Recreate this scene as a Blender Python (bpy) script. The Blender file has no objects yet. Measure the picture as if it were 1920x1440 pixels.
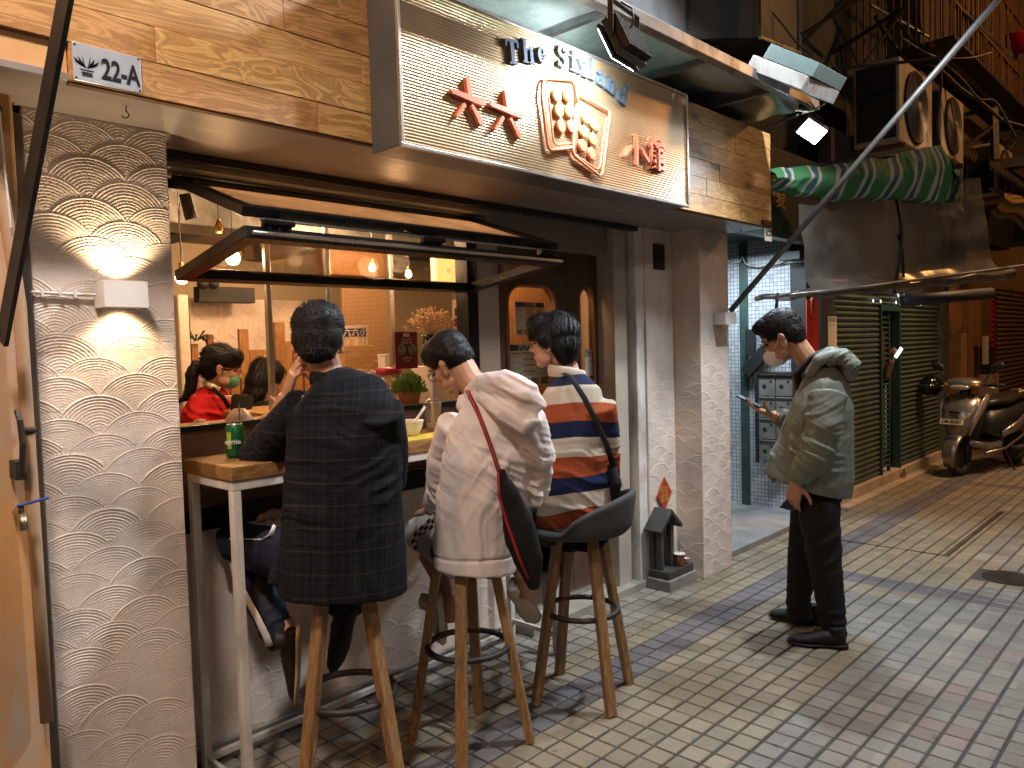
import bpy, math, random
import numpy as np
from mathutils import Vector, Matrix, Quaternion, noise
random.seed(7); np.random.seed(7)
PI = math.pi
SC = bpy.context.scene
COL = SC.collection

# ------------------------------------------------------------------ camera
H = 1.55
XA = (0.68533279, 0.0553906, -0.72612041)
YA = (-0.72767393, 0.01312861, -0.68579756)
ZA = (-0.02845379, 0.99837845, 0.04930376)
RM = Matrix((XA, YA, ZA))
FPX = 1442.0
cam_d = bpy.data.cameras.new('camera')
cam = bpy.data.objects.new('camera', cam_d); COL.objects.link(cam)
cam.matrix_world = Matrix.Translation((0, 0, H)) @ RM.to_4x4()
cam_d.sensor_fit = 'HORIZONTAL'; cam_d.sensor_width = 36.0
cam_d.lens = FPX / 1920 * 36
cam_d.clip_start = 0.05; cam_d.clip_end = 200
SC.camera = cam

# ------------------------------------------------------------------ world, view
W = bpy.data.worlds.new('World'); SC.world = W; W.use_nodes = True
nt = W.node_tree
bg = nt.nodes['Background']
sky = nt.nodes.new('ShaderNodeTexSky'); sky.sky_type = 'NISHITA'; sky.sun_disc = False
sky.sun_elevation = math.radians(1.0); sky.sun_rotation = math.radians(200)
nt.links.new(sky.outputs[0], bg.inputs[0]); bg.inputs[1].default_value = 0.012
SC.view_settings.view_transform = 'Standard'; SC.view_settings.look = 'None'
SC.view_settings.exposure = 0.3; SC.view_settings.gamma = 1.0
SC.view_settings.use_curve_mapping = False

# ------------------------------------------------------------------ pixel helpers (point at a real depth)
def _ray(u, v):
    return RM @ Vector((u - 960, -(v - 720), -FPX))
def P(u, v, y):
    d = _ray(u, v); return Vector((0, 0, H)) + d * (y / d.y)
def Z(u, v, z):
    d = _ray(u, v); return Vector((0, 0, H)) + d * ((z - H) / d.z)
def D(u, v, dep):
    return Vector((0, 0, H)) + _ray(u, v) * (dep / FPX)
CR = Vector((0.68533279, -0.72767393, -0.02845379))   # camera right
CF = Vector((0.72612041, 0.68579756, -0.04930376))    # camera forward

# ------------------------------------------------------------------ lamps of the place and added fill lamps
def lamp(name, kind, loc, power, color, size=0.1, target=None, spot=None, blend=.3, sy=None):
    l = bpy.data.lights.new(name, kind); l.energy = power; l.color = color
    if kind == 'AREA':
        l.size = size
        if sy: l.shape = 'RECTANGLE'; l.size_y = sy
    else: l.shadow_soft_size = size
    if spot: l.spot_size = math.radians(spot); l.spot_blend = blend
    o = bpy.data.objects.new(name, l); COL.objects.link(o); o.location = loc
    if target is not None:
        o.rotation_euler = (Vector(target) - Vector(loc)).to_track_quat('-Z', 'Y').to_euler()
    return o
COLD = (0.80, 0.92, 1.0); WARM = (1.0, 0.62, 0.30); SODIUM = (1.0, 0.47, 0.15)
FL1 = P(1158, 92, 1.80); FL2 = P(1522, 246, 1.80)
FL1T = FL1 + Vector((-.12, .90, -.42)); FL2T = Vector((3.0, 1.0, 0.3))
d1 = (FL1T - FL1).normalized(); d2 = (FL2T - FL2).normalized()
lamp('floodlight_lamp', 'SPOT', FL1 + d1 * .03, 38, COLD, .05, FL1T, 160, .6)
lamp('floodlight_lamp', 'SPOT', FL2 + d2 * .05, 130, COLD, .05, FL2T, 136, .9)
lamp('sconce_lamp', 'SPOT', (0.90, 2.44, 1.765), 9, (1, .72, .42), .015, (0.90, 2.50, 2.2), 110, .6)
lamp('sconce_lamp', 'SPOT', (0.90, 2.44, 1.715), 6, (1, .72, .42), .015, (0.90, 2.50, 1.3), 110, .6)
# street lamp over the lane far right, sodium lamp of the neighbour on the left
lamp('street_lamp_light', 'SPOT', (8.6, 0.6, 5.0), 560, (1, .62, .34), .35, (8.3, 1.9, 0), 62, .35)
lamp('lane_lamp_light', 'POINT', (10.2, -.9, 5.6), 230, SODIUM, .15)
lamp('neighbour_lamp_light', 'SPOT', (-1.6, 1.5, 3.6), 110, SODIUM, .1, (0.6, 2.6, 1.6), 100, .6)
lamp('lane_overhead_light', 'SPOT', (3.9, .7, 4.5), 490, (.94, .97, 1.0), .10, (2.3, 1.9, .5), 122, .3)
ll = lamp('side_fill_light', 'AREA', (-.2, .9, 4.3), 15, (1, .84, .72), .30, (.95, 2.5, 1.3)); ll.data.spread = math.radians(70)  # unseen lamp added to brighten the left pillar and boards
lamp('opposite_shop_light', 'AREA', (.4, -2.4, 4.4), 24, (1, .76, .56), 1.6, (1.6, 2.2, 0.9), sy=.5)
lamp('opposite_shop_light', 'AREA', (5.2, -2.6, 4.4), 10, (.90, .95, 1.0), 1.6, (4.2, 1.6, 0.2), sy=.5)
# interior lamps; the last weak points are unseen, added to brighten window and doorway
for p, e in (((1.9, 3.7, 2.3), 34), ((3.0, 3.9, 2.3), 38), ((3.6, 4.6, 2.3), 24), ((3.4, 5.6, 2.3), 44), ((2.55, 3.2, 2.0), 8), ((1.6, 3.2, 1.98), 6), ((3.35, 3.14, 2.14), 7)):
    lamp('pendant_and_fill_light', 'POINT', p, e * 1.0, (1, .59, .29), .06)
lamp('entrance_tube_light', 'AREA', (5.9, 3.0, 2.28), 26, (.74, .89, 1.0), .9, (5.95, 3.0, 0), sy=.12)

# ------------------------------------------------------------------ materials
MATS = {}
def new_mat(name):
    m = bpy.data.materials.new(name); m.use_nodes = True
    return m, m.node_tree, m.node_tree.nodes['Principled BSDF']
def mth(t, op, a, b=None, c=None):
    n = t.nodes.new('ShaderNodeMath'); n.operation = op
    for i, x in enumerate((a, b, c)):
        if x is None: continue
        if isinstance(x, (int, float)): n.inputs[i].default_value = x
        else: t.links.new(x, n.inputs[i])
    return n.outputs[0]
def mixc(t, f, a, b, kind='MIX'):
    n = t.nodes.new('ShaderNodeMix'); n.data_type = 'RGBA'; n.blend_type = kind
    for s, x in ((n.inputs[0], f), (n.inputs[6], a), (n.inputs[7], b)):
        if isinstance(x, (int, float)): s.default_value = x
        elif isinstance(x, (tuple, list)): s.default_value = (*x[:3], 1)
        else: t.links.new(x, s)
    return n.outputs[2]
def ramp(t, f, stops, interp='LINEAR'):
    n = t.nodes.new('ShaderNodeValToRGB'); n.color_ramp.interpolation = interp
    e = n.color_ramp.elements
    while len(e) < len(stops): e.new(.5)
    for i, (p, c) in enumerate(stops):
        e[i].position = p; e[i].color = (*c, 1) if len(c) == 3 else c
    t.links.new(f, n.inputs[0]); return n.outputs[0]
def coords(t, kind='Object', scale=(1, 1, 1), rot=(0, 0, 0)):
    c = t.nodes.new('ShaderNodeTexCoord')
    m = t.nodes.new('ShaderNodeMapping'); m.inputs['Scale'].default_value = scale; m.inputs['Rotation'].default_value = rot
    t.links.new(c.outputs[kind], m.inputs[0]); return m.outputs[0]
def nz(t, vec, scale, detail=4, rough=.55, dist=0):
    n = t.nodes.new('ShaderNodeTexNoise'); n.inputs['Scale'].default_value = scale
    n.inputs['Detail'].default_value = detail; n.inputs['Roughness'].default_value = rough
    n.inputs['Distortion'].default_value = dist
    t.links.new(vec, n.inputs['Vector']); return n.outputs[0]
def bump(t, b, h, strength=.3, dist=.01):
    n = t.nodes.new('ShaderNodeBump'); n.inputs['Strength'].default_value = strength
    n.inputs['Distance'].default_value = dist; t.links.new(h, n.inputs['Height'])
    t.links.new(n.outputs[0], b.inputs['Normal']); return n
def mat(name, col, rough=.6, metal=0., var=.25, ns=6., bs=0., bscale=60., emit=None, es=0., spec=None, stretch=(1, 1, 1), grime=None, alpha=None):
    if name in MATS: return MATS[name]
    m, t, b = new_mat(name); MATS[name] = m
    v = coords(t, 'Object', stretch)
    n = nz(t, v, ns)
    dark = tuple(c * (1 - var) for c in col)
    lite = tuple(min(1, c * (1 + var * .5)) for c in col)
    c = ramp(t, n, [(.3, dark), (.7, lite)])
    if grime:
        g = nz(t, coords(t, 'Object', (1, 1, .5)), 3.3, 6, .7)
        gm = ramp(t, g, [(.48, (0, 0, 0)), (.66, (1, 1, 1))])
        c = mixc(t, gm, c, grime)
    t.links.new(c, b.inputs['Base Color'])
    r = nz(t, v, ns * 3)
    t.links.new(mth(t, 'MULTIPLY_ADD', r, .25, rough - .12), b.inputs['Roughness'])
    b.inputs['Metallic'].default_value = metal
    if spec is not None: b.inputs['Specular IOR Level'].default_value = spec
    if bs: bump(t, b, nz(t, v, bscale, 3), bs, .004)
    if emit: b.inputs['Emission Color'].default_value = (*emit, 1); b.inputs['Emission Strength'].default_value = es
    if alpha is not None: b.inputs['Alpha'].default_value = alpha
    return m
def emat(name, col, s):
    return mat(name, (.8, .8, .8), .5, emit=col, es=s)
def wood(name, c1, c2, axis=0, rough=.5, knots=True, per=.9):
    if name in MATS: return MATS[name]
    m, t, b = new_mat(name); MATS[name] = m
    oi = t.nodes.new('ShaderNodeObjectInfo')
    sc = [14, 14, 14]; sc[axis] = 1.1
    tc = t.nodes.new('ShaderNodeTexCoord')
    add = t.nodes.new('ShaderNodeVectorMath'); add.operation = 'ADD'
    t.links.new(tc.outputs['Object'], add.inputs[0])
    cmb = t.nodes.new('ShaderNodeCombineXYZ')
    for i in range(3): t.links.new(mth(t, 'MULTIPLY', oi.outputs['Random'], 7.3 + 3 * i), cmb.inputs[i])
    t.links.new(cmb.outputs[0], add.inputs[1])
    mp = t.nodes.new('ShaderNodeMapping'); mp.inputs['Scale'].default_value = sc
    t.links.new(add.outputs[0], mp.inputs[0])
    warp = nz(t, add.outputs[0], 2.2, 2)
    sv = t.nodes.new('ShaderNodeVectorMath'); sv.operation = 'ADD'
    cw = t.nodes.new('ShaderNodeCombineXYZ')
    for i in range(3): t.links.new(mth(t, 'MULTIPLY', warp, 1.6), cw.inputs[i])
    t.links.new(mp.outputs[0], sv.inputs[0]); t.links.new(cw.outputs[0], sv.inputs[1])
    g = nz(t, sv.outputs[0], 1.0, 5, .6, 1.2)
    rings = mth(t, 'FRACT', mth(t, 'MULTIPLY', g, 9.))
    rr = mth(t, 'ABSOLUTE', mth(t, 'SUBTRACT', rings, .5))
    col = ramp(t, rr, [(.03, tuple(x * .80 for x in c2)), (.22, c2), (.5, c1)])
    tint = mixc(t, mth(t, 'MULTIPLY', oi.outputs['Random'], per), (1, 1, 1), (.50, .32, .22), 'MIX')
    col = mixc(t, 1., col, tint, 'MULTIPLY')
    if knots:
        ks = [9, 9, 9]; ks[axis] = 3.2
        mk = t.nodes.new('ShaderNodeMapping'); mk.inputs['Scale'].default_value = ks
        t.links.new(add.outputs[0], mk.inputs[0])
        vo = t.nodes.new('ShaderNodeTexVoronoi'); vo.inputs['Scale'].default_value = .55
        t.links.new(mk.outputs[0], vo.inputs['Vector'])
        km = ramp(t, vo.outputs['Distance'], [(.09, (1, 1, 1)), (.17, (0, 0, 0))])
        col = mixc(t, km, col, tuple(x * .12 for x in c2))
    t.links.new(col, b.inputs['Base Color'])
    t.links.new(mth(t, 'MULTIPLY_ADD', g, .3, rough - .15), b.inputs['Roughness'])
    bump(t, b, rr, .18, .0015)
    return m
def glass(name, tint=(.9, .95, .95), rough=.05, tr=.85, ribs=None, film=0.0, fcol=(.4, .35, .3), trans=False):
    if name in MATS: return MATS[name]
    m, t, b = new_mat(name); MATS[name] = m
    out = t.nodes['Material Output']
    tb = t.nodes.new('ShaderNodeBsdfTransparent'); tb.inputs[0].default_value = (*tint, 1)
    gl = t.nodes.new('ShaderNodeBsdfGlossy'); gl.inputs['Roughness'].default_value = rough
    fr = t.nodes.new('ShaderNodeFresnel'); gb = t.nodes.new('ShaderNodeNewGeometry')
    t.links.new(mth(t, 'MULTIPLY_ADD', gb.outputs['Backfacing'], 1 / 1.5 - 1.5, 1.5), fr.inputs[0])
    mx = t.nodes.new('ShaderNodeMixShader')
    t.links.new(mth(t, 'MINIMUM', mth(t, 'ADD', mth(t, 'MULTIPLY', fr.outputs[0], .6), 1 - tr - .1), 1.), mx.inputs[0])
    t.links.new(tb.outputs[0], mx.inputs[1]); t.links.new(gl.outputs[0], mx.inputs[2])
    last = mx.outputs[0]
    if film:
        v = coords(t, 'Object', (1, 1, 1))
        df = t.nodes.new('ShaderNodeBsdfTranslucent' if trans else 'ShaderNodeBsdfDiffuse'); df.inputs[0].default_value = (*fcol, 1)
        m2 = t.nodes.new('ShaderNodeMixShader')
        f = nz(t, v, 3.5, 6, .65)
        t.links.new(mth(t, 'MULTIPLY', ramp(t, f, [(.3, (.35,) * 3), (.7, (1,) * 3)]), film), m2.inputs[0])
        t.links.new(last, m2.inputs[1]); t.links.new(df.outputs[0], m2.inputs[2]); last = m2.outputs[0]
    if ribs:
        c = t.nodes.new('ShaderNodeTexCoord'); s = t.nodes.new('ShaderNodeSeparateXYZ')
        t.links.new(c.outputs['Object'], s.inputs[0])
        w = mth(t, 'SINE', mth(t, 'MULTIPLY', s.outputs[2], 2 * PI / ribs))
        n = t.nodes.new('ShaderNodeBump'); n.inputs['Strength'].default_value = .8; n.inputs['Distance'].default_value = ribs * .3
        t.links.new(w, n.inputs['Height']); t.links.new(n.outputs[0], gl.inputs['Normal'])
    t.links.new(last, out.inputs[0])
    return m

M_plaster = mat('plaster', (.70, .60, .53), .75, var=.12, ns=3, bs=.12, bscale=220, grime=(.54, .455, .40))
M_cream = mat('cream_paint', (.46, .40, .33), .55, var=.15, ns=2.5)
M_white = mat('white_paint', (.70, .69, .66), .4, var=.1, ns=4, grime=(.35, .32, .28))
M_whitem = mat('white_metal', (.66, .63, .60), .4, var=.12, ns=8, grime=(.4, .36, .32))
M_black = mat('black_aluminium', (.018, .019, .021), .32, .6, var=.3)
M_blackm = mat('black_matt', (.015, .015, .016), .6, var=.3)
M_soffit = mat('soffit_panel', (.235, .205, .185), .38, .0, var=.18, ns=1.6, stretch=(1, 5, 1))
M_grey = mat('grey_frame', (.26, .25, .23), .45, .3, var=.15)
M_silver = mat('silver_aluminium', (.55, .53, .50), .3, .9, var=.15)
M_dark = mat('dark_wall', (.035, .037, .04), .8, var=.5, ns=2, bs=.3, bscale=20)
M_brown = mat('brown_door', (.085, .046, .027), .45, var=.25, ns=3)
M_pine = wood('pine_board', (.74, .47, .19), (.52, .295, .10), 0, .5, per=.7)
M_pinev = wood('pine_upright', (.42, .24, .10), (.34, .17, .06), 2, .5, per=.4)
M_table = wood('oak_slab', (.36, .21, .08), (.25, .13, .045), 0, .35, knots=False, per=.1)
M_leg = wood('beech_leg', (.37, .225, .105), (.27, .15, .062), 2, .45, knots=False, per=.3)
M_steel = mat('galvanised_steel', (.30, .31, .31), .38, .85, var=.35, ns=3, grime=(.12, .10, .08))
M_rust = mat('rusty_steel', (.16, .085, .045), .8, .3, var=.5, ns=9, bs=.4, bscale=40)
M_iron = mat('dark_iron', (.05, .045, .042), .55, .6, var=.4, ns=8)
M_grout = mat('grout', (.05, .048, .046), .85, var=.3, ns=5, bs=.3, bscale=90)
M_glass = glass('clear_glass', (.93, .93, .92), .03, .92)
M_ribbed = glass('ribbed_glass', (.62, .50, .40), .12, .66, ribs=.0085, film=.5, fcol=(.30, .17, .10))
M_film = glass('clear_plastic_film', (.62, .58, .52), .16, .90, film=.55, fcol=(.18, .165, .145))
M_canglass = glass('canopy_panel', (.50, .60, .56), .12, .85, film=.75, fcol=(.55, .62, .56))
M_pane_glow = glass('upper_pane_glass', (.9, .85, .8), .08, .9, film=.85, fcol=(.9, .78, .66), trans=True)  # tan film colour stands in for interior light reflected in the pane

# ------------------------------------------------------------------ objects
OFF = {}
def link(o, parent):
    COL.objects.link(o)
    if parent is not None:
        o.parent = parent
        OFF[o.name] = OFF.get(parent.name, Vector((0, 0, 0)))
    return o
def thing(name, label, cat, loc=(0, 0, 0), group=None):
    o = bpy.data.objects.new(name, None); COL.objects.link(o); o.empty_display_size = .1
    o.location = loc; OFF[o.name] = Vector(loc)
    o['label'] = label; o['category'] = cat
    if group: o['group'] = group
    return o
def tag(o, label, cat, group=None):
    o['label'] = label; o['category'] = cat
    if group: o['group'] = group
    return o
def struct(o): o['kind'] = 'structure'; return o
def frame(d, ref=None):
    d = Vector(d).normalized()
    r = Vector(ref) if ref is not None else (Vector((0, 0, 1)) if abs(d.z) < .9 else Vector((1, 0, 0)))
    u = (r - d * r.dot(d))
    if u.length < 1e-6: u = Vector((0, 1, 0)) - d * d.y
    u.normalize(); return u, d.cross(u), d
class MB:
    def __init__(s): s.v = []; s.f = []; s.m = []; s.mi = 0
    def add(s, vs, fs):
        n = len(s.v); s.v += [tuple(x) for x in vs]
        s.f += [tuple(i + n for i in f) for f in fs]; s.m += [s.mi] * len(fs); return s
    def box(s, x0, x1, y0, y1, z0, z1):
        return s.add([(x, y, z) for x in (x0, x1) for y in (y0, y1) for z in (z0, z1)],
                     [(0, 1, 3, 2), (4, 6, 7, 5), (0, 4, 5, 1), (2, 3, 7, 6), (0, 2, 6, 4), (1, 5, 7, 3)])
    def obox(s, c, ax, h):
        c = Vector(c); a = [Vector(x).normalized() * k for x, k in zip(ax, h)]
        return s.add([c + i * a[0] + j * a[1] + k * a[2] for i in (-1, 1) for j in (-1, 1) for k in (-1, 1)],
                     [(0, 1, 3, 2), (4, 6, 7, 5), (0, 4, 5, 1), (2, 3, 7, 6), (0, 2, 6, 4), (1, 5, 7, 3)])
    def beam(s, p, q, w, h=None, ref=(0, 0, 1)):
        p, q = Vector(p), Vector(q); u, v, d = frame(q - p, ref)
        return s.obox((p + q) / 2, (v, u, d), (w / 2, (h or w) / 2, (q - p).length / 2))
    def tube(s, pts, r, n=8, flat=1., ref=None, cap=True):
        pts = [Vector(p) for p in pts]; rs = r if isinstance(r, (list, tuple)) else [r] * len(pts)
        vs = []; fs = []
        prev = None
        for i, p in enumerate(pts):
            d = (pts[min(i + 1, len(pts) - 1)] - pts[max(i - 1, 0)])
            if d.length < 1e-9: d = Vector((0, 0, 1))
            d.normalize()
            if ref is not None: u, w, _ = frame(d, ref)
            elif prev is None: u, w, _ = frame(d)
            else:
                u = prev - d * prev.dot(d); u.normalize(); w = d.cross(u)
            prev = u
            rr = rs[i]; a, b = (rr if isinstance(rr, (list, tuple)) else (rr, rr * flat))
            for k in range(n):
                t = 2 * PI * k / n; vs.append(p + u * math.cos(t) * a + w * math.sin(t) * b)
        for i in range(len(pts) - 1):
            for k in range(n):
                fs.append((i * n + k, i * n + (k + 1) % n, (i + 1) * n + (k + 1) % n, (i + 1) * n + k))
        if cap: fs += [tuple(range(n))[::-1], tuple(range(len(vs) - n, len(vs)))]
        return s.add(vs, fs)
    def lathe(s, c, prof, n=20, axis=(0, 0, 1)):
        u, w, d = frame(axis); c = Vector(c)
        vs = [c + d * z + (u * math.cos(2 * PI * k / n) + w * math.sin(2 * PI * k / n)) * max(r, 1e-5) for r, z in prof for k in range(n)]
        fs = [(i * n + k, i * n + (k + 1) % n, (i + 1) * n + (k + 1) % n, (i + 1) * n + k) for i in range(len(prof) - 1) for k in range(n)]
        fs += [tuple(range(n))[::-1], tuple(range(len(vs) - n, len(vs)))]
        return s.add(vs, fs)
    def ell(s, c, r, ax=None, n=14, m=9):
        c = Vector(c); ax = ax or ((1, 0, 0), (0, 1, 0), (0, 0, 1)); a = [Vector(x) for x in ax]
        vs = []; fs = []
        for i in range(m + 1):
            th = PI * (i + .001) / (m + .002)
            for k in range(n):
                t = 2 * PI * k / n
                vs.append(c + a[0] * r[0] * math.sin(th) * math.cos(t) + a[1] * r[1] * math.sin(th) * math.sin(t) + a[2] * r[2] * math.cos(th))
        for i in range(m):
            for k in range(n): fs.append((i * n + k, (i + 1) * n + k, (i + 1) * n + (k + 1) % n, i * n + (k + 1) % n))
        fs += [tuple(range(n)), tuple(range(len(vs) - n, len(vs)))[::-1]]
        return s.add(vs, fs)
    def prism(s, poly, o, ux, uy, dep):
        """poly (x,y) list counter-clockwise, origin o, axes ux uy, extruded by vector dep"""
        o, ux, uy, dep = Vector(o), Vector(ux), Vector(uy), Vector(dep); n = len(poly)
        a = [o + ux * x + uy * y for x, y in poly]
        return s.add(a + [p + dep for p in a], [tuple(range(n))[::-1], tuple(range(n, 2 * n))] + [(i, (i + 1) % n, n + (i + 1) % n, n + i) for i in range(n)])
    def quad(s, a, b, c, d, th=None):
        a, b, c, d = map(Vector, (a, b, c, d))
        if th is None: return s.add([a, b, c, d], [(0, 1, 2, 3)])
        n = (b - a).cross(d - a).normalized() * th
        return s.add([a, b, c, d, a + n, b + n, c + n, d + n], [(3, 2, 1, 0), (4, 5, 6, 7), (0, 1, 5, 4), (1, 2, 6, 5), (2, 3, 7, 6), (3, 0, 4, 7)])
    def grid(s, fn, nu, nv, close=False):
        vs = [fn(i / (nu - 1), j / (nv - 1)) for j in range(nv) for i in range(nu)]
        return s.add(vs, [(j * nu + i, j * nu + i + 1, (j + 1) * nu + i + 1, (j + 1) * nu + i) for j in range(nv - 1) for i in range(nu - 1)])
    def build(s, name, m, parent=None, smooth=False, bev=0., loc=None):
        me = bpy.data.meshes.new(name)
        off = OFF.get(parent.name, Vector((0, 0, 0))) if parent is not None else (Vector(loc) if loc is not None else Vector((0, 0, 0)))
        me.from_pydata([tuple(Vector(v) - off) for v in s.v], [], s.f)
        for x in (m if isinstance(m, (list, tuple)) else [m]): me.materials.append(x)
        if isinstance(m, (list, tuple)): me.polygons.foreach_set('material_index', s.m)
        if smooth: me.polygons.foreach_set('use_smooth', [True] * len(me.polygons))
        me.validate(); me.update()
        o = bpy.data.objects.new(name, me); link(o, parent)
        if parent is None and loc is not None: o.location = off
        if smooth == 'auto' or smooth == 1: pass
        if bev:
            b = o.modifiers.new('bevel', 'BEVEL'); b.width = bev; b.segments = 2; b.limit_method = 'ANGLE'
        return o
def copy_tree(o, parent=None):
    c = o.copy(); COL.objects.link(c); c.parent = parent
    if parent is not None: c.parent = parent
    for ch in list(o.children): copy_tree(ch, c)
    return c
def text_mesh(s, size, ext=.002, bold=0.):
    cu = bpy.data.curves.new('t', 'FONT'); cu.body = s; cu.size = size; cu.extrude = ext; cu.offset = bold
    cu.align_x = 'CENTER'; cu.align_y = 'CENTER'; cu.resolution_u = 4
    o = bpy.data.objects.new('t', cu); COL.objects.link(o)
    bpy.context.view_layer.update()
    me = bpy.data.meshes.new_from_object(o.evaluated_get(bpy.context.evaluated_depsgraph_get()))
    bpy.data.objects.remove(o); bpy.data.curves.remove(cu)
    return me
def text(name, s, size, c, ux, uy, m, parent, ext=.002, bold=0., sx=1.):
    """letters standing at c, reading along ux, up uy; joined as flat print or raised letters"""
    me = text_mesh(s, size, ext, bold)
    ux, uy = Vector(ux).normalized(), Vector(uy).normalized(); uz = ux.cross(uy)
    c = Vector(c); off = OFF.get(parent.name, Vector((0, 0, 0))) if parent is not None else Vector((0, 0, 0))
    for v in me.vertices:
        v.co = c - off + ux * v.co.x * sx + uy * v.co.y + uz * v.co.z
    me.materials.clear(); me.materials.append(m)
    o = bpy.data.objects.new(name, me); link(o, parent); return o
EX = Vector((1, 0, 0)); EY = Vector((0, 1, 0)); EZ = Vector((0, 0, 1))
# ================================================================== pavement
def tile_mat(name, col, var=.22):
    m, t, b = new_mat(name)
    g = t.nodes.new('ShaderNodeNewGeometry')
    sv = t.nodes.new('ShaderNodeVectorMath'); sv.operation = 'SNAP'; sv.inputs[1].default_value = (.1, .1, 9)
    ad = t.nodes.new('ShaderNodeVectorMath'); ad.operation = 'ADD'; ad.inputs[1].default_value = (.055, .085, 0)
    t.links.new(g.outputs['Position'], ad.inputs[0]); t.links.new(ad.outputs[0], sv.inputs[0])
    wn = t.nodes.new('ShaderNodeTexWhiteNoise'); t.links.new(sv.outputs[0], wn.inputs[0])
    s = nz(t, g.outputs['Position'], 3.1, 5, .6)
    f = nz(t, g.outputs['Position'], 55, 4, .6)
    c = ramp(t, wn.outputs[0], [(0, tuple(x * (1 - var) for x in col)), (1, tuple(x * (1 + var * .6) for x in col))])
    c = mixc(t, ramp(t, s, [(.42, (0, 0, 0)), (.75, (.75,) * 3)]), c, tuple(x * .48 for x in col))
    sp = nz(t, g.outputs['Position'], 14, 2)
    c = mixc(t, ramp(t, sp, [(.66, (0, 0, 0)), (.71, (.75,) * 3)]), c, tuple(x * .35 for x in col))
    c = mixc(t, mth(t, 'MULTIPLY', f, .35), c, tuple(x * .6 for x in col))
    t.links.new(c, b.inputs['Base Color'])
    t.links.new(mth(t, 'MULTIPLY_ADD', s, .4, .33), b.inputs['Roughness'])
    bump(t, b, f, .25, .002)
    return m
T_grey = tile_mat('tile_grey', (.215, .205, .180)); T_yel = tile_mat('tile_yellow', (.255, .215, .150))
T_pur = tile_mat('tile_purple', (.142, .130, .136)); T_pink = tile_mat('tile_pink', (.235, .185, .172))
T_pale = tile_mat('tile_pale', (.27, .25, .215))
TM = [T_grey, T_yel, T_pur, T_pink, T_pale]
mb = MB(); mb.box(-6, 24, -6, 7.0, -.3, -.006)
pave = struct(mb.build('pavement', M_grout))
def tile_cls(x, y):
    if 2.015 <= y < 2.215: return 2
    for xb in (1.075, 4.975, 8.875, 12.775):
        if xb <= x < xb + .2 and y < 2.015: return 2
    k = (math.floor((x + .05) / .6), math.floor((y + .085) / .6))
    h = noise.noise(Vector((x * .8, y * .8, 3)))
    if y > 2.4 and x < 4.2: return 4
    if y > 1.35 and h + (y - 1.35) * .6 > -.12: return 1 if y < 2.75 or x > 6 else 0
    if h > .28: return 1
    r = random.Random(int(math.floor((x + .055) / .2)) * 7919 + int(math.floor((y + .085) / .2)) * 104729).random()
    if y < 1.0 and r < .16: return 3
    return 0 if r < .88 else 4
def add_tile(mb, x, y, dz=0., hx=.0465, hy=.0443):
    b = .0035; z = dz; tl = random.uniform(-.0006, .0006); tw = random.uniform(-.0006, .0006)
    vs = [(x - hx, y - hy, -.012), (x + hx, y - hy, -.012), (x + hx, y + hy, -.012), (x - hx, y + hy, -.012)]
    vs += [(x - hx, y - hy, z - b), (x + hx, y - hy, z - b), (x + hx, y + hy, z - b), (x - hx, y + hy, z - b)]
    vs += [(x - hx + b, y - hy + b, z + tl), (x + hx - b, y - hy + b, z + tl), (x + hx - b, y + hy - b, z + tw), (x - hx + b, y + hy - b, z + tw)]
    mb.add(vs, [(0, 1, 5, 4), (1, 2, 6, 5), (2, 3, 7, 6), (3, 0, 4, 7), (4, 5, 9, 8), (5, 6, 10, 9), (6, 7, 11, 10), (7, 4, 8, 11), (8, 9, 10, 11)])
def vis(x, y):
    q = RM.transposed() @ Vector((x, y, -H))
    if q.z > -.3: return None
    u = 960 + FPX * q.x / -q.z; v = 720 - FPX * q.y / -q.z
    return (-q.z) if (-30 < u < 1950 and v < 1470) else None
cands = []; rest = MB()
for i in range(-8, 150):
    for j in range(-34, 32):
        x = .095 + .1 * i; y = .065 + .1 * j
        if y > 2.86 and not (4.85 < x < 6.9): continue
        if y > 3.6: continue
        if 5.62 - .17 < x < 5.62 + .17 and 1.03 - .14 < y < 1.03 + .14: continue
        d = vis(x, y)
        if d is not None and d < 5 and y < 2.75 and not (y > 2.5 and x < 1.1): cands.append((d, x, y))
        else:
            rest.mi = tile_cls(x, y); add_tile(rest, x, y, random.uniform(-.001, .001))
cands.sort()
for k, (d, x, y) in enumerate(cands):
    if k < 290:
        m = MB(); add_tile(m, 0, 0, random.uniform(-.001, .001))
        o = m.build('tile', TM[tile_cls(x, y)], None); o.parent = pave; o.location = (x, y, 0)
    else:
        rest.mi = tile_cls(x, y); add_tile(rest, x, y, random.uniform(-.001, .001))
o = rest.build('paving_tiles', TM, pave); o['kind'] = 'stuff'
# manhole
mh = thing('manhole_cover', 'round dark iron manhole cover set in the tiled lane at the right edge', 'manhole cover', (5.62, 1.03, 0))
mb = MB(); mb.lathe((5.62, 1.03, -.01), [(.15, 0), (.15, .011), (.145, .013), (.13, .013), (.128, .010), (0.001, .010)], 32); mb.build('cover', M_iron, mh)
mb = MB()
for k in range(-5, 6):
    w = math.sqrt(max(0, .12 ** 2 - (k * .022) ** 2)); mb.box(5.62 - w, 5.62 + w, 1.03 + k * .022 - .004, 1.03 + k * .022 + .004, 0, .004)
mb.build('tread', M_iron, mh)
# long slot drain cover beside the shutter
dr = thing('drain_channel', 'long narrow metal drain joint set among the tiles in front of the shutter', 'drain', (5.92, 1.47, 0))
mb = MB(); mb.box(5.90, 7.66, 1.445, 1.463, -.004, .003); mb.box(5.90, 7.66, 1.470, 1.478, -.004, .004); mb.build('rail', M_iron, dr)
mb = MB(); mb.box(5.905, 5.918, 1.478, 2.40, -.004, .003); mb.build('rail', M_iron, dr)

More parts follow.
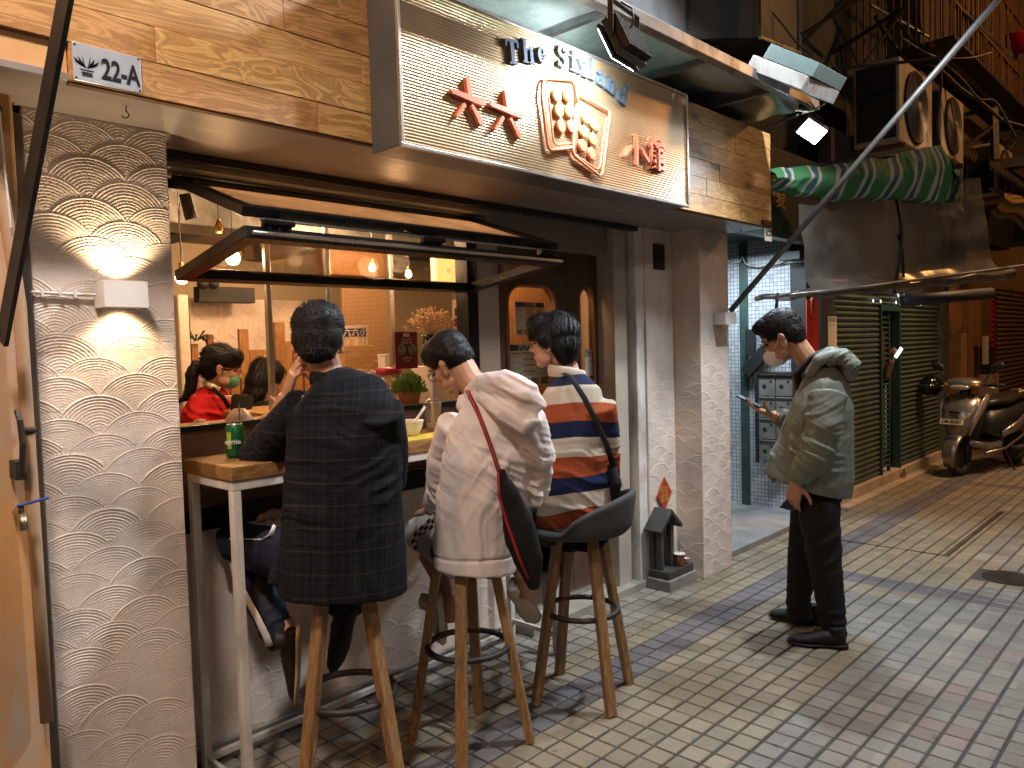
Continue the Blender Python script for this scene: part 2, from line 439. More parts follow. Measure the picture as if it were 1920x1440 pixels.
# ================================================================== seigaiha plaster
def fan_height(X, Zc, R=.124, pitch=.0088, row=.0585, seed=0):
    """X, Zc arrays in metres -> height"""
    h = np.zeros_like(X); done = np.zeros(X.shape, bool)
    k0 = np.ceil((Zc - R * 1.08) / row)
    for dk in range(0, 5):
        k = k0 + dk; zc = k * row
        sh = np.where((k % 2) == 0, 0, .5)
        s = 2 * R * .86
        c = np.round(X / s - sh); 
        for cc in (0,):
            xc = (c + sh) * s
            hsh = np.sin(k * 12.9898 + c * 78.233 + seed) * 43758.5453; hsh = hsh - np.floor(hsh)
            h2 = np.sin(k * 39.346 + c * 11.135 + seed) * 24634.6345; h2 = h2 - np.floor(h2)
            xx = X - xc - (hsh - .5) * .02; zz = Zc - zc - (h2 - .5) * .012
            r = np.sqrt(xx ** 2 + (zz * 1.04) ** 2); RR = R * (.97 + .1 * hsh)
            ins = (~done) & (r < RR) & (zz > -.02)
            ph = r / (pitch * (.9 + .25 * h2)) * 2 * PI
            sn = np.sin(ph); a = .0012 * np.sign(sn) * np.abs(sn) ** .6 + .0004 * np.sin(ph * 2.7 + 6 * hsh) + .0003 * np.sin(Zc * 900 + X * 500)
            edge = np.exp(-((RR - r - .004) / .004) ** 2) * .0010
            h = np.where(ins, a + edge + .0012 * (h2 - .3) - dk * .0006, h); done |= ins
    return h
def plaster_panel(name, o, ux, uz, nrm, w, hgt, step, mt, parent, seed=0, amp=1.15, R=.124, edge_jit=.003):
    nu = int(w / step) + 1; nv = int(hgt / step) + 1
    a = np.linspace(0, w, nu); b = np.linspace(0, hgt, nv); A, B = np.meshgrid(a, b)
    h = fan_height(A + seed * .37, B + seed * .11 + .5, R=R, seed=seed) * amp
    rng = np.random.RandomState(seed + 3); h = h + rng.randn(*h.shape) * .00018
    h[0, :] -= .006; h[-1, :] -= .006; h[:, 0] -= .006; h[:, -1] -= .006
    jit = np.cumsum(rng.randn(nv)) ; jit -= jit.mean(); jit = jit / (np.abs(jit).max() + 1e-6) * edge_jit
    o = np.array(o); ux = np.array(ux); uz = np.array(uz); nn = np.array(nrm)
    off = np.array(OFF.get(parent.name, Vector((0, 0, 0)))) if parent else 0
    V = o - off + A[..., None] * ux + B[..., None] * uz + h[..., None] * nn
    V[:, 0] += jit[:, None] * ux; V = V.reshape(-1, 3)
    idx = np.arange(nu * nv).reshape(nv, nu)
    F = np.stack([idx[:-1, :-1], idx[:-1, 1:], idx[1:, 1:], idx[1:, :-1]], -1).reshape(-1, 4)
    if np.dot(np.cross(ux, uz), nn) < 0: F = F[:, ::-1]
    me = bpy.data.meshes.new(name)
    me.vertices.add(len(V)); me.vertices.foreach_set('co', V.ravel())
    me.loops.add(F.size); me.loops.foreach_set('vertex_index', F.ravel())
    me.polygons.add(len(F)); me.polygons.foreach_set('loop_start', np.arange(0, F.size, 4)); me.polygons.foreach_set('loop_total', np.full(len(F), 4))
    me.polygons.foreach_set('use_smooth', np.ones(len(F), bool))
    me.materials.append(mt); me.update(calc_edges=True)
    ob = bpy.data.objects.new(name, me); link(ob, parent); return ob

# ================================================================== shop building
SZ = 2.265
shop = thing('shop_building', 'small street food shop with pine board fascia and scallop textured plaster walls', 'building', (1.0, 2.87, 0))
def part(name, m, bx=None, bev=.002, parent=shop):
    mb = MB()
    for b in bx: mb.box(*b)
    return mb.build(name, m, parent, bev=bev)
part('left_pillar', M_plaster, [(.669, 1.071, 2.503, 2.98, 0, SZ)])
plaster_panel('pillar_plaster', (.669, 2.503, 0.0), (1, 0, 0), (0, 0, 1), (0, -1, 0), .402, SZ - .004, .0021, M_plaster, shop, 1)
part('right_pillar', M_plaster, [(4.422, 4.795, 2.503, 3.4, 0, SZ)])
plaster_panel('pillar_plaster', (4.422, 2.503, 0), (1, 0, 0), (0, 0, 1), (0, -1, 0), .373, SZ - .004, .0035, M_plaster, shop, 2)
plaster_panel('pillar_plaster', (4.422, 2.69, 0), (0, -1, 0), (0, 0, 1), (-1, 0, 0), .187, SZ - .004, .0035, M_plaster, shop, 3, amp=.9)
part('recessed_wall', M_plaster, [(4.10, 4.42, 2.70, 3.0, 0, SZ)])
plaster_panel('pillar_plaster', (4.10, 2.70, .47), (1, 0, 0), (0, 0, 1), (0, -1, 0), .318, 1.15, .0035, M_plaster, shop, 4)
part('vent', M_blackm, [(4.19, 4.315, 2.690, 2.702, 2.01, 2.17)])
part('counter_wall', M_plaster, [(1.071, 2.96, 2.873, 2.98, 0, .88)])
plaster_panel('pillar_plaster', (1.073, 2.873, .0), (1, 0, 0), (0, 0, 1), (0, -1, 0), 1.88, .878, .004, M_plaster, shop, 5, amp=1.2)
part('soffit', M_soffit, [(.50, 4.80, 2.20, 3.0, SZ, SZ + .02)])
part('fascia_backing', M_brown, [(-.2, 4.79, 2.222, 3.4, SZ + .022, 2.85)])
# pine boards one by one
r = random.Random(5)
zr = SZ - .002
for row in range(7):
    h = .0985 if row < 6 else .0
    if row == 6: break
    x = .74 - .3 * r.random() - .2 * (row % 2) if row else .74
    x = max(x, .40)
    if row == 0: x = .70
    first = True
    while x < 4.78:
        L = r.uniform(.38, .95); x1 = min(x + L, 4.785)
        if 4.785 - x1 < .12: x1 = 4.785
        y = 2.19 + r.uniform(-.0015, .0015)
        mb = MB(); mb.box(x + .0008, x1 - .0008, y, 2.2215, zr + .0008, zr + h - .0008)
        mb.build('board', M_pine, shop, bev=.0012)
        x = x1
    zr += h
part('fascia_edge', M_rust, [(.70, 4.79, 2.196, 2.222, SZ - .006, SZ - .0025)], 0)
# door & window frames (dark header etc.)
part('header', M_grey, [(2.80, 4.0, 2.80, 2.93, 2.09, SZ - .001)])
part('header_track', M_blackm, [(1.072, 4.03, 2.70, 2.74, 2.235, SZ - .002), (1.072, 2.80, 2.80, 2.95, 2.222, 2.262)])
part('shutter_box', M_grey, [(1.072, 2.80, 2.742, 2.80, 2.215, 2.25)])
part('door_post', M_cream, [(3.845, 3.975, 2.76, 2.90, .04, SZ - .002)], .004)
part('door_post', M_white, [(4.012, 4.10, 2.715, 2.90, 0, SZ - .002)], .004)
part('door_track', M_blackm, [(3.976, 4.011, 2.80, 2.86, .03, SZ - .002)], 0)
part('window_pier', M_cream, [(2.775, 2.96, 2.875, 2.98, 0, 2.205)])
part('floor_sill', mat('stone_sill', (.32, .30, .26), .6, var=.2), [(2.97, 4.075, 2.70, 2.95, -.005, .045)], .004)
part('sill_strip', M_silver, [(2.97, 3.84, 2.865, 2.90, .046, .075)], .002)
part('skirting', M_grey, [(1.075, 2.96, 2.845, 2.866, .0, .045)], .002)
# window black frame
win = thing('serving_window', 'black framed folding serving window raised open above the counter', 'window', (2.0, 2.87, .88))
def wp(name, m, bx, bev=.002): return part(name, m, bx, bev, win)
wp('sill', M_black, [(1.075, 2.775, 2.835, 2.93, .885, .965)])
wp('rail', M_black, [(1.075, 2.70, 2.85, 2.89, 1.262, 1.285)])
wp('post', M_black, [(2.70, 2.773, 2.84, 2.93, .966, 2.203)])
wp('post', M_black, [(1.073, 1.10, 2.84, 2.93, .966, 2.203)])
wp('ribbed_pane', M_ribbed, [(1.10, 2.70, 2.868, 2.874, .966, 1.261)], 0)
wp('head', M_black, [(1.10, 2.70, 2.885, 2.93, 2.17, 2.203)])
def sash(a0, a1, b0, b1, name, w=.05, t=.035):
    """a0-a1 inner edge line, b0-b1 outer edge line"""
    a0, a1, b0, b1 = map(Vector, (a0, a1, b0, b1)); n = (a1 - a0).cross(b0 - a0).normalized()
    k = (b0 - a0).normalized() * w / 2; x = (a1 - a0).normalized() * w / 2
    f = MB(); f.beam(a0 + k, a1 + k, w, t, n); f.beam(b0 - k, b1 - k, w, t, n)
    f.beam(a0 + x + 2 * k, b0 + x - 2 * k, w, t * .98, n); f.beam(a1 - x + 2 * k, b1 - x - 2 * k, w, t * .98, n)
    o = f.build(name, M_black, win, bev=.003)
    g = MB(); g.quad(a0 + 2 * k + 2 * x, a1 + 2 * k - 2 * x, b1 - 2 * k - 2 * x, b0 - 2 * k + 2 * x, .004)
    g.build('pane', M_pane_glow if name == 'upper_sash' else M_glass, o)
    return o
s1 = sash((1.235, 2.86, 2.198), (2.755, 2.86, 2.198), (1.205, 2.285, 2.00), (2.75, 2.285, 2.00), 'upper_sash')
s2 = sash((1.235, 2.865, 1.845), (2.755, 2.865, 1.845), (1.205, 2.275, 1.935), (2.75, 2.275, 1.935), 'lower_sash', .055, .04)
for u in (1.32, 1.98, 2.66):
    mb = MB(); mb.box(u - .05, u + .05, 2.268, 2.288, 1.95, 1.985); mb.tube([(u - .055, 2.262, 1.968), (u + .055, 2.262, 1.968)], .010, 10)
    for q in (-.035, 0, .035): mb.tube([(u + q, 2.262, 1.952), (u + q, 2.258, 1.944)], .004, 6)
    mb.build('hinge', M_black, win, bev=.002)
for u in (1.33, 1.58, 1.82, 2.2, 2.42):
    mb = MB(); mb.box(u, u + .035, 2.266, 2.276, 1.99, 1.998); mb.tube([(u + .005, 2.268, 1.978), (u + .005, 2.262, 2.0)], .006, 8); mb.build('latch', M_black, win)
mb = MB(); mb.tube([(1.25, 2.262, 1.975), (2.72, 2.262, 1.975)], .005, 8); mb.tube([(1.22, 2.25, 1.93), (2.74, 2.25, 1.93)], .006, 8); mb.build('pull_rod', M_silver, win)
# reed ceiling strip & door
door = thing('shop_door', 'dark brown double door with arched glass panes left of the right pillar', 'door', (3.4, 2.9, .05))
def arch_panel(x0, x1, z0, z1, holes, y0, y1, m, name, parent):
    """panel with arched openings built as strips around the openings"""
    mb = MB()
    xs = [x0]
    for (a, b, c, d, rr) in holes: xs += [a, b]
    xs.append(x1)
    for i in range(0, len(xs), 2): mb.box(xs[i], xs[i + 1], y0, y1, z0, z1)
    for (a, b, c, d, rr) in holes:
        mb.box(a, b, y0, y1, z0, c); 
        n = 10; pts = []
        for k in range(n + 1):
            t = PI - (PI / 2) * k / n; pts.append((a + rr + rr * math.cos(t), d - rr + rr * math.sin(t)))
        for k in range(n + 1):
            t = PI / 2 - (PI / 2) * k / n; pts.append((b - rr + rr * math.cos(t), d - rr + rr * math.sin(t)))
        for k in range(len(pts) - 1):
            (xa, za), (xb, zb) = pts[k], pts[k + 1]
            if xb - xa < 1e-5: continue
            mb.prism([(xa, za), (xb, zb), (xb, z1), (xa, z1)], (0, y0, 0), (1, 0, 0), (0, 0, 1), (0, y1 - y0, 0))
    return mb.build(name, m, parent)
def arch_trim(a, b, c, d, rr, y, m, parent, w=.012):
    pts = [(a, y, c)]; n = 8
    for k in range(n + 1):
        t = PI - (PI / 2) * k / n; pts.append((a + rr + rr * math.cos(t), y, d - rr + rr * math.sin(t)))
    for k in range(n + 1):
        t = PI / 2 - (PI / 2) * k / n; pts.append((b - rr + rr * math.cos(t), y, d - rr + rr * math.sin(t)))
    pts.append((b, y, c)); mb = MB(); mb.tube(pts + [pts[0]], w, 6); return mb.build('trim', m, parent, smooth=True)
M_trim = wood('door_trim', (.30, .13, .05), (.2, .08, .03), 2, .35, knots=False, per=.1)
leaf1 = arch_panel(2.962, 3.545, .055, 2.088, [(3.03, 3.44, .95, 1.885, .11)], 2.885, 2.925, M_brown, 'door_leaf', door)
arch_trim(3.03, 3.44, .95, 1.885, .11, 2.884, M_trim, leaf1)
leaf2 = arch_panel(3.550, 3.842, .055, 2.088, [(3.655, 3.80, .45, 1.89, .072)], 2.885, 2.925, M_brown, 'door_leaf', door)
arch_trim(3.655, 3.80, .45, 1.89, .072, 2.884, M_trim, leaf2)
mb = MB(); mb.box(3.03, 3.44, 2.903, 2.908, .95, 1.885); mb.build('pane', M_glass, leaf1)
mb = MB(); mb.box(3.655, 3.80, 2.903, 2.908, .45, 1.89); mb.build('pane', M_glass, leaf2)
mb = MB(); mb.tube([(3.60, 2.86, 1.0), (3.60, 2.84, 1.02), (3.60, 2.84, 1.42), (3.60, 2.86, 1.44)], .009, 8); mb.build('handle', M_black, leaf2, smooth=True)
# hooks & small things under the soffit
for (u, v) in ((236, 200), (1389, 425)):
    p = Z(u, v, SZ - .001); mb = MB()
    mb.tube([p + Vector((0, 0, 0)), p + Vector((0, 0, -.012)), p + Vector((.008, 0, -.02)), p + Vector((.004, 0, -.03)), p + Vector((-.008, 0, -.034)), p + Vector((-.012, 0, -.026))], .002, 6)
    o = mb.build('ceiling_hook', M_iron, None, smooth=True); tag(o, 'small black hook under the soffit above the ' + ('left' if u < 500 else 'right') + ' plaster pillar', 'hook', 'hooks under the soffit')
# number plate
M_plate = mat('enamel_plate', (.42, .46, .52), .35, .3, var=.2, ns=14)
M_ink = mat('dark_ink', (.008, .008, .012), .7, var=.1, spec=.2)
pl = thing('house_number_plate', 'rectangular grey metal plate reading 22-A screwed onto the pine boards', 'plate', (.79, 2.19, 2.315))
mb = MB(); mb.box(.706, .876, 2.182, 2.188, 2.266, 2.362); mb.build('plate', M_plate, pl, bev=.002)
text('digits', '22-A', .074, (.822, 2.1808, 2.306), EX, EZ, M_ink, pl, .0006, .0016, .66)
mb = MB()
for sg in (-1, 1):
    for k in range(3):
        a = .30 + .38 * k
        pts = [(0.738 + sg * .001, 2.3), (0.738 + sg * (.008 + .009 * k), 2.312), (.738 + sg * (.010 + .010 * k), 2.332 - .004 * k), (.738 + sg * (.004 + .008 * k), 2.308)]
        mb.prism(pts if sg > 0 else pts[::-1], (0, 2.1815, 0), EX, EZ, (0, -.0006, 0))
mb.box(.722, .755, 2.1808, 2.1815, 2.294, 2.2965); mb.box(.726, .751, 2.1808, 2.1815, 2.288, 2.290)
mb.build('lotus_emblem', M_ink, pl)
text('caption', '濠庭閣', .009, (.738, 2.1808, 2.2835), EX, EZ, M_ink, pl, .0004)
mb = MB()
for (x, z) in ((.712, 2.356), (.870, 2.356), (.712, 2.272), (.870, 2.272)): mb.lathe((x, 2.183, z), [(.0035, 0), (.003, .002), (.0005, .003)], 8, (0, -1, 0))
mb.build('screw', M_iron, pl)
sp = thing('small_red_plate', 'tiny dark plate with red lettering at the right end of the pine fascia', 'plate', (4.72, 2.19, 2.28))
mb = MB(); mb.box(4.64, 4.775, 2.180, 2.187, 2.262, 2.298); mb.build('plate', M_blackm, sp)
text('lettering', '中國移動', .026, (4.707, 2.179, 2.280), EX, EZ, mat('red_print', (.5, .07, .03), .5), sp, .0005)

# ================================================================== big sign
M_signface, t, b = new_mat('fluted_sign_face')
c = t.nodes.new('ShaderNodeTexCoord'); s = t.nodes.new('ShaderNodeSeparateXYZ'); t.links.new(c.outputs['Object'], s.inputs[0])
rb = mth(t, 'SINE', mth(t, 'MULTIPLY', s.outputs[2], 2 * PI / .011))
n1 = nz(t, coords(t, 'Object', (1, 1, 1)), 2.4, 3)
cc = ramp(t, n1, [(.35, (.36, .23, .12)), (.65, (.44, .32, .19))])
t.links.new(mixc(t, mth(t, 'MULTIPLY_ADD', rb, .06, .06), cc, (.20, .13, .07)), b.inputs['Base Color'])
b.inputs['Metallic'].default_value = .6; b.inputs['Roughness'].default_value = .30
bump(t, b, rb, .22, .003)
M_letter = mat('orange_letter', (.80, .22, .10), .4, var=.1)
M_gold = mat('yellow_disc', (.62, .42, .12), .4, var=.1)
M_navyl = mat('slate_letter', (.06, .08, .105), .65, .0, var=.1, spec=.2)
sign = thing('shop_sign', 'large fluted gold box sign with orange and slate raised lettering over the serving window', 'sign', (2.55, 2.1, 2.5))
def sgp(name, m, bx, bev=.002): return part(name, m, bx, bev, sign)
sgp('case', mat('sign_case', (.13, .14, .15), .4, .5, var=.15), [(1.645, 3.475, 2.036, 2.186, 2.226, 2.778)])
sgp('face', M_signface, [(1.653, 3.467, 2.024, 2.0355, 2.234, 2.770)], 0)
sgp('rim', M_silver, [(1.641, 3.479, 2.018, 2.032, 2.222, 2.2335), (1.641, 3.479, 2.018, 2.032, 2.7705, 2.782), (1.641, 1.6525, 2.018, 2.032, 2.2336, 2.7704), (3.4675, 3.479, 2.018, 2.032, 2.2336, 2.7704)], .001)
YS = 2.0225
def S(u, v): p = P(u, v, YS); return (p.x, p.z)
SK = [0]
def stroke(mb, pts, w0, w1=None, dep=.016):
    SK[0] += 1; dep = dep + .0006 * (SK[0] % 4)
    w1 = w1 or w0; q = [Vector((x, 0, z)) for x, z in pts]; n = len(q); L = []; Rr = []
    for i, p in enumerate(q):
        d = (q[min(i + 1, n - 1)] - q[max(i - 1, 0)]).normalized(); nn = Vector((-d.z, 0, d.x)); w = (w0 + (w1 - w0) * i / (n - 1)) / 2
        L.append(p + nn * w); Rr.append(p - nn * w)
    def cap(p, d, w, a0):
        return [(p + Vector((math.cos(a0 + k * PI / 4), 0, math.sin(a0 + k * PI / 4))) * w) for k in (1, 2, 3)]
    d1 = (q[-1] - q[-2]).normalized(); a1 = math.atan2(d1.z, d1.x); d0 = (q[1] - q[0]).normalized(); a0 = math.atan2(d0.z, d0.x)
    poly = Rr + cap(q[-1], d1, w1 / 2, a1 - PI / 2) + L[::-1] + cap(q[0], d0, w0 / 2, a0 + PI / 2)
    mb.prism([(p.x, p.z) for p in poly], (0, YS, 0), EX, EZ, (0, -dep, 0))
def six(u, v, k=1.):
    mb = MB()
    def s_(x, y): return S(u + x * k, v + y * k)
    stroke(mb, [s_(-1, -38), s_(2, -18), s_(3, -8)], .020, .022)
    stroke(mb, [s_(-29, -16), s_(-6, -7), s_(14, 1), s_(27, 5)], .017, .024)
    stroke(mb, [s_(-8, 10), s_(-14, 20), s_(-21, 30)], .016, .012)
    stroke(mb, [s_(8, 12), s_(17, 28), s_(24, 42)], .014, .024)
    return mb
for (u, v) in ((873, 189), (945, 213)):
    six(u, v).build('character', M_letter, sign)
mb = MB()
stroke(mb, [S(1189, 256), S(1190, 280), S(1190, 308)], .020, .016)
stroke(mb, [S(1180, 275), S(1174, 284), S(1168, 293)], .014, .011); stroke(mb, [S(1198, 280), S(1204, 292), S(1211, 302)], .011, .017)
mb.build('character', M_letter, sign)
p = P(1232, 297, YS - .008)
text('character', '館', .155, (p.x, YS - .009, p.z + .004), EX, EZ, M_letter, sign, .008, .0035, .92)
def outline(pts, w, m, name, close=False):
    mb = MB(); q = [Vector((S(u, v)[0], YS - .012, S(u, v)[1])) for u, v in pts]
    if close: q.append(q[0])
    # rounded corners
    out = [q[0]]
    for i in range(1, len(q) - 1):
        a = (q[i - 1] - q[i]); b_ = (q[i + 1] - q[i]); k = min(.03, a.length * .4, b_.length * .4)
        p0 = q[i] + a.normalized() * k; p1 = q[i] + b_.normalized() * k
        for j in range(5):
            tt = j / 4; out.append(p0 * (1 - tt) ** 2 + q[i] * 2 * tt * (1 - tt) + p1 * tt ** 2)
    out.append(q[-1]); mb.tube(out, w, 6); return mb.build(name, m, sign, smooth=True)
outline([(1078, 195), (1076, 152), (1015, 148), (1010, 175), (1024, 284), (1068, 277)], .0065, M_letter, 'domino_outline')
outline([(1020, 152), (1026, 200), (1034, 274), (1066, 269)], .004, M_letter, 'domino_outline')
outline([(1086, 180), (1140, 210), (1124, 334), (1068, 290), (1076, 205)], .0065, M_letter, 'domino_outline')
outline([(1133, 222), (1119, 322), (1075, 292)], .005, M_letter, 'domino_outline')
def discs(rows):
    for col_ in rows:
        mb = MB(); q = [Vector((S(u, v)[0], YS - .006, S(u, v)[1])) for u, v in col_]
        mb.tube([q[0], q[-1] + (q[-1] - q[0]) * .22], .004, 6); mb.build('rod', M_letter, sign)
        for k, x in enumerate(q):
            mb = MB(); mb.lathe(x + Vector((0, .002, 0)), [(.024, 0), (.026, .002), (.026, .010), (.023, .013), (.001, .013)], 20, (0, -1, 0))
            mb.build('disc', M_gold if k < 2 else M_letter, sign)
discs([[(1040, 180), (1044, 209), (1048, 238)], [(1060, 180), (1063, 210), (1067, 239)], [(1095, 222), (1091, 248), (1088, 274)], [(1111, 235), (1108, 262), (1105, 289)]])
# slab-serif letters, drawn as shapes with serifs
G = {  # stems / polygons in a unit box (x right, y up, cap height 1, x height .68), width
 'T': (.80, [[(.28, 0), (.52, 0), (.52, 1), (.28, 1)], [(0, .90), (.80, .90), (.80, 1), (0, 1)], [(0, .68), (.06, .68), (.12, .90), (0, .90)], [(.74, .68), (.80, .68), (.80, .9), (.68, .9)], [(.16, 0), (.64, 0), (.64, .07), (.16, .07)]]),
 'h': (.78, [[(.1, 0), (.3, 0), (.3, 1), (.1, 1)], [(0, 0), (.38, 0), (.38, .06), (0, .06)], [(.02, .94), (.3, .94), (.3, 1), (.02, 1)], [(.5, 0), (.70, 0), (.70, .5), (.5, .56)], [(.42, 0), (.78, 0), (.78, .06), (.42, .06)], [(.3, .48), (.42, .60), (.5, .56), (.70, .5), (.62, .66), (.48, .70), (.3, .6)]]),
 'i': (.40, [[(.1, 0), (.3, 0), (.3, .68), (.1, .68)], [(0, 0), (.4, 0), (.4, .06), (0, .06)], [(.02, .62), (.3, .62), (.3, .68), (.02, .68)], [(.11, .8), (.28, .8), (.31, .92), (.2, 1), (.09, .92)]]),
 'x': (.70, [[(.02, .68), (.24, .68), (.68, 0), (.44, 0)], [(.04, 0), (.14, 0), (.64, .68), (.54, .68)], [(0, 0), (.24, 0), (.24, .06), (0, .06)], [(.38, 0), (.70, 0), (.70, .06), (.38, .06)], [(0, .62), (.32, .62), (.32, .68), (0, .68)], [(.46, .62), (.70, .62), (.70, .68), (.46, .68)]]),
 'l': (.40, [[(.1, 0), (.3, 0), (.3, 1), (.1, 1)], [(0, 0), (.4, 0), (.4, .06), (0, .06)], [(.02, .94), (.3, .94), (.3, 1), (.02, 1)]]),
 'n': (.78, [[(.1, 0), (.3, 0), (.3, .68), (.1, .68)], [(0, 0), (.38, 0), (.38, .06), (0, .06)], [(.02, .62), (.3, .62), (.3, .68), (.02, .68)], [(.5, 0), (.70, 0), (.70, .5), (.5, .56)], [(.42, 0), (.78, 0), (.78, .06), (.42, .06)], [(.3, .48), (.42, .60), (.5, .56), (.70, .5), (.62, .66), (.48, .70), (.3, .6)]]),
}
def ring(cx, cy, rx, ry, w, a0, a1, n=14, wy=None):
    wy = wy or w * .45; out = []; inn = []
    for k in range(n + 1):
        t_ = math.radians(a0 + (a1 - a0) * k / n); wx = w * abs(math.cos(t_)) + wy * abs(math.sin(t_))
        out.append((cx + rx * math.cos(t_), cy + ry * math.sin(t_))); inn.append((cx + (rx - wx) * math.cos(t_), cy + (ry - wx) * math.sin(t_)))
    return [[out[k], out[k + 1], inn[k + 1], inn[k]] for k in range(n)]
G['e'] = (.6, ring(.3, .34, .3, .36, .2, 0, 320) + [[(.1, .33), (.58, .33), (.58, .39), (.1, .39)]])
G['a'] = (.66, [[(.38, .08), (.56, .0), (.56, .55), (.38, .55)], [(.5, 0), (.68, 0), (.68, .07), (.5, .07)]] + ring(.3, .48, .26, .22, .18, 0, 165) + ring(.26, .19, .26, .21, .17, 40, 330))
G['d'] = (.74, [[(.44, 0), (.64, 0), (.64, 1), (.44, 1)], [(.36, .94), (.64, .94), (.64, 1), (.36, 1)], [(.5, 0), (.74, 0), (.74, .06), (.5, .06)]] + ring(.3, .34, .3, .36, .2, 30, 330))
G['S'] = (.66, ring(.32, .73, .30, .28, .19, 20, 265) + ring(.34, .27, .31, .28, .19, -160, 95) + [[(.02, 0), (.07, 0), (.09, .28), (.02, .28)], [(.54, .72), (.59, .72), (.59, 1), (.54, 1)]])
def glyph(ch, u, v, hgt, tilt):
    w, polys = G[ch]; c0 = P(u, v, YS); mb = MB(); a = math.radians(tilt)
    ux = Vector((math.cos(a), 0, math.sin(a))); uz = Vector((-math.sin(a), 0, math.cos(a)))
    o = Vector((c0.x, YS, c0.z)) - ux * w * hgt / 2 - uz * hgt / 2
    for i, pl_ in enumerate(polys):
        ar = sum(pl_[k][0] * pl_[(k + 1) % len(pl_)][1] - pl_[(k + 1) % len(pl_)][0] * pl_[k][1] for k in range(len(pl_)))
        mb.prism([(x * hgt, y * hgt) for x, y in (pl_ if ar > 0 else pl_[::-1])], o + Vector((0, -.00005 * i, 0)), ux, uz, (0, -.016, 0))
    return mb.build('letter', M_navyl, sign)
for ch, u, v, tl in (('T', 956, 99, 7), ('h', 985, 98, 5), ('e', 1011, 98, 2), ('S', 1049, 108, -1), ('i', 1070, 115, -4), ('x', 1088, 124, -7), ('l', 1106, 132, -9), ('a', 1122, 142, -11), ('n', 1142, 157, -15), ('d', 1164, 177, -18)):
    glyph(ch, u, v, .089, tl)
# ================================================================== sconces, tap, left edge
def sconce(x, y, z, label, w=.125, d=.085, h=.078):
    t = thing('wall_sconce', label, 'wall lamp', (x, 2.5, z), 'square white wall lamps')
    mb = MB(); x0, x1 = x - w / 2, x + w / 2; y1 = 2.498; y0 = y1 - d; k = .004
    mb.box(x0, x1, y0, y0 + k, z - h / 2, z + h / 2); mb.box(x0, x0 + k, y0 + k, y1 - k, z - h / 2, z + h / 2); mb.box(x1 - k, x1, y0 + k, y1 - k, z - h / 2, z + h / 2)
    mb.box(x0, x1, y1 - k, y1, z - h / 2, z + h / 2); mb.box(x0 + .01, x1 - .01, y0 + .012, y1 - .012, z - .004, z + .004)
    mb.build('housing', mat('lamp_white', (.74, .72, .70), .5, var=.03), t); return t
sconce(.893, 2.5, 1.738, 'lit square white wall lamp throwing warm light up and down the left textured pillar')
sconce(4.66, 2.5, 1.69, 'unlit square white wall lamp on the right textured pillar near its outer edge', .15)
mb = MB(); mb.tube([(.655, 2.49, 1.742), (.72, 2.488, 1.740), (.83, 2.489, 1.737)], .005, 8)
cb = thing('lamp_cable', 'thin white cable clipped along the plaster from the left edge to the lit wall lamp', 'cable', (.74, 2.49, 1.74)); mb.build('wire', M_white, cb, smooth=True)
for x in (.69, .735, .775): 
    mb = MB(); mb.box(x - .004, x + .004, 2.482, 2.498, 1.728, 1.748); mb.build('clip', M_white, cb, bev=.001)
# neighbour's orange wall at the far left with pipes
M_owall = mat('ochre_render', (.56, .31, .13), .85, var=.3, ns=2.2, bs=.35, bscale=25, grime=(.42, .36, .32))
nb = thing('neighbour_wall', 'ochre rendered wall of the next building at the left edge', 'wall', (.3, 2.5, 0))
mb = MB(); mb.box(-1.5, .628, 2.42, 2.9, 0, 4.2); mb.build('wall', M_owall, nb, bev=.01)
mb = MB(); mb.box(.629, .668, 2.53, 2.95, 0, 2.6); mb.build('gap_filler', M_dark, nb)
mb = MB(); mb.box(.632, .664, 2.485, 2.525, 0, 2.24); mb.build('edge_trim', mat('dark_wood_trim', (.06, .045, .035), .7, var=.4, stretch=(8, 8, 1)), nb, bev=.003)
mb = MB(); mb.box(.30, .698, 2.205, 2.415, SZ + .021, 4.2); mb.build('upper_wall', M_owall, nb)
pp = thing('drain_pipe', 'painted vertical pipe running up the ochre wall at the left edge', 'pipe', (.50, 2.38, .5))
mb = MB(); pts = [P(70, 1190, 2.38), P(66, 900, 2.38), P(52, 700, 2.38), P(42, 560, 2.38), P(24, 400, 2.38), P(16, 150, 2.38), P(12, -60, 2.38)]
mb.tube([(.612, 2.385, .55), (.610, 2.385, 1.0), (.606, 2.385, 1.7), (.585, 2.385, 1.95), (.570, 2.385, 2.15), (.560, 2.385, 3.2)], .017, 12)
mb.build('pipe', mat('old_paint', (.42, .28, .18), .55, var=.35, ns=5, stretch=(1, 1, .4)), pp, smooth=True)
for z in (1.35, 2.20, 2.36):
    mb = MB(); mb.lathe((.608 if z < 1.9 else .572, 2.385, z), [(.018, 0), (.022, .003), (.022, .016), (.018, .019)], 14); mb.build('collar', M_iron, pp, smooth=True)
mb = MB(); mb.tube([(.566, 2.358, 3.0), (.570, 2.358, 2.4), (.590, 2.358, 1.9)], .003, 6); mb.build('wire', M_white, pp)
tp = thing('water_tap', 'brass water tap with a blue lever on the ochre wall', 'tap', (.47, 2.36, 1.0))
c0 = P(40, 968, 2.33)
mb = MB(); mb.tube([c0 + Vector((.01, .08, .0)), c0 + Vector((.005, .02, .0)), c0 + Vector((-.002, -.02, -.002)), c0 + Vector((-.004, -.035, -.03))], [.011, .012, .012, .010], 10); mb.tube([c0 + Vector((0, 0, 0)), c0 + Vector((0, 0, .028))], .008, 8)
mb.build('spout', mat('old_brass', (.35, .30, .22), .35, .9, var=.3), tp, smooth=True)
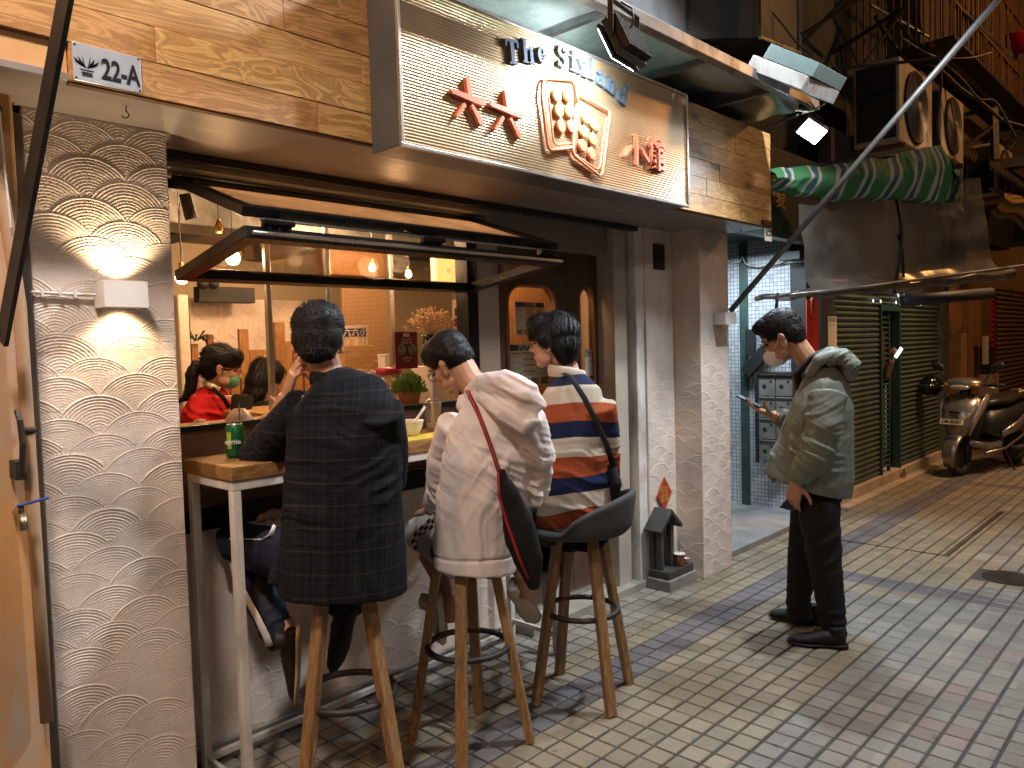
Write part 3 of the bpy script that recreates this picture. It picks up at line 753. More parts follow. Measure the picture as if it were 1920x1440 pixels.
mb = MB(); mb.beam(c0 + Vector((-.012, -.01, .03)), c0 + Vector((.062, -.02, .042)), .016, .006); mb.build('lever', mat('blue_lever', (.02, .05, .22), .4), tp, bev=.002)
gt = thing('gate_latch', 'dark iron latch and bracket on the ochre wall above the tap', 'latch', (.47, 2.36, 1.2))
c0 = P(36, 830, 2.35)
mb = MB(); mb.tube([c0 + Vector((0, 0, .085)), c0 + Vector((0, -.02, .06)), c0 + Vector((.002, -.025, 0)), c0 + Vector((.0, -.01, -.08))], .008, 8); mb.box(c0.x - .012, c0.x + .012, c0.y, c0.y + .06, c0.z - .1, c0.z - .05); mb.build('bracket', M_iron, gt, smooth=False)
st = thing('steel_strut', 'dark flat steel strut leaning across the top left corner', 'strut', tuple(P(2, 610, 2.3)))
a = P(4, 640, 2.32); b_ = P(127, -25, 1.78)
mb = MB(); mb.beam(a, b_, .050, .012, (1, .2, 0)); mb.build('flat_bar', M_iron, st, bev=.002)
mb = MB(); mb.tube([a + Vector((0, -.012, .02)), a + Vector((0, .012, .02))], .012, 8); mb.build('bolt', M_iron, st)

# ================================================================== counter table
tb = thing('counter_table', 'high outdoor counter of thick wood on a white steel frame under the serving window', 'table', (2.05, 2.62, 0))
mb = MB(); mb.box(1.205, 2.905, 2.44, 2.80, 1.122, 1.172); mb.build('tabletop', M_table, tb, bev=.004)
def leg_(x, y): mb = MB(); mb.box(x - .016, x + .016, y - .016, y + .016, .012, 1.088); return mb.build('leg', M_whitem, tb, bev=.003)
for x in (1.226, 2.88):
    for y in (2.462, 2.775): leg_(x, y)
def rail(*b): mb = MB(); mb.box(*b); mb.build('rail', M_whitem, tb, bev=.003)
rail(1.21, 2.896, 2.446, 2.478, 1.0885, 1.1215); rail(1.21, 2.896, 2.759, 2.791, 1.0885, 1.1215)
rail(1.21, 1.242, 2.479, 2.758, 1.0885, 1.1215); rail(2.864, 2.896, 2.479, 2.758, 1.0885, 1.1215)
rail(1.243, 2.863, 2.764, 2.786, .035, .06); rail(1.218, 1.234, 2.479, 2.758, .035, .06); rail(2.872, 2.888, 2.479, 2.758, .09, .115)
for x in (1.226, 2.88):
    for y in (2.462, 2.775): mb = MB(); mb.lathe((x, y, 0), [(.012, 0), (.012, .003), (.004, .004), (.004, .012)], 10); mb.build('foot', M_iron, tb)

# ================================================================== stools
def make_stool():
    t = thing('bar_stool', '', 'stool', (0, 0, 0), 'bar stools along the counter')
    for k in range(4):
        a = PI / 4 + k * PI / 2; q = Vector((math.cos(a), math.sin(a), 0))
        mb = MB(); mb.beam(q * .235 + Vector((0, 0, 0)), q * .105 + Vector((0, 0, .735)), .044, .034, q)
        mb.build('leg', M_leg, t, bev=.005)
    mb = MB(); n = 36; pts = [Vector((math.cos(2 * PI * k / n), math.sin(2 * PI * k / n), 0)) * .158 + Vector((0, 0, .385)) for k in range(n + 1)]
    mb.tube(pts, .0125, 8); mb.build('footrest', M_iron, t, smooth=True)
    return t
def shell_seat(t, m):
    def fn(i, j):
        a = (i - .5) * 2 * PI; r = .03 + .185 * min(1, j * 1.5)
        back = max(0, math.cos(a)) ** .6
        z = .745 + (0 if j < .6 else (j - .6) / .4 * (.025 + .15 * back))
        rr = r + (.02 * (j - .6) / .4 if j > .6 else 0)
        return Vector((-math.sin(a) * rr * 1.04, -math.cos(a) * rr, z + .0))
    mb = MB(); mb.grid(fn, 49, 16); o = mb.build('seat_shell', m, t, smooth=True)
    s = o.modifiers.new('thick', 'SOLIDIFY'); s.thickness = .03; s.offset = 0
    ss = o.modifiers.new('sub', 'SUBSURF'); ss.levels = 1; ss.render_levels = 1
    mb = MB(); mb.lathe((0, 0, .735), [(.10, 0), (.19, .012), (.20, .03), (.19, .045), (.10, .05), (.001, .05)], 28); mb.build('seat_pad', m, t, smooth=True)
def round_seat(t, m):
    mb = MB(); mb.lathe((0, 0, .735), [(.10, 0), (.130, .006), (.138, .02), (.135, .04), (.10, .05), (.001, .052)], 28); mb.build('seat_pad', m, t, smooth=True)
M_seat = mat('grey_felt', (.045, .047, .05), .85, var=.25, ns=20, bs=.2, bscale=250)
stool0 = make_stool()
spots = [((1.47, 2.20), -33.8, 'wooden bar stool under the man in the dark plaid shirt'),
         ((2.015, 2.18), -7, 'wooden bar stool under the person in the white hoodie'),
         ((2.62, 2.09), 22, 'dark shell bar stool with wooden legs under the person in the striped sweater')]
stools = [stool0, copy_tree(stool0), copy_tree(stool0)]
for o, ((x, y), a, lb) in zip(stools, spots):
    o.location = (x, y, 0); o.rotation_euler.z = math.radians(a); o['label'] = lb
    OFF[o.name] = Vector((0, 0, 0))
    if 'shell' in lb: shell_seat(o, M_seat)
    else: round_seat(o, M_seat)

# ================================================================== things on the table
TZ = 1.173
def at_table(u, v, z=TZ):
    p = P(u, v, 2.6); k = None
    d = _ray(u, v); t_ = (z - H) / d.z; return Vector((0, 0, H)) + d * t_
M_ceramic = mat('ceramic_white', (.68, .63, .56), .3, var=.06)
M_can = mat('green_can', (.02, .16, .05), .3, .6, var=.3, ns=30); M_lime = mat('lime_print', (.45, .55, .06), .4, .3)
c0 = Vector((1.335, 2.66, TZ))
cn = thing('drink_can', 'green aluminium drink can with lime print standing by the left end of the counter', 'can', tuple(c0))
mb = MB(); mb.lathe(c0, [(.024, 0), (.0325, .008), (.033, .012), (.033, .108), (.027, .118), (.026, .122), (.024, .119), (.001, .119)], 24); mb.build('can_body', M_can, cn, smooth=True)
mb = MB(); mb.lathe(c0 + Vector((0, 0, .1185)), [(.027, 0), (.0275, .004), (.025, .004), (.024, .001), (.001, .001)], 24); mb.build('lid', M_silver, cn, smooth=True)
def wrap(c, r, a0, a1, z0, z1, m, name, parent, n=8):
    mb = MB(); mb.grid(lambda i, j: c + Vector((math.cos(a0 + (a1 - a0) * i) * r, math.sin(a0 + (a1 - a0) * i) * r, z0 + (z1 - z0) * j)), n, 2); return mb.build(name, m, parent)
wrap(c0, .0334, math.radians(-175), math.radians(-140), .035, .095, M_lime, 'print_band', cn)
text('print', 'sprite', .024, c0 + Vector((-.0215, -.0268, .06)), (.78, -.62, 0), EZ, M_white, cn, .0006, .0004)
# bowl with spoon
c0 = Vector((P(768, 815, 2.60).x, 2.60, TZ + .003))
bw = thing('paper_bowl', 'white bowl with a spoon standing on the counter between the two nearest diners', 'bowl', tuple(c0))
mb = MB(); mb.lathe(c0, [(.028, 0), (.040, .004), (.055, .035), (.062, .062), (.065, .066), (.060, .063), (.052, .036), (.036, .008), (.001, .008)], 28); mb.build('bowl', M_ceramic, bw, smooth=True)
mb = MB(); mb.tube([c0 + Vector((0, 0, .02)), c0 + Vector((.035, -.01, .07)), c0 + Vector((.075, -.02, .12))], [(.016, .004), (.006, .004), (.007, .003)], 8); mb.build('spoon', M_ceramic, bw, smooth=True)
# cup with straw
c0 = Vector((P(812, 800, 2.68).x, 2.68, TZ))
cp = thing('plastic_cup', 'clear plastic cup with a dome lid and white straw beside the white hoodie', 'cup', tuple(c0))
M_clearp = glass('cup_plastic', (.85, .82, .78), .1, .72, film=.35, fcol=(.6, .52, .42))
mb = MB(); mb.lathe(c0, [(.028, 0), (.030, .003), (.042, .125), (.044, .128), (.044, .134), (.030, .146), (.001, .148)], 24); mb.build('cup_body', M_clearp, cp, smooth=True)
mb = MB(); mb.lathe(c0 + Vector((0, 0, .004)), [(.027, 0), (.030, .03), (.001, .03)], 20); mb.build('drink', mat('tea', (.55, .38, .18), .3), cp, smooth=True)
mb = MB(); mb.tube([c0 + Vector((0, 0, .02)), c0 + Vector((-.004, .0, .24))], .005, 8); mb.build('straw', M_ceramic, cp, smooth=True)
# yellow tray
M_tray = mat('yellow_placemat', (.55, .42, .05), .5, var=.15)
for (x0, x1), lb in (((1.95, 2.30), 'yellow paper placemat under the white bowl'), ((1.46, 1.72), 'yellow paper placemat under the elbow of the man in plaid')):
    mb = MB(); mb.box(x0, x1, 2.455, 2.60, TZ, TZ + .003); o = mb.build('placemat', M_tray, None); tag(o, lb, 'placemat', 'yellow placemats on the counter')
mb = MB(); mb.box(1.70, 1.86, 2.50, 2.64, TZ + .0005, TZ + .010); o = mb.build('napkin_stack', M_white, None, bev=.002); tag(o, 'folded white paper napkins beside the man in plaid', 'napkins')

# ================================================================== window ledge inside
IL = 1.262
ledge = thing('inner_ledge', 'wooden serving ledge inside the window behind the ribbed pane', 'shelf', (1.9, 3.1, 1.2))
mb = MB(); mb.box(1.08, 2.95, 2.935, 3.30, 1.215, 1.258); mb.build('board', wood('ledge_board', (.48, .30, .14), (.40, .22, .09), 0, .4, knots=False, per=.1), ledge, bev=.003)
mb = MB(); mb.box(1.08, 2.95, 2.99, 3.02, .2, 1.21); mb.build('panel', M_brown, ledge)
def tapered(name, label, c, r0, r1, h, m, cat, flip=False, group=None):
    t = thing(name, label, cat, tuple(c), group); mb = MB()
    if flip: mb.lathe(c, [(r1, 0), (r1 + .003, .004), (r0, h - .01), (r0 * .75, h - .008), (r0 * .72, h), (.001, h)], 24)
    else: mb.lathe(c, [(r0, 0), (r1, h - .004), (r1 + .003, h), (r1 - .003, h), (r0 * .9, .006), (.001, .006)], 24)
    mb.build('bowl', m, t, smooth=True); return t
M_bowlw = mat('bowl_cream', (.62, .54, .44), .35, var=.08); M_kraft = mat('kraft', (.52, .38, .24), .6)
tapered('soup_bowl', 'cream bowl turned upside down on the ledge in front of the red sweater', Vector((1.545, 3.03, 1.259)), .035, .062, .062, M_bowlw, 'bowl', True, 'bowls on the inner ledge')
tapered('soup_bowl', 'low bowl turned upside down behind the green can, rim half hidden by the pillar', Vector((1.375, 3.03, 1.259)), .03, .06, .03, M_kraft, 'bowl', True, 'bowls on the inner ledge')
tapered('soup_bowl', 'low crumpled bowl turned upside down by the left forearm of the man in plaid', Vector((1.70, 3.05, 1.259)), .03, .062, .036, M_kraft, 'bowl', True, 'bowls on the inner ledge')
fp = thing('paper_fan', 'round pale paddle leaning on the ledge beside the forearm of the man in plaid', 'paddle', (1.83, 3.08, 1.259))
mb = MB(); p = P(592, 745, 3.08); mb.lathe(p, [(.001, -.003), (.036, -.003), (.036, .003), (.001, .003)], 20, (-.4, -1, .1)); mb.beam((p.x, 3.085, 1.262), (p.x, 3.08, p.z - .03), .014, .006); mb.build('paddle', M_bowlw, fp)
ck = thing('chopstick', 'single wooden chopstick upright by the green can', 'chopstick', (1.5, 2.97, 1.26)); mb = MB(); p = P(448, 757, 2.97); mb.tube([(p.x, 2.97, 1.259), (p.x, 2.97, p.z)], .004, 6); mb.build('stick', M_kraft, ck)
# silver posts of the kitchen screen
gp = thing('glass_screen', 'tall kitchen glass screen with slim metal posts behind the window', 'screen', (2.3, 3.4, 1.26))
for u in (505, 617, 735):
    q = P(u, 620, 3.33); mb = MB(); mb.box(q.x - .013, q.x + .013, 3.317, 3.343, 1.2, 2.21); mb.build('post', M_silver, gp, bev=.002)
a, b_ = P(505, 600, 3.33), P(735, 600, 3.33)
mb = MB(); mb.box(a.x + .015, P(617, 600, 3.33).x - .015, 3.328, 3.332, 1.26, 2.2); mb.box(P(617, 600, 3.33).x + .015, b_.x - .015, 3.328, 3.332, 1.26, 2.2); mb.build('pane', M_glass, gp)
# herb planter on the black tray
hp = thing('herb_plant', 'small bushy green plant in a terracotta pot on the ledge', 'plant', (2.46, 3.08, 1.26))
c0 = P(768, 752, 3.06)
c0.z = 1.30
mb = MB(); mb.lathe((c0.x, c0.y, 1.259), [(.045, 0), (.058, .07), (.062, .075), (.055, .075), (.05, .066), (.001, .066)], 20); mb.build('pot', mat('terracotta', (.34, .16, .08), .8), hp, smooth=True)
def leaves(c, R, n, L, mname, parent, seed, squash=.7, m=None, up=.5):
    rr = random.Random(seed); mb = MB()
    for k in range(n):
        d = Vector((rr.gauss(0, 1), rr.gauss(0, 1), rr.gauss(0, 1))).normalized()
        if d.z < -.3: d.z *= -1
        p = Vector(c) + Vector((d.x * R, d.y * R, abs(d.z) * R * squash * 1.3 - .0)) * rr.uniform(.45, 1.0)
        u = (d + Vector((rr.uniform(-.6, .6), rr.uniform(-.6, .6), up))).normalized(); w = u.cross(Vector((rr.uniform(-1, 1), rr.uniform(-1, 1), rr.uniform(-1, 1)))).normalized()
        l = L * rr.uniform(.6, 1.2); nn = u.cross(w)
        mb.add([p, p + u * l * .5 + w * l * .28 + nn * l * .06, p + u * l, p + u * l * .5 - w * l * .28 + nn * l * .06], [(0, 1, 2), (0, 2, 3)])
    return mb.build(mname, m, parent)
M_leaf = mat('herb_leaf', (.16, .30, .045), .5, var=.5, ns=25)
lv = leaves((c0.x, c0.y, 1.325), .085, 900, .022, 'foliage', hp, 4, .9, M_leaf); lv['kind'] = 'stuff'
mb = MB()
rr = random.Random(3)
for k in range(26):
    a = rr.uniform(0, 2 * PI); q = Vector((math.cos(a) * rr.uniform(.01, .07), math.sin(a) * rr.uniform(.01, .07), rr.uniform(.04, .09)))
    mb.tube([(c0.x, c0.y, 1.32), Vector((c0.x, c0.y, 1.325)) + q], .0012, 4)
mb.build('stems', M_leaf, hp)['kind'] = 'stuff'
tapered('terracotta_pot', 'second terracotta pot behind the ribbed glass between the two nearest diners', Vector((2.28, 3.12, 1.259)), .045, .06, .07, mat('terracotta', (.34, .16, .08), .8), 'pot')
# utensil box with chopsticks
ub = thing('chopstick_box', 'square wooden box holding chopsticks behind the head of the man in plaid', 'box', (2.60, 3.75, 1.26))
q0 = P(648, 690, 3.6); q1 = P(703, 690, 3.6); zt = P(670, 648, 3.6).z
mb = MB(); mb.box(q0.x, q1.x, 3.60, 3.72, 1.26, zt); mb.build('box', wood('box_ply', (.52, .34, .16), (.45, .27, .11), 0, .5, knots=False, per=.1), ub, bev=.002)
mb = MB(); rr = random.Random(9)
for k in range(26):
    x = rr.uniform(q0.x + .01, q1.x - .02); y = rr.uniform(3.62, 3.70); mb.tube([(x, y, zt - .05), (x + rr.uniform(-.03, .03), y, zt + rr.uniform(.02, .07))], .0025, 5)
mb.build('chopsticks', M_kraft, ub)
zb = thing('noodle_bucket', 'round blue and white bucket with white lettering standing behind the chopstick box', 'bucket', (2.7, 3.9, 1.6))
c0 = P(664, 622, 3.9); ra = .085
mb = MB(); mb.lathe(Vector((c0.x, c0.y, c0.z - .18)), [(ra * .75, 0), (ra * .95, .12), (ra, .21), (ra + .003, .215), (ra - .004, .215), (.001, .2)], 28); mb.build('bucket', M_ceramic, zb, smooth=True)
wrap(Vector((c0.x, c0.y, c0.z)), ra + .0012, math.radians(175), math.radians(290), -.032, .018, mat('cobalt_band', (.03, .04, .14), .4), 'band', zb, 20)
text('lettering', '六六小', .048, (c0.x - .045, c0.y - ra * .9, c0.z - .006), (.82, -.57, 0), EZ, M_white, zb, .001, .001)
st_ = thing('shelf_stand', 'wooden shelf carrying the blue and white bucket', 'shelf', (c0.x, 3.9, 1.2)); mb = MB(); mb.box(c0.x - .12, c0.x + .12, 3.8, 4.0, 1.0, c0.z - .182); mb.build('shelf', M_pinev, st_, bev=.003)
# white box, pink jug, trays
q = P(725, 680, 3.5)
wb = thing('white_tub', 'small white plastic tub next to the red menu board', 'tub', (q.x, q.y, 1.3)); mb = MB(); mb.box(q.x - .032, q.x + .032, 3.47, 3.54, P(725, 694, 3.5).z - .02, P(725, 668, 3.5).z); mb.box(q.x - .034, q.x + .034, 3.468, 3.542, P(725, 668, 3.5).z, P(725, 664, 3.5).z); mb.build('tub', M_ceramic, wb, bev=.003)
q = P(730, 715, 3.25)
jg = thing('plastic_jug', 'clear plastic jug with a raspberry red lid behind the herb plant', 'jug', (q.x, q.y, 1.26)); zt = P(730, 694, 3.25).z
mb = MB(); mb.lathe((q.x, q.y, 1.259), [(.052, 0), (.06, .01), (.062, zt - 1.259 - .02), (.001, zt - 1.259 - .02)], 24); mb.build('jug_body', M_clearp, jg, smooth=True)
mb = MB(); mb.lathe((q.x, q.y, zt - .02), [(.066, 0), (.07, .006), (.068, .028), (.06, .034), (.001, .036)], 24); mb.build('lid', mat('raspberry', (.40, .02, .07), .35), jg, smooth=True)
mb = MB(); mb.tube([(q.x - .06, q.y - .01, zt - .02), (q.x - .095, q.y - .015, zt - .03), (q.x - .095, q.y - .015, zt - .10), (q.x - .06, q.y - .01, zt - .12)], .006, 8); mb.build('handle', M_clearp, jg, smooth=True)
tr = thing('lilac_tray', 'lilac plastic tray stacked with metal spoons behind the shoulder of the man in plaid', 'tray', (2.3, 3.4, 1.3))
a, b_ = P(655, 705, 3.45), P(715, 705, 3.45); mb = MB(); mb.box(a.x, b_.x, 3.42, 3.6, a.z - .05, a.z + .012); mb.build('tray', mat('lilac', (.42, .33, .45), .5), tr, bev=.003)
mb = MB(); rr = random.Random(2)
for k in range(9): x = rr.uniform(a.x + .03, b_.x - .03); mb.tube([(x - .03, 3.45 + k * .012, a.z + .016 + k * .0015), (x + .03, 3.46 + k * .012, a.z + .022)], [(.008, .002), (.003, .002)], 6)
mb.build('spoons', M_silver, tr)
# red menu board on window side
M_red = mat('menu_red', (.20, .012, .018), .45, var=.15)
mn = thing('red_menu_board', 'dark red menu card with two food pictures standing behind the herb plant', 'menu', (2.53, 3.12, 1.4))
A = P(739, 622, 3.12); B = P(783, 690, 3.12)
mb = MB(); mb.box(A.x, B.x, 3.115, 3.123, B.z, A.z); mb.build('card', M_red, mn, bev=.001)
def card(n, m, x0, x1, z0, z1, y, par): mb = MB(); mb.box(x0, x1, y - .0015, y, z0, z1); return mb.build(n, m, par)
M_food = mat('food_print', (.30, .22, .10), .5, var=.8, ns=60); M_paper = mat('paper', (.62, .56, .46), .7, var=.08); M_blackp = mat('print_black', (.03, .03, .035), .6)
w = B.x - A.x; hh = A.z - B.z
for k in (0, 1):
    f = card('picture', M_blackp, A.x + w * (.05 + .46 * k), A.x + w * (.49 + .46 * k), B.z + hh * .40, B.z + hh * .64, 3.1145, mn)
    mb = MB(); mb.lathe((A.x + w * (.27 + .46 * k), 3.1125, B.z + hh * .52), [(.001, 0), (w * .19, 0), (w * .19, .001), (.001, .001)], 20, (0, -1, 0)); mb.build('dish', M_food, f)
for k, (s_, zz, sz) in enumerate((('六六小館', .78, .016), ('招牌米線 套餐', .70, .012), ('自選配菜 任選', .28, .010), ('每日供應', .20, .009))): text('lettering', s_, sz, ((A.x + B.x) / 2, 3.1135, B.z + hh * zz), EX, EZ, M_paper, mn, .0003)
card('crest', M_paper, A.x + w * .36, A.x + w * .64, B.z + hh * .86, B.z + hh * .95, 3.1145, mn)
# dried flowers in a black jug
df = thing('dried_flowers', 'bunch of tan dried flowers in a dark jug behind the white hoodie', 'flowers', (2.66, 3.2, 1.45))
c0 = P(805, 612, 3.15)
mb = MB(); mb.lathe((c0.x + .01, c0.y, c0.z - .21), [(.045, 0), (.055, .02), (.06, .10), (.045, .15), (.05, .165), (.042, .165), (.001, .14)], 22); mb.tube([(c0.x - .03, c0.y - .03, c0.z - .07), (c0.x - .08, c0.y - .04, c0.z - .09), (c0.x - .075, c0.y - .04, c0.z - .15), (c0.x - .03, c0.y - .03, c0.z - .18)], .007, 8)
mb.build('jug', mat('dark_enamel', (.015, .03, .025), .25), df, smooth=True)
mb = MB(); rr = random.Random(8); heads = []
for k in range(240):
    d = Vector((rr.gauss(0, .55), rr.gauss(0, .4), rr.uniform(.25, 1.2))); L = rr.uniform(.10, .16); d.normalize()
    p = Vector((c0.x + .01, c0.y, c0.z - .06)); q = p + d * L; heads.append(q); mb.add([p, p + Vector((.0012, 0, 0)), q + Vector((.0012, 0, 0)), q], [(0, 1, 2, 3)])
mb.build('stems', M_kraft, df)['kind'] = 'stuff'
mb = MB()
for q in heads:
    for z_ in range(3): mb.ell(q + Vector((rr.uniform(-.008, .008), rr.uniform(-.008, .008), rr.uniform(-.008, .008))), (.0042,) * 3, n=5, m=3)
mb.build('flower_heads', mat('dried_tan', (.42, .27, .14), .8, var=.4, ns=40), df)['kind'] = 'stuff'
wb2 = thing('white_wall_box', 'white pedestal block under the dark flower jug', 'block', (c0.x, 3.2, 1.3)); mb = MB(); mb.box(c0.x - .06, c0.x + .10, 3.07, 3.24, 1.259, c0.z - .211); mb.build('block', M_ceramic, wb2, bev=.003)

# ================================================================== the room
room = thing('dining_room', 'warm lit interior of the food shop with cream walls seen through the window', 'room', (3, 5, 0))
M_inwall = mat('inner_wall', (.50, .40, .28), .8, var=.15, ns=1.5, bs=.15, bscale=60); M_ceil = mat('ceiling_dark', (.17, .12, .085), .7, var=.4, ns=1.5)
def rp(n, m, *b, bev=0.): mb = MB(); [mb.box(*x) for x in b]; return mb.build(n, m, room, bev=bev)
rp('floor', mat('inner_floor', (.16, .12, .09), .5, var=.3), (.62, 6.4, 2.98, 7.0, -.005, .02))
rp('back_wall', M_inwall, (.62, 6.4, 6.9, 7.0, .02, 2.60))
rp('side_wall', M_inwall, (6.3, 6.4, 4.2, 6.9, .02, 2.60)); rp('side_wall', M_inwall, (.60, .668, 2.98, 6.9, .02, 2.6))
rp('partition_wall', M_inwall, (4.10, 4.16, 3.0, 4.3, .02, 2.55))
rp('wood_panel', wood('door_view_panel', (.55, .29, .12), (.48, .23, .08), 2, .5, knots=False, per=.1), (3.36, 4.09, 3.36, 3.40, .02, 2.5))
rp('ceiling', M_ceil, (.60, 6.4, 2.98, 7.0, 2.56, 2.62))
rp('front_bulkhead', M_inwall, (1.0, 4.1, 2.985, 3.02, 2.21, 2.56))
rp('ceiling_duct', M_steel, (.7, 6, 4.4, 4.75, 2.30, 2.52), bev=.01)
rp('ceiling_beam', M_dark, (1.2, 1.4, 3.1, 6.8, 2.40, 2.55), (2.4, 2.6, 3.1, 6.8, 2.42, 2.55), (3.6, 3.8, 3.1, 6.8, 2.42, 2.55))
# white partition with scallop plaster behind the woman
a, b_ = P(405, 560, 4.9), P(566, 570, 4.9)
mb = MB(); mb.box(a.x - .18, b_.x, 4.9, 5.0, .02, a.z); mb.build('low_wall', M_plaster, room, bev=.004)
plaster_panel('plaster_relief', (a.x - .17, 4.899, 1.2), (1, 0, 0), (0, 0, 1), (0, -1, 0), b_.x - a.x + .16, a.z - 1.21, .008, M_plaster, room, 9, amp=2.)
# woven wall
M_weave, t, b = new_mat('woven_reed'); v = coords(t, 'Object', (1, 1, 1)); w1 = t.nodes.new('ShaderNodeTexWave'); w1.bands_direction = 'Z'; w1.inputs['Scale'].default_value = 34; w1.inputs['Distortion'].default_value = 3; t.links.new(v, w1.inputs[0])
w2 = t.nodes.new('ShaderNodeTexWave'); w2.bands_direction = 'X'; w2.inputs['Scale'].default_value = 22; w2.inputs['Distortion'].default_value = 2; t.links.new(v, w2.inputs[0])
t.links.new(ramp(t, mth(t, 'MULTIPLY', w1.outputs[1], w2.outputs[1]), [(.1, (.20, .11, .05)), (.8, (.46, .31, .17))]), b.inputs['Base Color']); b.inputs['Roughness'].default_value = .8
bump(t, b, w1.outputs[1], .5, .004)
a, b_ = P(640, 545, 4.5), P(734, 545, 4.5); mb = MB(); mb.box(a.x, b_.x, 4.5, 4.53, .9, a.z + .05); mb.build('woven_screen', M_weave, room)
# plank fence panels: uprights of different heights
fence = thing('plank_screen', 'screen of upright pine planks of uneven height behind the two women', 'screen', (2.3, 4.6, 0))
tops = [(338, 356, 614), (357, 371, 645), (388, 401, 627), (402, 428, 660), (430, 448, 655), (449, 467, 617), (468, 500, 656), (500, 513, 658), (514, 534, 604), (535, 548, 640), (549, 566, 655), (567, 590, 648), (628, 646, 618)]
for (u0, u1, v) in tops:
    a, b_ = P(u0, v, 4.6), P(u1, v, 4.6); mb = MB(); dz = random.uniform(-.01, .01)
    mb.box(a.x + .002, b_.x - .002, 4.6 + dz, 4.63 + dz, .02, a.z); mb.build('plank', M_pinev, fence, bev=.002)
# framed photo etc. far left, plant, dark box, vents
bb = thing('wall_display', 'long black screen mounted high above the cream partition', 'screen', (2.3, 4.8, 1.9)); a, b_ = P(374, 566, 4.7), P(478, 540, 4.7)
mb = MB(); mb.box(a.x, b_.x, 4.7, 4.78, a.z, b_.z); mb.build('casing', M_blackm, bb, bev=.004)
for u in (380, 400):
    q = P(u, 532, 4.6); sp_ = thing('speaker_horn', 'small dark round speaker below the ceiling, ' + ('left' if u < 390 else 'right') + ' one of the pair', 'speaker', tuple(q), 'pair of round speakers'); mb = MB(); mb.lathe(q, [(.035, 0), (.03, -.02), (.01, -.03), (.001, -.03)], 16, (-.4, -1, 0)); mb.build('cone', M_blackm, sp_, smooth=True)
tw = thing('kitchen_tap_column', 'white column with a curved pipe behind the left pillar edge', 'column', (1.75, 4.4, 1.3)); a, b_ = P(338, 650, 4.4), P(358, 650, 4.4); mb = MB(); mb.box(a.x, b_.x, 4.4, 4.5, .9, P(345, 552, 4.4).z); mb.build('column', M_ceramic, tw, bev=.01)
pq = P(368, 640, 4.55); pt = thing('palm_plant', 'dark green palm leaves behind the ponytail woman', 'plant', tuple(pq)); rr = random.Random(12); mb = MB()
for k in range(28):
    a = rr.uniform(0, 2 * PI); L = rr.uniform(.08, .16); d = Vector((math.cos(a), math.sin(a) * .5, rr.uniform(-.1, .7))).normalized(); q = Vector(pq) + d * L
    w = d.cross(EZ).normalized() * .008; m_ = Vector(pq) + d * L * .5 + Vector((0, 0, .02)); mb.add([pq, m_ + w, q + Vector((0, 0, -.02)), m_ - w], [(0, 1, 2, 3)])
mb.build('fronds', mat('palm_leaf', (.03, .07, .03), .5), pt)['kind'] = 'stuff'
# kitchen counter and curtain blocks
kc = thing('kitchen_counter', 'wooden kitchen counter behind the ledge', 'counter', (3, 4.2, 0)); mb = MB(); mb.box(1.9, 2.95, 3.42, 3.98, 0.02, 1.255); mb.build('counter', wood('counter_ply', (.46, .30, .14), (.38, .22, .09), 0, .5, knots=False, per=.1), kc, bev=.005)
hb = thing('ceiling_boxes', 'plywood cupboard hung under the ceiling', 'cupboard', (3.2, 4.6, 2.1)); a, b_ = P(600, 520, 4.45), P(660, 478, 4.45); mb = MB(); mb.box(a.x, b_.x + .25, 4.4, 4.49, a.z + .02, b_.z + .12); mb.build('cupboard', M_pinev, hb, bev=.004)
# bulbs
M_bulb = emat('filament_bulb', (1, .70, .36), 22.0)
for i, (u, v, yy, r0, lb) in enumerate(((437, 484, 3.5, .034, 'largest glowing filament bulb, hanging left behind the raised window'), (698, 503, 4.0, .022, 'middle glowing filament bulb above the woven screen'), (766, 515, 4.0, .022, 'right glowing filament bulb near the orange light box'), (341, 521, 3.6, .03, 'glowing bulb peeking out below the sash next to the left pillar'))):
    c0 = P(u, v, yy); t_ = thing('pendant_bulb', lb, 'light bulb', tuple(c0), 'hanging filament bulbs')
    mb = MB(); mb.lathe(c0 - Vector((0, 0, r0)), [(.001, 0), (r0 * .6, r0 * .15), (r0 * .95, r0 * .7), (r0, r0 * 1.1), (r0 * .7, r0 * 1.9), (r0 * .4, r0 * 2.4), (.001, r0 * 2.4)], 16); mb.build('bulb', M_bulb, t_, smooth=True)
    mb = MB(); mb.lathe(c0 + Vector((0, 0, r0 * 1.3)), [(r0 * .42, 0), (r0 * .45, r0 * .8), (r0 * .2, r0 * 1.2), (.001, r0 * 1.2)], 12); mb.build('socket', mat('brass', (.55, .32, .10), .3, .9), t_, smooth=True)
    mb = MB(); mb.tube([c0 + Vector((0, 0, r0 * 2.4)), (c0.x, c0.y, 2.55)], .002, 5); mb.build('cord', M_blackm, t_)
c0 = P(410, 424, 3.2); t_ = thing('brass_lamp_holder', 'empty brass lamp holder hanging in the gap above the raised sash', 'lamp holder', tuple(c0)); mb = MB(); mb.lathe(c0 - Vector((0, 0, .03)), [(.012, 0), (.017, .01), (.017, .03), (.012, .04), (.006, .06), (.001, .06)], 14); mb.build('socket', mat('brass', (.55, .32, .10), .3, .9), t_, smooth=True); mb = MB(); mb.tube([c0 + Vector((0, 0, .03)), (c0.x, c0.y, 2.5)], .002, 5); mb.build('cord', M_blackm, t_)
c0 = P(352, 392, 3.15); t_ = thing('track_spotlight', 'black cylindrical spotlight under the ceiling beside the left pillar', 'spotlight', tuple(c0)); mb = MB(); mb.tube([c0 + Vector((-.01, 0, .06)), c0 + Vector((.015, 0, -.04))], [.022, .026], 16); mb.build('can', M_blackm, t_, smooth=True)
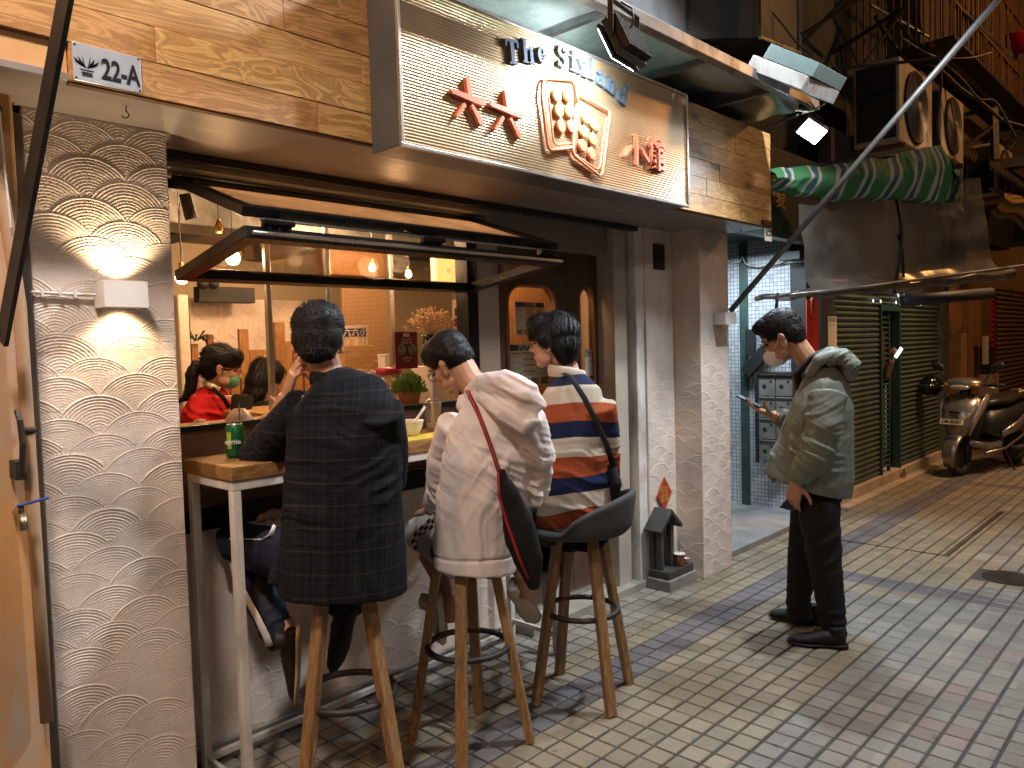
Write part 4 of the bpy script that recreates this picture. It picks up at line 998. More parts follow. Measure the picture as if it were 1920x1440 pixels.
mb = MB(); mb.tube([P(337, 380, 3.1), P(336, 430, 3.1), P(343, 490, 3.1)], .0025, 6); t_ = thing('hanging_cord', 'thin pale cord hanging beside the left pillar inside the window', 'cord', tuple(P(337, 380, 3.1))); mb.build('cord', M_white, t_)
# orange light box
c0 = P(843, 508, 3.6); t_ = thing('orange_light_box', 'glowing orange square light box with a red mark inside the right of the window', 'light box', tuple(c0))
a, b_ = P(820, 531, 3.6), P(864, 486, 3.6); mb = MB(); mb.box(a.x, b_.x, 3.6, 3.66, a.z, b_.z); mb.build('box', emat('orange_glow', (1, .34, .03), 1.6), t_, bev=.003)
mb = MB(); mb.lathe((c0.x - .01, 3.597, c0.z), [(.001, 0), (.018, 0), (.018, .002), (.001, .002)], 16, (0, -1, 0)); mb.build('mark', emat('red_glow', (1, .10, .05), 1.0), t_)
# posters: at right side of the window, behind door glass
def poster(name, label, u0, v0, u1, v1, y, m, rows=(), grp=None):
    A = P(u0, v0, y); B = P(u1, v1, y); B.z = P(u0, v1, y).z
    t_ = thing(name, label, 'poster', (A.x, y, B.z), grp); card('sheet', m, A.x, B.x, B.z, A.z, y, t_)
    for (nm, mm, a0, b0, a1, b1) in rows: card(nm, mm, A.x + (B.x - A.x) * a0, A.x + (B.x - A.x) * a1, A.z - (A.z - B.z) * b1, A.z - (A.z - B.z) * b0, y - .0016, t_)
    return t_, A, B
M_navyp = mat('navy_print', (.03, .035, .09), .6); M_orp = mat('orange_print', (.52, .12, .03), .6); M_greyp = mat('grey_print', (.34, .34, .32), .6)
t_, A, B = poster('small_poster', 'small framed poster with a cup picture beside the dried flowers', 848, 562, 866, 611, 3.10, M_paper, [('picture', M_blackp, .2, .32, .85, .62), ('band', M_red, 0, .72, 1, 1)])
def menu_rows(seed, n=5):
    rr = random.Random(seed); R = [('band', M_navyp, .03, .02, .97, .16)]
    for k in range(4):
        y0 = .20 + k * .14; R.append(('heading', M_orp, .33, y0, .62, y0 + .035)); R.append(('heading', M_orp, .05, y0, .28, y0 + .03)) if k == 0 else None
        for c_ in (0, 1, 2):
            for q_ in range(4): R.append(('text_line', M_greyp, .05 + .32 * c_, y0 + .045 + q_ * .022, .05 + .32 * c_ + rr.uniform(.17, .27), y0 + .055 + q_ * .022))
    for k in range(4): R.append(('picture', M_food, .06 + .235 * k, .80, .25 + .235 * k, .96))
    return R
t_, A, B = poster('menu_poster', 'upper paper menu sheet hanging behind the larger door pane', 964, 565, 1022, 630, 3.04, M_paper, menu_rows(1), 'paper menus behind the door')
text('heading', '六六小館', .028, ((A.x + B.x) / 2, 3.036, A.z - (A.z - B.z) * .09), EX, EZ, M_paper, t_, .0003)
t_, A, B = poster('menu_poster', 'lower and larger paper menu sheet partly hidden by the striped sweater diner', 953, 645, 1030, 728, 2.99, M_paper, menu_rows(2), 'paper menus behind the door')
text('heading', '六六小館', .05, ((A.x + B.x) / 2, 2.986, A.z - (A.z - B.z) * .09), EX, EZ, M_paper, t_, .0003, .0005)
t_, A, B = poster('notice_sheet', 'pale notice sheet with a grey header stuck on the narrow door pane', 1096, 655, 1124, 705, 2.90, M_paper, [('band', M_greyp, 0, 0, 1, .3), ('text_line', M_greyp, .2, .42, .8, .46)])
text('heading', '電子二維碼', .016, ((A.x + B.x) / 2, 2.8965, A.z - (A.z - B.z) * .15), EX, EZ, M_blackp, t_, .0003)
bs = thing('bamboo_post', 'thick yellow bamboo pole standing behind the larger door pane', 'bamboo', (3.1, 3.0, .1)); q = P(949, 640, 3.02)
mb = MB(); zz = [.02, .5, .52, .54, 1.0, 1.02, 1.04, P(949, 582, 3.02).z]; mb.tube([(q.x, 3.02, z) for z in zz], [.022, .021, .024, .021, .021, .024, .021, .021], 12); mb.build('culm', mat('bamboo', (.50, .34, .10), .4), bs, smooth=True)
# ================================================================== altar, fu diamond
al = thing('door_shrine', 'little dark wooden shrine with a gabled roof against the recessed wall', 'shrine', (4.17, 2.62, 0))
M_awood = mat('charred_wood', (.045, .042, .04), .7, var=.5, ns=12, bs=.5, bscale=50); M_slab = mat('slab_stone', (.20, .19, .17), .75, var=.35, ns=8)
mb = MB(); mb.box(4.04, 4.36, 2.525, 2.695, -.004, .07); mb.build('base_slab', M_slab, al, bev=.006)
mb = MB(); mb.box(4.055, 4.35, 2.54, 2.69, .071, .12); mb.build('plinth', M_awood, al, bev=.006)
for x in (4.085, 4.20):
    mb = MB(); mb.box(x - .017, x + .017, 2.60, 2.64, .121, .40); mb.build('column', M_awood, al, bev=.003)
mb = MB(); mb.box(4.068, 4.217, 2.66, 2.692, .121, .41); mb.build('back_board', M_awood, al, bev=.002)
for sg in (-1, 1):
    mb = MB(); a = Vector((4.143, 2.63, .485)); b_ = a + Vector((sg * .115, 0, -.105)); d = (b_ - a).normalized(); n_ = Vector((-d.z * sg, 0, abs(d.x))).normalized()
    mb.obox((a + b_) / 2 + n_ * (.001 if sg > 0 else 0), (d, EY, n_), ((b_ - a).length / 2 + .012, .065, .011)); mb.build('roof_board', M_awood, al, bev=.003)
mb = MB(); mb.prism([(4.09, .40), (4.20, .40), (4.145, .455)], (0, 2.60, 0), EX, EZ, (0, .03, 0)); mb.build('gable', M_awood, al)
cpz = .121; ic = thing('incense_mug', 'brown tin mug with a white rim on the shrine plinth', 'mug', (4.235, 2.575, cpz))
mb = MB(); mb.lathe((4.235, 2.575, cpz), [(.032, 0), (.034, .004), (.031, .03), (.034, .07), (.036, .074)], 22); mb.tube([(4.203, 2.56, cpz + .06), (4.185, 2.555, cpz + .05), (4.19, 2.557, cpz + .03), (4.205, 2.56, cpz + .025)], .004, 6); mb.build('mug_body', mat('brown_enamel', (.16, .05, .025), .3), ic, smooth=True)
mb = MB(); mb.lathe((4.235, 2.575, cpz + .0745), [(.038, 0), (.038, .005), (.030, .006), (.001, .003)], 22); mb.build('rim', M_ceramic, ic, smooth=True)
mb = MB(); mb.tube([(4.235, 2.575, cpz + .07), (4.239, 2.577, cpz + .17)], .0015, 5); mb.build('incense_stick', M_rust, ic)
sc_ = thing('small_cup', 'tiny pink patterned cup on the front corner of the shrine plinth', 'cup', (4.305, 2.57, cpz)); mb = MB(); mb.lathe((4.305, 2.565, cpz), [(.014, 0), (.02, .032), (.021, .034), (.018, .033), (.012, .004), (.001, .004)], 18); mb.build('cup', mat('pink_china', (.60, .42, .42), .3, var=.3, ns=60), sc_, smooth=True)
fu = thing('fortune_diamond', 'red paper diamond with gold lettering on the scallop wall above the shrine', 'paper charm', (4.15, 2.688, .6))
M_fur = mat('festive_red', (.50, .03, .02), .5, var=.25, ns=50); M_fug = mat('gold_print', (.62, .38, .08), .35, .5)
cx, cz = 4.235, .605; cx = P(1246, 925, 2.685).x; cz = P(1246, 926, 2.685).z
mb = MB(); mb.prism([(cx - .088, cz), (cx, cz - .115), (cx + .088, cz), (cx, cz + .115)], (0, 2.686, 0), EX, EZ, (0, -.002, 0)); mb.build('paper', M_fur, fu)
mb = MB()
for k in range(4):
    P4 = [(cx - .075, cz), (cx, cz - .098), (cx + .075, cz), (cx, cz + .098)]; a, b_ = P4[k], P4[(k + 1) % 4]; mb.beam((a[0], 2.683, a[1]), (b_[0], 2.683, b_[1]), .002, .001, (0, 1, 0))
mb.build('border', M_fug, fu)
text('characters', '招財', .052, (cx - .002, 2.6835, cz + .02), EX, EZ, M_fug, fu, .0005, .001); text('characters', '進寶', .052, (cx - .002, 2.6835, cz - .03), EX, EZ, M_fug, fu, .0005, .001)
# ================================================================== canopy and floodlights
cpy = thing('metal_canopy', 'narrow steel canopy with glass panels running above the sign', 'canopy', (3.2, 2.0, 2.88))
mb = MB(); mb.beam((1.6, 1.85, 2.89), (4.66, 1.85, 2.925), .05, .055, EZ); mb.build('outer_beam', M_steel, cpy, bev=.003)
for x in (1.75, 2.62, 3.42, 4.1):
    mb = MB(); mb.beam((x, 1.877, 2.90), (x, 2.6, 2.90), .03, .03, EZ); mb.build('cross_bar', M_steel, cpy, bev=.002)
for x0, x1 in ((1.77, 2.60), (2.64, 3.40)):
    mb = MB(); mb.box(x0, x1, 1.88, 2.6, 2.918, 2.926); mb.build('panel', M_canglass, cpy)
mb = MB(); mb.grid(lambda i, j: Vector((3.44 + i * 1.2, 1.88 + j * .5, 2.93 + .02 * math.sin(i * 9 + j * 4) + .012 * math.sin(j * 11 + i * 3))), 30, 12); mb.build('crumpled_sheet', mat('tin_sheet', (.30, .33, .33), .3, .85, var=.3), cpy, smooth=True)
mb = MB(); mb.box(3.3, 4.7, 2.30, 2.9, 2.93, 3.1); mb.build('roof_edge', M_dark, cpy)
rw = thing('rear_wall', 'dark masonry wall above the pine fascia', 'wall', (2, 2.9, 2.9)); mb = MB(); mb.box(-.5, 4.8, 2.62, 2.9, 2.86, 4.6); mb.build('masonry', mat('dim_masonry', (.12, .13, .14), .8, var=.4, ns=4, bs=.4, bscale=14), rw)
def floodlight(pos, tgt, label, k=1., up=EZ, g='floodlights on the canopy'):
    t = thing('floodlight', label, 'floodlight', tuple(pos), g); pos = Vector(pos)
    d = (Vector(tgt) - pos).normalized(); u, w_, _ = frame(d, up)  # u up-ish, w side
    W_, Hh, T = .095 * k, .07 * k, .022 * k
    mb = MB(); mb.obox(pos - d * (T + .01), (w_, u, d), (W_, Hh, T * .6)); 
    mb.build('housing', M_iron, t, bev=.004)
    mb = MB()
    for i in range(11):
        q = pos - d * (T * 2.1 + .012) + w_ * ((i - 5) * W_ * .17); mb.obox(q, (w_, u, d), (.0025, Hh * .9, T * .7))
    mb.build('cooling_fins', M_iron, t)
    mb = MB(); mb.obox(pos - d * .003, (w_, u, d), (W_ * .99, Hh * .99, .006)); mb.build('bezel', M_blackm, t, bev=.002)
    mb = MB(); mb.obox(pos + d * .006, (w_, u, d), (W_ * .88, Hh * .86, .003)); mb.build('lens', emat('led_panel', (.78, .90, 1), 30), t)
    mb = MB()
    for sg in (-1, 1):
        mb.beam(pos - d * (T + .01) + w_ * sg * (W_ + .006), pos - d * (T + .01) + w_ * sg * (W_ + .006) + Vector((0, 0, .12 * k)), .022, .004, w_)
    mb.beam(pos - d * (T + .01) + w_ * (W_ + .008) + Vector((0, 0, .12 * k)), pos - d * (T + .01) - w_ * (W_ + .008) + Vector((0, 0, .12 * k)), .022, .004, EZ)
    mb.build('bracket', M_iron, t)
    mb = MB(); a = pos - d * (T * 2) + u * .02; mb.tube([a, a - d * .04 + Vector((0, 0, .03)), a - d * .02 + Vector((.02, 0, .10)), a + Vector((.0, .02, .14))], .004, 6); mb.build('cable', M_blackm, t, smooth=True)
    return t
floodlight(FL1, FL1T, 'finned floodlight under the canopy aimed at the gold sign', 1.12, up=EZ)
floodlight(FL2, FL2 + Vector((-.62, -.35, -.62)), 'square floodlight glaring toward the lane beyond the sign', .80, up=EZ + CR * .55)
# grey box fixture on the canopy end
gx = thing('grey_equipment_box', 'tilted grey and teal metal box fixed on top of the canopy end', 'box', tuple(D(1480, 150, 4.2)))
def hexa(name, pts, m, parent, bev=.003):
    """8 points: bottom 4 (ccw) then top 4"""
    mb = MB(); mb.add(pts, [(3, 2, 1, 0), (4, 5, 6, 7), (0, 1, 5, 4), (1, 2, 6, 5), (2, 3, 7, 6), (3, 0, 4, 7)]); return mb.build(name, m, parent, bev=bev)
def pbox(name, A, B, Cc, hgt, m, parent, bev=.003):
    """front-left-bottom A, front-right-bottom B, right-back-bottom C, up vector"""
    A, B, Cc, hgt = map(Vector, (A, B, Cc, hgt)); E_ = A + (Cc - B)
    return hexa(name, [A, B, Cc, E_, A + hgt, B + hgt, Cc + hgt, E_ + hgt], m, parent, bev)
A = D(1398, 128, 3.95); B = D(1502, 168, 4.05); C_ = D(1562, 196, 4.35)
up1 = D(1413, 102, 3.97) - A
pbox('lower_case', A, B, C_, up1, mat('grey_case', (.34, .35, .34), .5, .2, var=.15, grime=(.16, .14, .12)), gx)
A2 = A + up1 * 1.03 + (B - A) * .16; B2 = B + up1 * 1.03 + (B - A) * .06; C2 = C_ + up1 * 1.03
pbox('upper_case', A2, B2, C2, up1 * 1.05, mat('teal_case', (.09, .14, .14), .5, .2, var=.15), gx)
# ventilation ducts top right
dk = thing('exhaust_duct', 'large grey sheet metal exhaust duct above the canopy', 'duct', tuple(D(1300, 40, 5)))
M_duct = mat('duct_metal', (.06, .065, .068), .55, .5, var=.35, ns=3, bs=.2, bscale=30)
pbox('duct', D(1245, 75, 4.9), D(1425, 70, 5.2), D(1500, 100, 6.0), Vector((.05, 0, 1.2)), M_duct, dk)
pbox('duct', D(1340, 88, 5.6), D(1428, 62, 5.7), D(1500, 95, 6.6), Vector((0, 0, 1.6)), M_blackm, dk)
mb = MB(); mb.beam(D(1425, 70, 5.15), D(1425, -60, 5.15), .02, .02); mb.beam(D(1500, 100, 5.95), D(1500, -60, 5.9), .02, .02); mb.beam(D(1425, 70, 5.1), D(1500, 100, 5.9), .02, .02); mb.build('flange', M_steel, dk)
for k, (p, q, wd) in enumerate(((D(1210, -20, 4.8), D(1285, 75, 5.4), .06), (D(1290, 60, 5.0), D(1290, -30, 5.0), .07), (D(1330, 60, 5.2), D(1345, 95, 5.2), .05), (D(1100, -10, 4.6), D(1180, 60, 5.2), .05))):
    b0 = thing('support_bar', ('longest', 'vertical', 'short stubby', 'leftmost')[k] + ' dark support bar under the exhaust duct', 'bar', tuple(p), 'dark support bars'); mb = MB(); mb.beam(p, q, wd, .02, CR); mb.build('bar', M_iron, b0, bev=.003)
# ================================================================== entrance next door
ent = thing('entrance_building', 'tenement entrance with mosaic tiled wall between the shop and the roller shutter', 'building', (6, 3, 0))
M_mosaic, t, b = new_mat('mosaic_tile')
g = t.nodes.new('ShaderNodeNewGeometry'); s = t.nodes.new('ShaderNodeSeparateXYZ'); t.links.new(g.outputs['Position'], s.inputs[0])
mm = None
for ax in (1, 2):
    fr = mth(t, 'FRACT', mth(t, 'DIVIDE', s.outputs[ax], .034)); e = mth(t, 'LESS_THAN', fr, .16); mm = e if mm is None else mth(t, 'MAXIMUM', mm, e)
cm = t.nodes.new('ShaderNodeCombineXYZ')
for k, ax in enumerate((1, 2)): t.links.new(mth(t, 'FLOOR', mth(t, 'DIVIDE', s.outputs[ax], .034)), cm.inputs[k])
wn = t.nodes.new('ShaderNodeTexWhiteNoise'); t.links.new(cm.outputs[0], wn.inputs[0])
tc_ = ramp(t, wn.outputs[0], [(0, (.44, .47, .50)), (.5, (.55, .58, .60)), (1, (.38, .36, .42))])
t.links.new(mixc(t, mm, tc_, (.16, .18, .19)), b.inputs['Base Color']); b.inputs['Roughness'].default_value = .3; bump(t, b, mth(t, 'SUBTRACT', 1, mm), .4, .002)
def ep(n, m, *b, bev=.002): mb = MB(); [mb.box(*x) for x in b]; return mb.build(n, m, ent, bev=bev)
ep('mosaic_wall', M_mosaic, (6.50, 6.62, 2.80, 4.4, .012, 2.45), bev=0)
M_green = mat('green_tile', (.04, .075, .062), .45, var=.3, ns=9)
ep('green_jamb', M_green, (6.49, 6.52, 3.20, 3.28, .012, 2.42)); ep('rear_wall', M_green, (4.8, 6.5, 3.9, 4.0, .012, 2.6))
ep('corner_post', M_blackm, (6.47, 6.64, 2.66, 2.799, .02, 2.5)); ep('side_wall', M_green, (4.797, 4.83, 2.52, 3.9, .012, 2.42))
ep('ceiling', M_dark, (4.80, 6.6, 2.55, 4.0, 2.43, 2.5))
ep('lintel', M_green, (4.80, 6.64, 2.46, 2.55, 2.29, 2.50)); ep('sign_board', M_blackm, (4.80, 6.64, 2.48, 2.60, 2.501, 2.95))
ep('pier', M_dark, (6.64, 6.955, 2.60, 3.0, .0, 2.6))
mb = MB(); mb.box(4.80, 6.9, 2.60, 3.9, -.004, .045); mb.build('door_step', mat('step_stone', (.24, .24, .24), .7, var=.25), ent, bev=.006)
text('gold_lettering', '大廈', .24, (5.42, 2.474, 2.60), EX, EZ, mat('old_gold', (.42, .28, .10), .45, .6), ent, .006, .003)
np_ = thing('street_number_plate', 'pale plate reading 22 on the dark lintel next to the pine fascia', 'plate', (5.0, 2.455, 2.35)); c0 = P(1440, 438, 2.45)
mb = MB(); mb.box(c0.x - .055, c0.x + .055, 2.446, 2.452, c0.z - .055, c0.z + .055); mb.build('plate', M_paper, np_, bev=.002); text('digits', '號22', .055, (c0.x, 2.4455, c0.z), EX, EZ, M_ink, np_, .0006, .001)
# mail boxes: grid of grey boxes on the mosaic wall
mbx = thing('mailboxes', 'grid of weathered grey letter boxes on the mosaic wall behind the standing man', 'letter boxes', (6.48, 2.9, .7))
M_mail = mat('mail_grey', (.20, .19, .18), .7, .2, var=.3, ns=10)
for i in range(2):
    for j in range(4):
        y1 = 3.06 - i * .155; z1 = 1.235 - j * .19
        mb = MB(); mb.box(6.40, 6.496, y1 - .148, y1, z1 - .183, z1); o = mb.build('box', M_mail, mbx, bev=.003)
        mb = MB(); mb.lathe((6.399, y1 - .05, z1 - .1), [(.018, 0), (.018, .002), (.001, .002)], 14, (-1, 0, 0)); mb.lathe((6.399, y1 - .11, z1 - .055), [(.01, 0), (.01, .002), (.001, .002)], 12, (-1, 0, 0)); mb.build('holes', M_blackm, o)
        mb = MB(); mb.box(6.392, 6.3995, y1 - .146, y1 - .002, z1 - .02, z1 - .012); mb.build('slot_flap', M_dark, o)
mb = MB(); mb.box(6.38, 6.40, 3.062, 3.09, .46, 1.26); mb.box(6.38, 6.40, 2.73, 3.062, 1.238, 1.26); mb.build('frame', M_iron, mbx)
# black wall bracket device
bd = thing('black_wall_device', 'black angled box on brackets on the mosaic wall beside the phone user', 'device', (6.45, 3.0, 1.4))
a = P(1405, 700, 2.95) ; X_ = 6.44
def onx(u, v, x=6.44): d = _ray(u, v); return Vector((0, 0, H)) + d * (x / d.x)
mb = MB(); mb.beam(onx(1398, 700), onx(1438, 655), .11, .06, EX); mb.build('box', M_blackm, bd, bev=.006)
mb = MB(); mb.beam(onx(1409, 620), onx(1408, 668), .07, .04, EX); mb.beam(onx(1399, 612), onx(1399, 690), .012, .012); mb.beam(onx(1399, 618), onx(1415, 620), .012, .012); mb.beam(onx(1399, 642), onx(1415, 642), .012, .012); mb.build('bracket', M_blackm, bd, bev=.003)
# wires on the mosaic wall
wr = thing('wall_wires', 'white and black wires drooping across the top of the mosaic wall', 'wires', tuple(onx(1400, 490, 6.45)))
mb = MB(); mb.tube([onx(1372, 494, 6.46), onx(1388, 490, 6.46), onx(1391, 480, 6.46), onx(1397, 494, 6.46), onx(1415, 502, 6.46), onx(1440, 496, 6.46), onx(1480, 492, 6.46), onx(1510, 490, 6.46)], .007, 6); mb.build('wire', M_white, wr, smooth=True)
mb = MB(); mb.tube([onx(1390, 485, 6.45), onx(1400, 500, 6.45), onx(1425, 503, 6.45), onx(1460, 496, 6.45), onx(1505, 480, 6.45)], .005, 6); mb.build('wire', M_blackm, wr, smooth=True)
cn_ = thing('cctv_box', 'small black box under the lintel at the right of the mosaic wall', 'box', tuple(onx(1485, 480, 6.3))); mb = MB(); mb.obox(onx(1485, 480, 6.3), (EY, EZ, EX), (.09, .035, .06)); mb.build('box', M_blackm, cn_, bev=.004)

# ================================================================== roller shutters
M_slat, t, b = new_mat('shutter_slat')
n = nz(t, coords(t, 'Object', (1, 1, 1)), 3, 5, .6); t.links.new(ramp(t, n, [(.3, (.055, .078, .062)), (.7, (.105, .14, .115))]), b.inputs['Base Color']); b.inputs['Roughness'].default_value = .42; b.inputs['Metallic'].default_value = .35
def slat_mesh(w, m):
    mb = MB(); prof = [(0, 0), (-.018, .008), (-.026, .022), (-.018, .036), (-.002, .044), (-.002, .052)]
    vs = [(x, y, z) for x in (0, w) for y, z in prof]; n_ = len(prof)
    mb.add(vs, [(i, n_ + i, n_ + i + 1, i + 1) for i in range(n_ - 1)]); me = mb.build('slat', m, None); d = me.data; bpy.data.objects.remove(me); return d
def shutter(name, label, x0, x1, y, z0, z1, m, pitch=.052, cat='roller shutter'):
    t_ = thing(name, label, cat, (x0, y, z0)); me = slat_mesh(x1 - x0, m)
    k = 0; z = z0
    while z < z1:
        o = bpy.data.objects.new('slat', me); o.parent = t_; COL.objects.link(o); o.location = (0, 0, z - z0); z += pitch
    mb = MB(); mb.box(x0, x1, y + .03, y + .05, z0, z1); mb.build('backing', M_blackm, t_); OFF[t_.name] = Vector((x0, y, z0)); return t_
sh = shutter('roller_shutter', 'closed olive green roller shutter with a narrow green service door ajar', 6.96, 8.22, 2.66, .13, 1.93, M_slat)
shb = shutter('roller_shutter', 'closed olive roller shutter section right of the green service door, behind the scooter', 8.84, 10.32, 2.66, .13, 1.99, M_slat)
shc = shutter('roller_shutter', 'short strip of shutter above the green service door', 8.22, 8.84, 2.66, 1.86, 2.0, M_slat)
blk = thing('shutter_house', 'dark building housing the long roller shutter', 'building', (8.5, 2.8, 0))
def bp(n, m, *b, bev=.002): mb = MB(); [mb.box(*x) for x in b]; return mb.build(n, m, blk, bev=bev)
bp('kerb', mat('kerb_render', (.36, .28, .21), .75, var=.3, ns=4), (6.95, 10.38, 2.60, 2.80, -.004, .125), bev=.008)
bp('kerb_lip', mat('kerb_render', (.3, .25, .2), .75), (6.95, 10.38, 2.50, 2.598, -.004, .03), bev=.006)
bp('shutter_post', M_steel, (6.955, 6.99, 2.63, 2.70, .126, 2.6), (10.32, 10.36, 2.62, 2.70, .126, 2.7))
bp('pier', mat('pier_render', (.06, .06, .058), .8, var=.4), (10.361, 10.72, 2.62, 3.0, 0, 3.0))
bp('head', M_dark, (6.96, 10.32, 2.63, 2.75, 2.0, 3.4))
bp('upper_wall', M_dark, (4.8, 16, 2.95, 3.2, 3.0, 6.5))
# row of lit holes
for k, (u, v) in enumerate(((1684, 515), (1695, 515), (1708, 515), (1720, 515), (1637, 565), (1651, 566), (1689, 567), (1700, 568), (1714, 569), (1726, 570))):
    if v > 540: v -= 0
    q = P(u, v, 2.628); 
mb = MB()
for (u, v) in ((1684, 554), (1695, 555), (1708, 555), (1720, 556), (1637, 564), (1651, 565), (1680, 567), (1691, 567), (1700, 568), (1714, 569), (1726, 570)):
    q = P(u, v, 2.628); mb.lathe(q, [(.018, 0), (.018, .003), (.001, .003)], 10, (0, -1, 0))
mb.build('lit_vent_holes', emat('vent_glow', (.8, .95, 1), 1.2), blk)
# service door
sd = thing('service_door', 'narrow green louvred service door standing ajar in the roller shutter', 'door', (8.25, 2.62, .1))
M_gdoor = mat('green_door', (.018, .07, .06), .45, var=.25)
def sdp(n, m, *b, bev=.002): mb = MB(); [mb.box(*x) for x in b]; return mb.build(n, m, sd, bev=bev)
sdp('frame', M_gdoor, (8.22, 8.25, 2.615, 2.70, .126, 1.86), (8.80, 8.838, 2.615, 2.70, .126, 1.86), (8.25, 8.80, 2.615, 2.70, 1.80, 1.86))
sdp('back', M_blackm, (8.25, 8.80, 3.1, 3.12, .126, 1.8))
for k in range(30):
    mb = MB(); z = .2 + k * .053; mb.obox((8.40, 2.655, z), (EX, Vector((0, 1, .5)), Vector((0, -.5, 1))), (.13, .018, .003)); mb.build('louvre', M_gdoor, sd)
sdp('stile', M_gdoor, (8.25, 8.27, 2.64, 2.67, .126, 1.80), (8.53, 8.56, 2.64, 2.67, .126, 1.80))
sdp('inner_strip', mat('pale_strip', (.45, .43, .45), .5), (8.66, 8.70, 2.72, 2.74, .3, 1.2)); sdp('red_panel', M_red, (8.57, 8.79, 2.76, 2.78, .126, 1.79))
pk = thing('padlock', 'old brass padlock hanging at the foot of the service door', 'padlock', (8.8, 2.56, .1)); mb = MB(); mb.box(8.74, 8.80, 2.555, 2.59, .03, .085); mb.tube([(8.75, 2.57, .085), (8.75, 2.57, .12), (8.77, 2.57, .135), (8.79, 2.57, .12), (8.79, 2.57, .085)], .006, 6); mb.build('lock', mat('old_brass', (.35, .30, .22), .35, .9, var=.3), pk, bev=.003)
# red paper, QR style poster left of shutter
rp_ = thing('red_scroll', 'red paper scroll with an oval emblem hanging beside the mosaic entrance', 'scroll', (6.8, 2.59, 1.6)); A = P(1512, 562, 2.59); B = P(1535, 650, 2.59)
mb = MB(); mb.box(A.x, B.x, 2.588, 2.594, B.z - .3, A.z); mb.build('paper', M_fur, rp_)
q = P(1524, 576, 2.585); mb = MB(); n = 24; mb.tube([q + Vector((math.cos(2 * PI * k / n) * .045, 0, math.sin(2 * PI * k / n) * .075)) for k in range(n + 1)], .010, 6); mb.build('emblem', mat('orange_red', (.55, .10, .03), .5), rp_)
t_, A, B = poster('pale_notice', 'tall pale notice strip on the dark pier left of the shutter', 1552, 593, 1569, 655, 2.595, M_paper, [('band', M_greyp, .1, .03, .9, .16), ('text_line', M_greyp, .3, .25, .7, .28)])
# small orange/white tag post
og = thing('orange_block', 'small orange and white block standing at the left end of the shutter kerb', 'block', tuple(gnd0 := Z(1573, 958, 0))) ; mb = MB(); mb.box(gnd0.x - .03, gnd0.x + .03, gnd0.y, gnd0.y + .05, 0, .13); mb.build('block', mat('faded_orange', (.42, .20, .10), .6, var=.5, ns=20), og, bev=.003)

# ================================================================== far right fronts
fr_ = thing('lit_doorway_house', 'building front lit orange beyond the roller shutter', 'building', (11, 2.7, 0))
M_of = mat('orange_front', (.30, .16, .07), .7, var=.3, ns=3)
def fp_(n, m, *b, bev=.003): mb = MB(); [mb.box(*x) for x in b]; return mb.build(n, m, fr_, bev=bev)
fp_('front', M_of, (10.73, 13.0, 2.75, 2.9, 0, 2.2)); fp_('jamb', M_of, (10.73, 10.83, 2.66, 2.749, 0, 2.2), (11.9, 12.0, 2.66, 2.749, 0, 2.2)); fp_('box', mat('ochre_box', (.42, .26, .10), .6), (11.3, 11.62, 2.62, 2.749, .75, 1.55))
fp_('box', M_of, (11.63, 11.7, 2.66, 2.749, .7, 1.6)); fp_('niche', M_blackm, (12.9, 13.3, 2.60, 2.749, .95, 1.35)); fp_('ledge', M_cream, (12.9, 13.4, 2.60, 2.749, .0, .94))
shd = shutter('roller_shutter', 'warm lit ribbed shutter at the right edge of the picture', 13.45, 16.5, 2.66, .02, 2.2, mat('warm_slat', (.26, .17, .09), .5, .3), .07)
for k, (u, lb) in enumerate(((1862, 'red string of firecracker charms hanging on the orange front'),)):
    q = P(u, 560, 2.62); t_ = thing('firecracker_string', lb, 'charm', tuple(q)); mb = MB()
    for j in range(16): mb.tube([q + Vector((-.05, 0, -.075 * j)), q + Vector((.05, -.01, -.075 * j - .05))], .022, 7)
    mb.build('crackers', M_fur, t_)
mb = MB(); mb.box(12.5, 12.75, 2.6, 2.63, 1.1, 1.5); o = mb.build('notice_board', M_paper, None); tag(o, 'small pale notice beside the red firecracker string', 'notice')
far = thing('far_block', 'tall tenement block closing the lane, lit orange by street lamps', 'building', (18, 3, 0)); mb = MB(); mb.box(17.5, 24, -2, 9, 0, 9); mb.build('wall', mat('sodium_wall', (.42, .24, .11), .8, var=.3, ns=.8), far)  # orange of the street lamps is put into the wall colour
for k in range(4):
    mb = MB(); mb.box(17.42, 17.5, .3 + k * 1.1, 1.0 + k * 1.1, 3.2, 4.6); f = mb.build('window', M_dark, far); mb = MB(); mb.box(17.40, 17.42, .36 + k * 1.1, .94 + k * 1.1, 3.26, 4.54); mb.build('pane', M_glass, f)
up_ = thing('upper_storeys', 'dark cluttered upper storeys above the stalls with sodium light on the far end', 'building', (8, 3, 3)); mb = MB(); mb.box(9.5, 17, 2.6, 2.94, 4.0, 8); mb.build('wall', mat('upper_render', (.14, .10, .07), .85, var=.5, ns=1.4, bs=.4, bscale=8), up_)

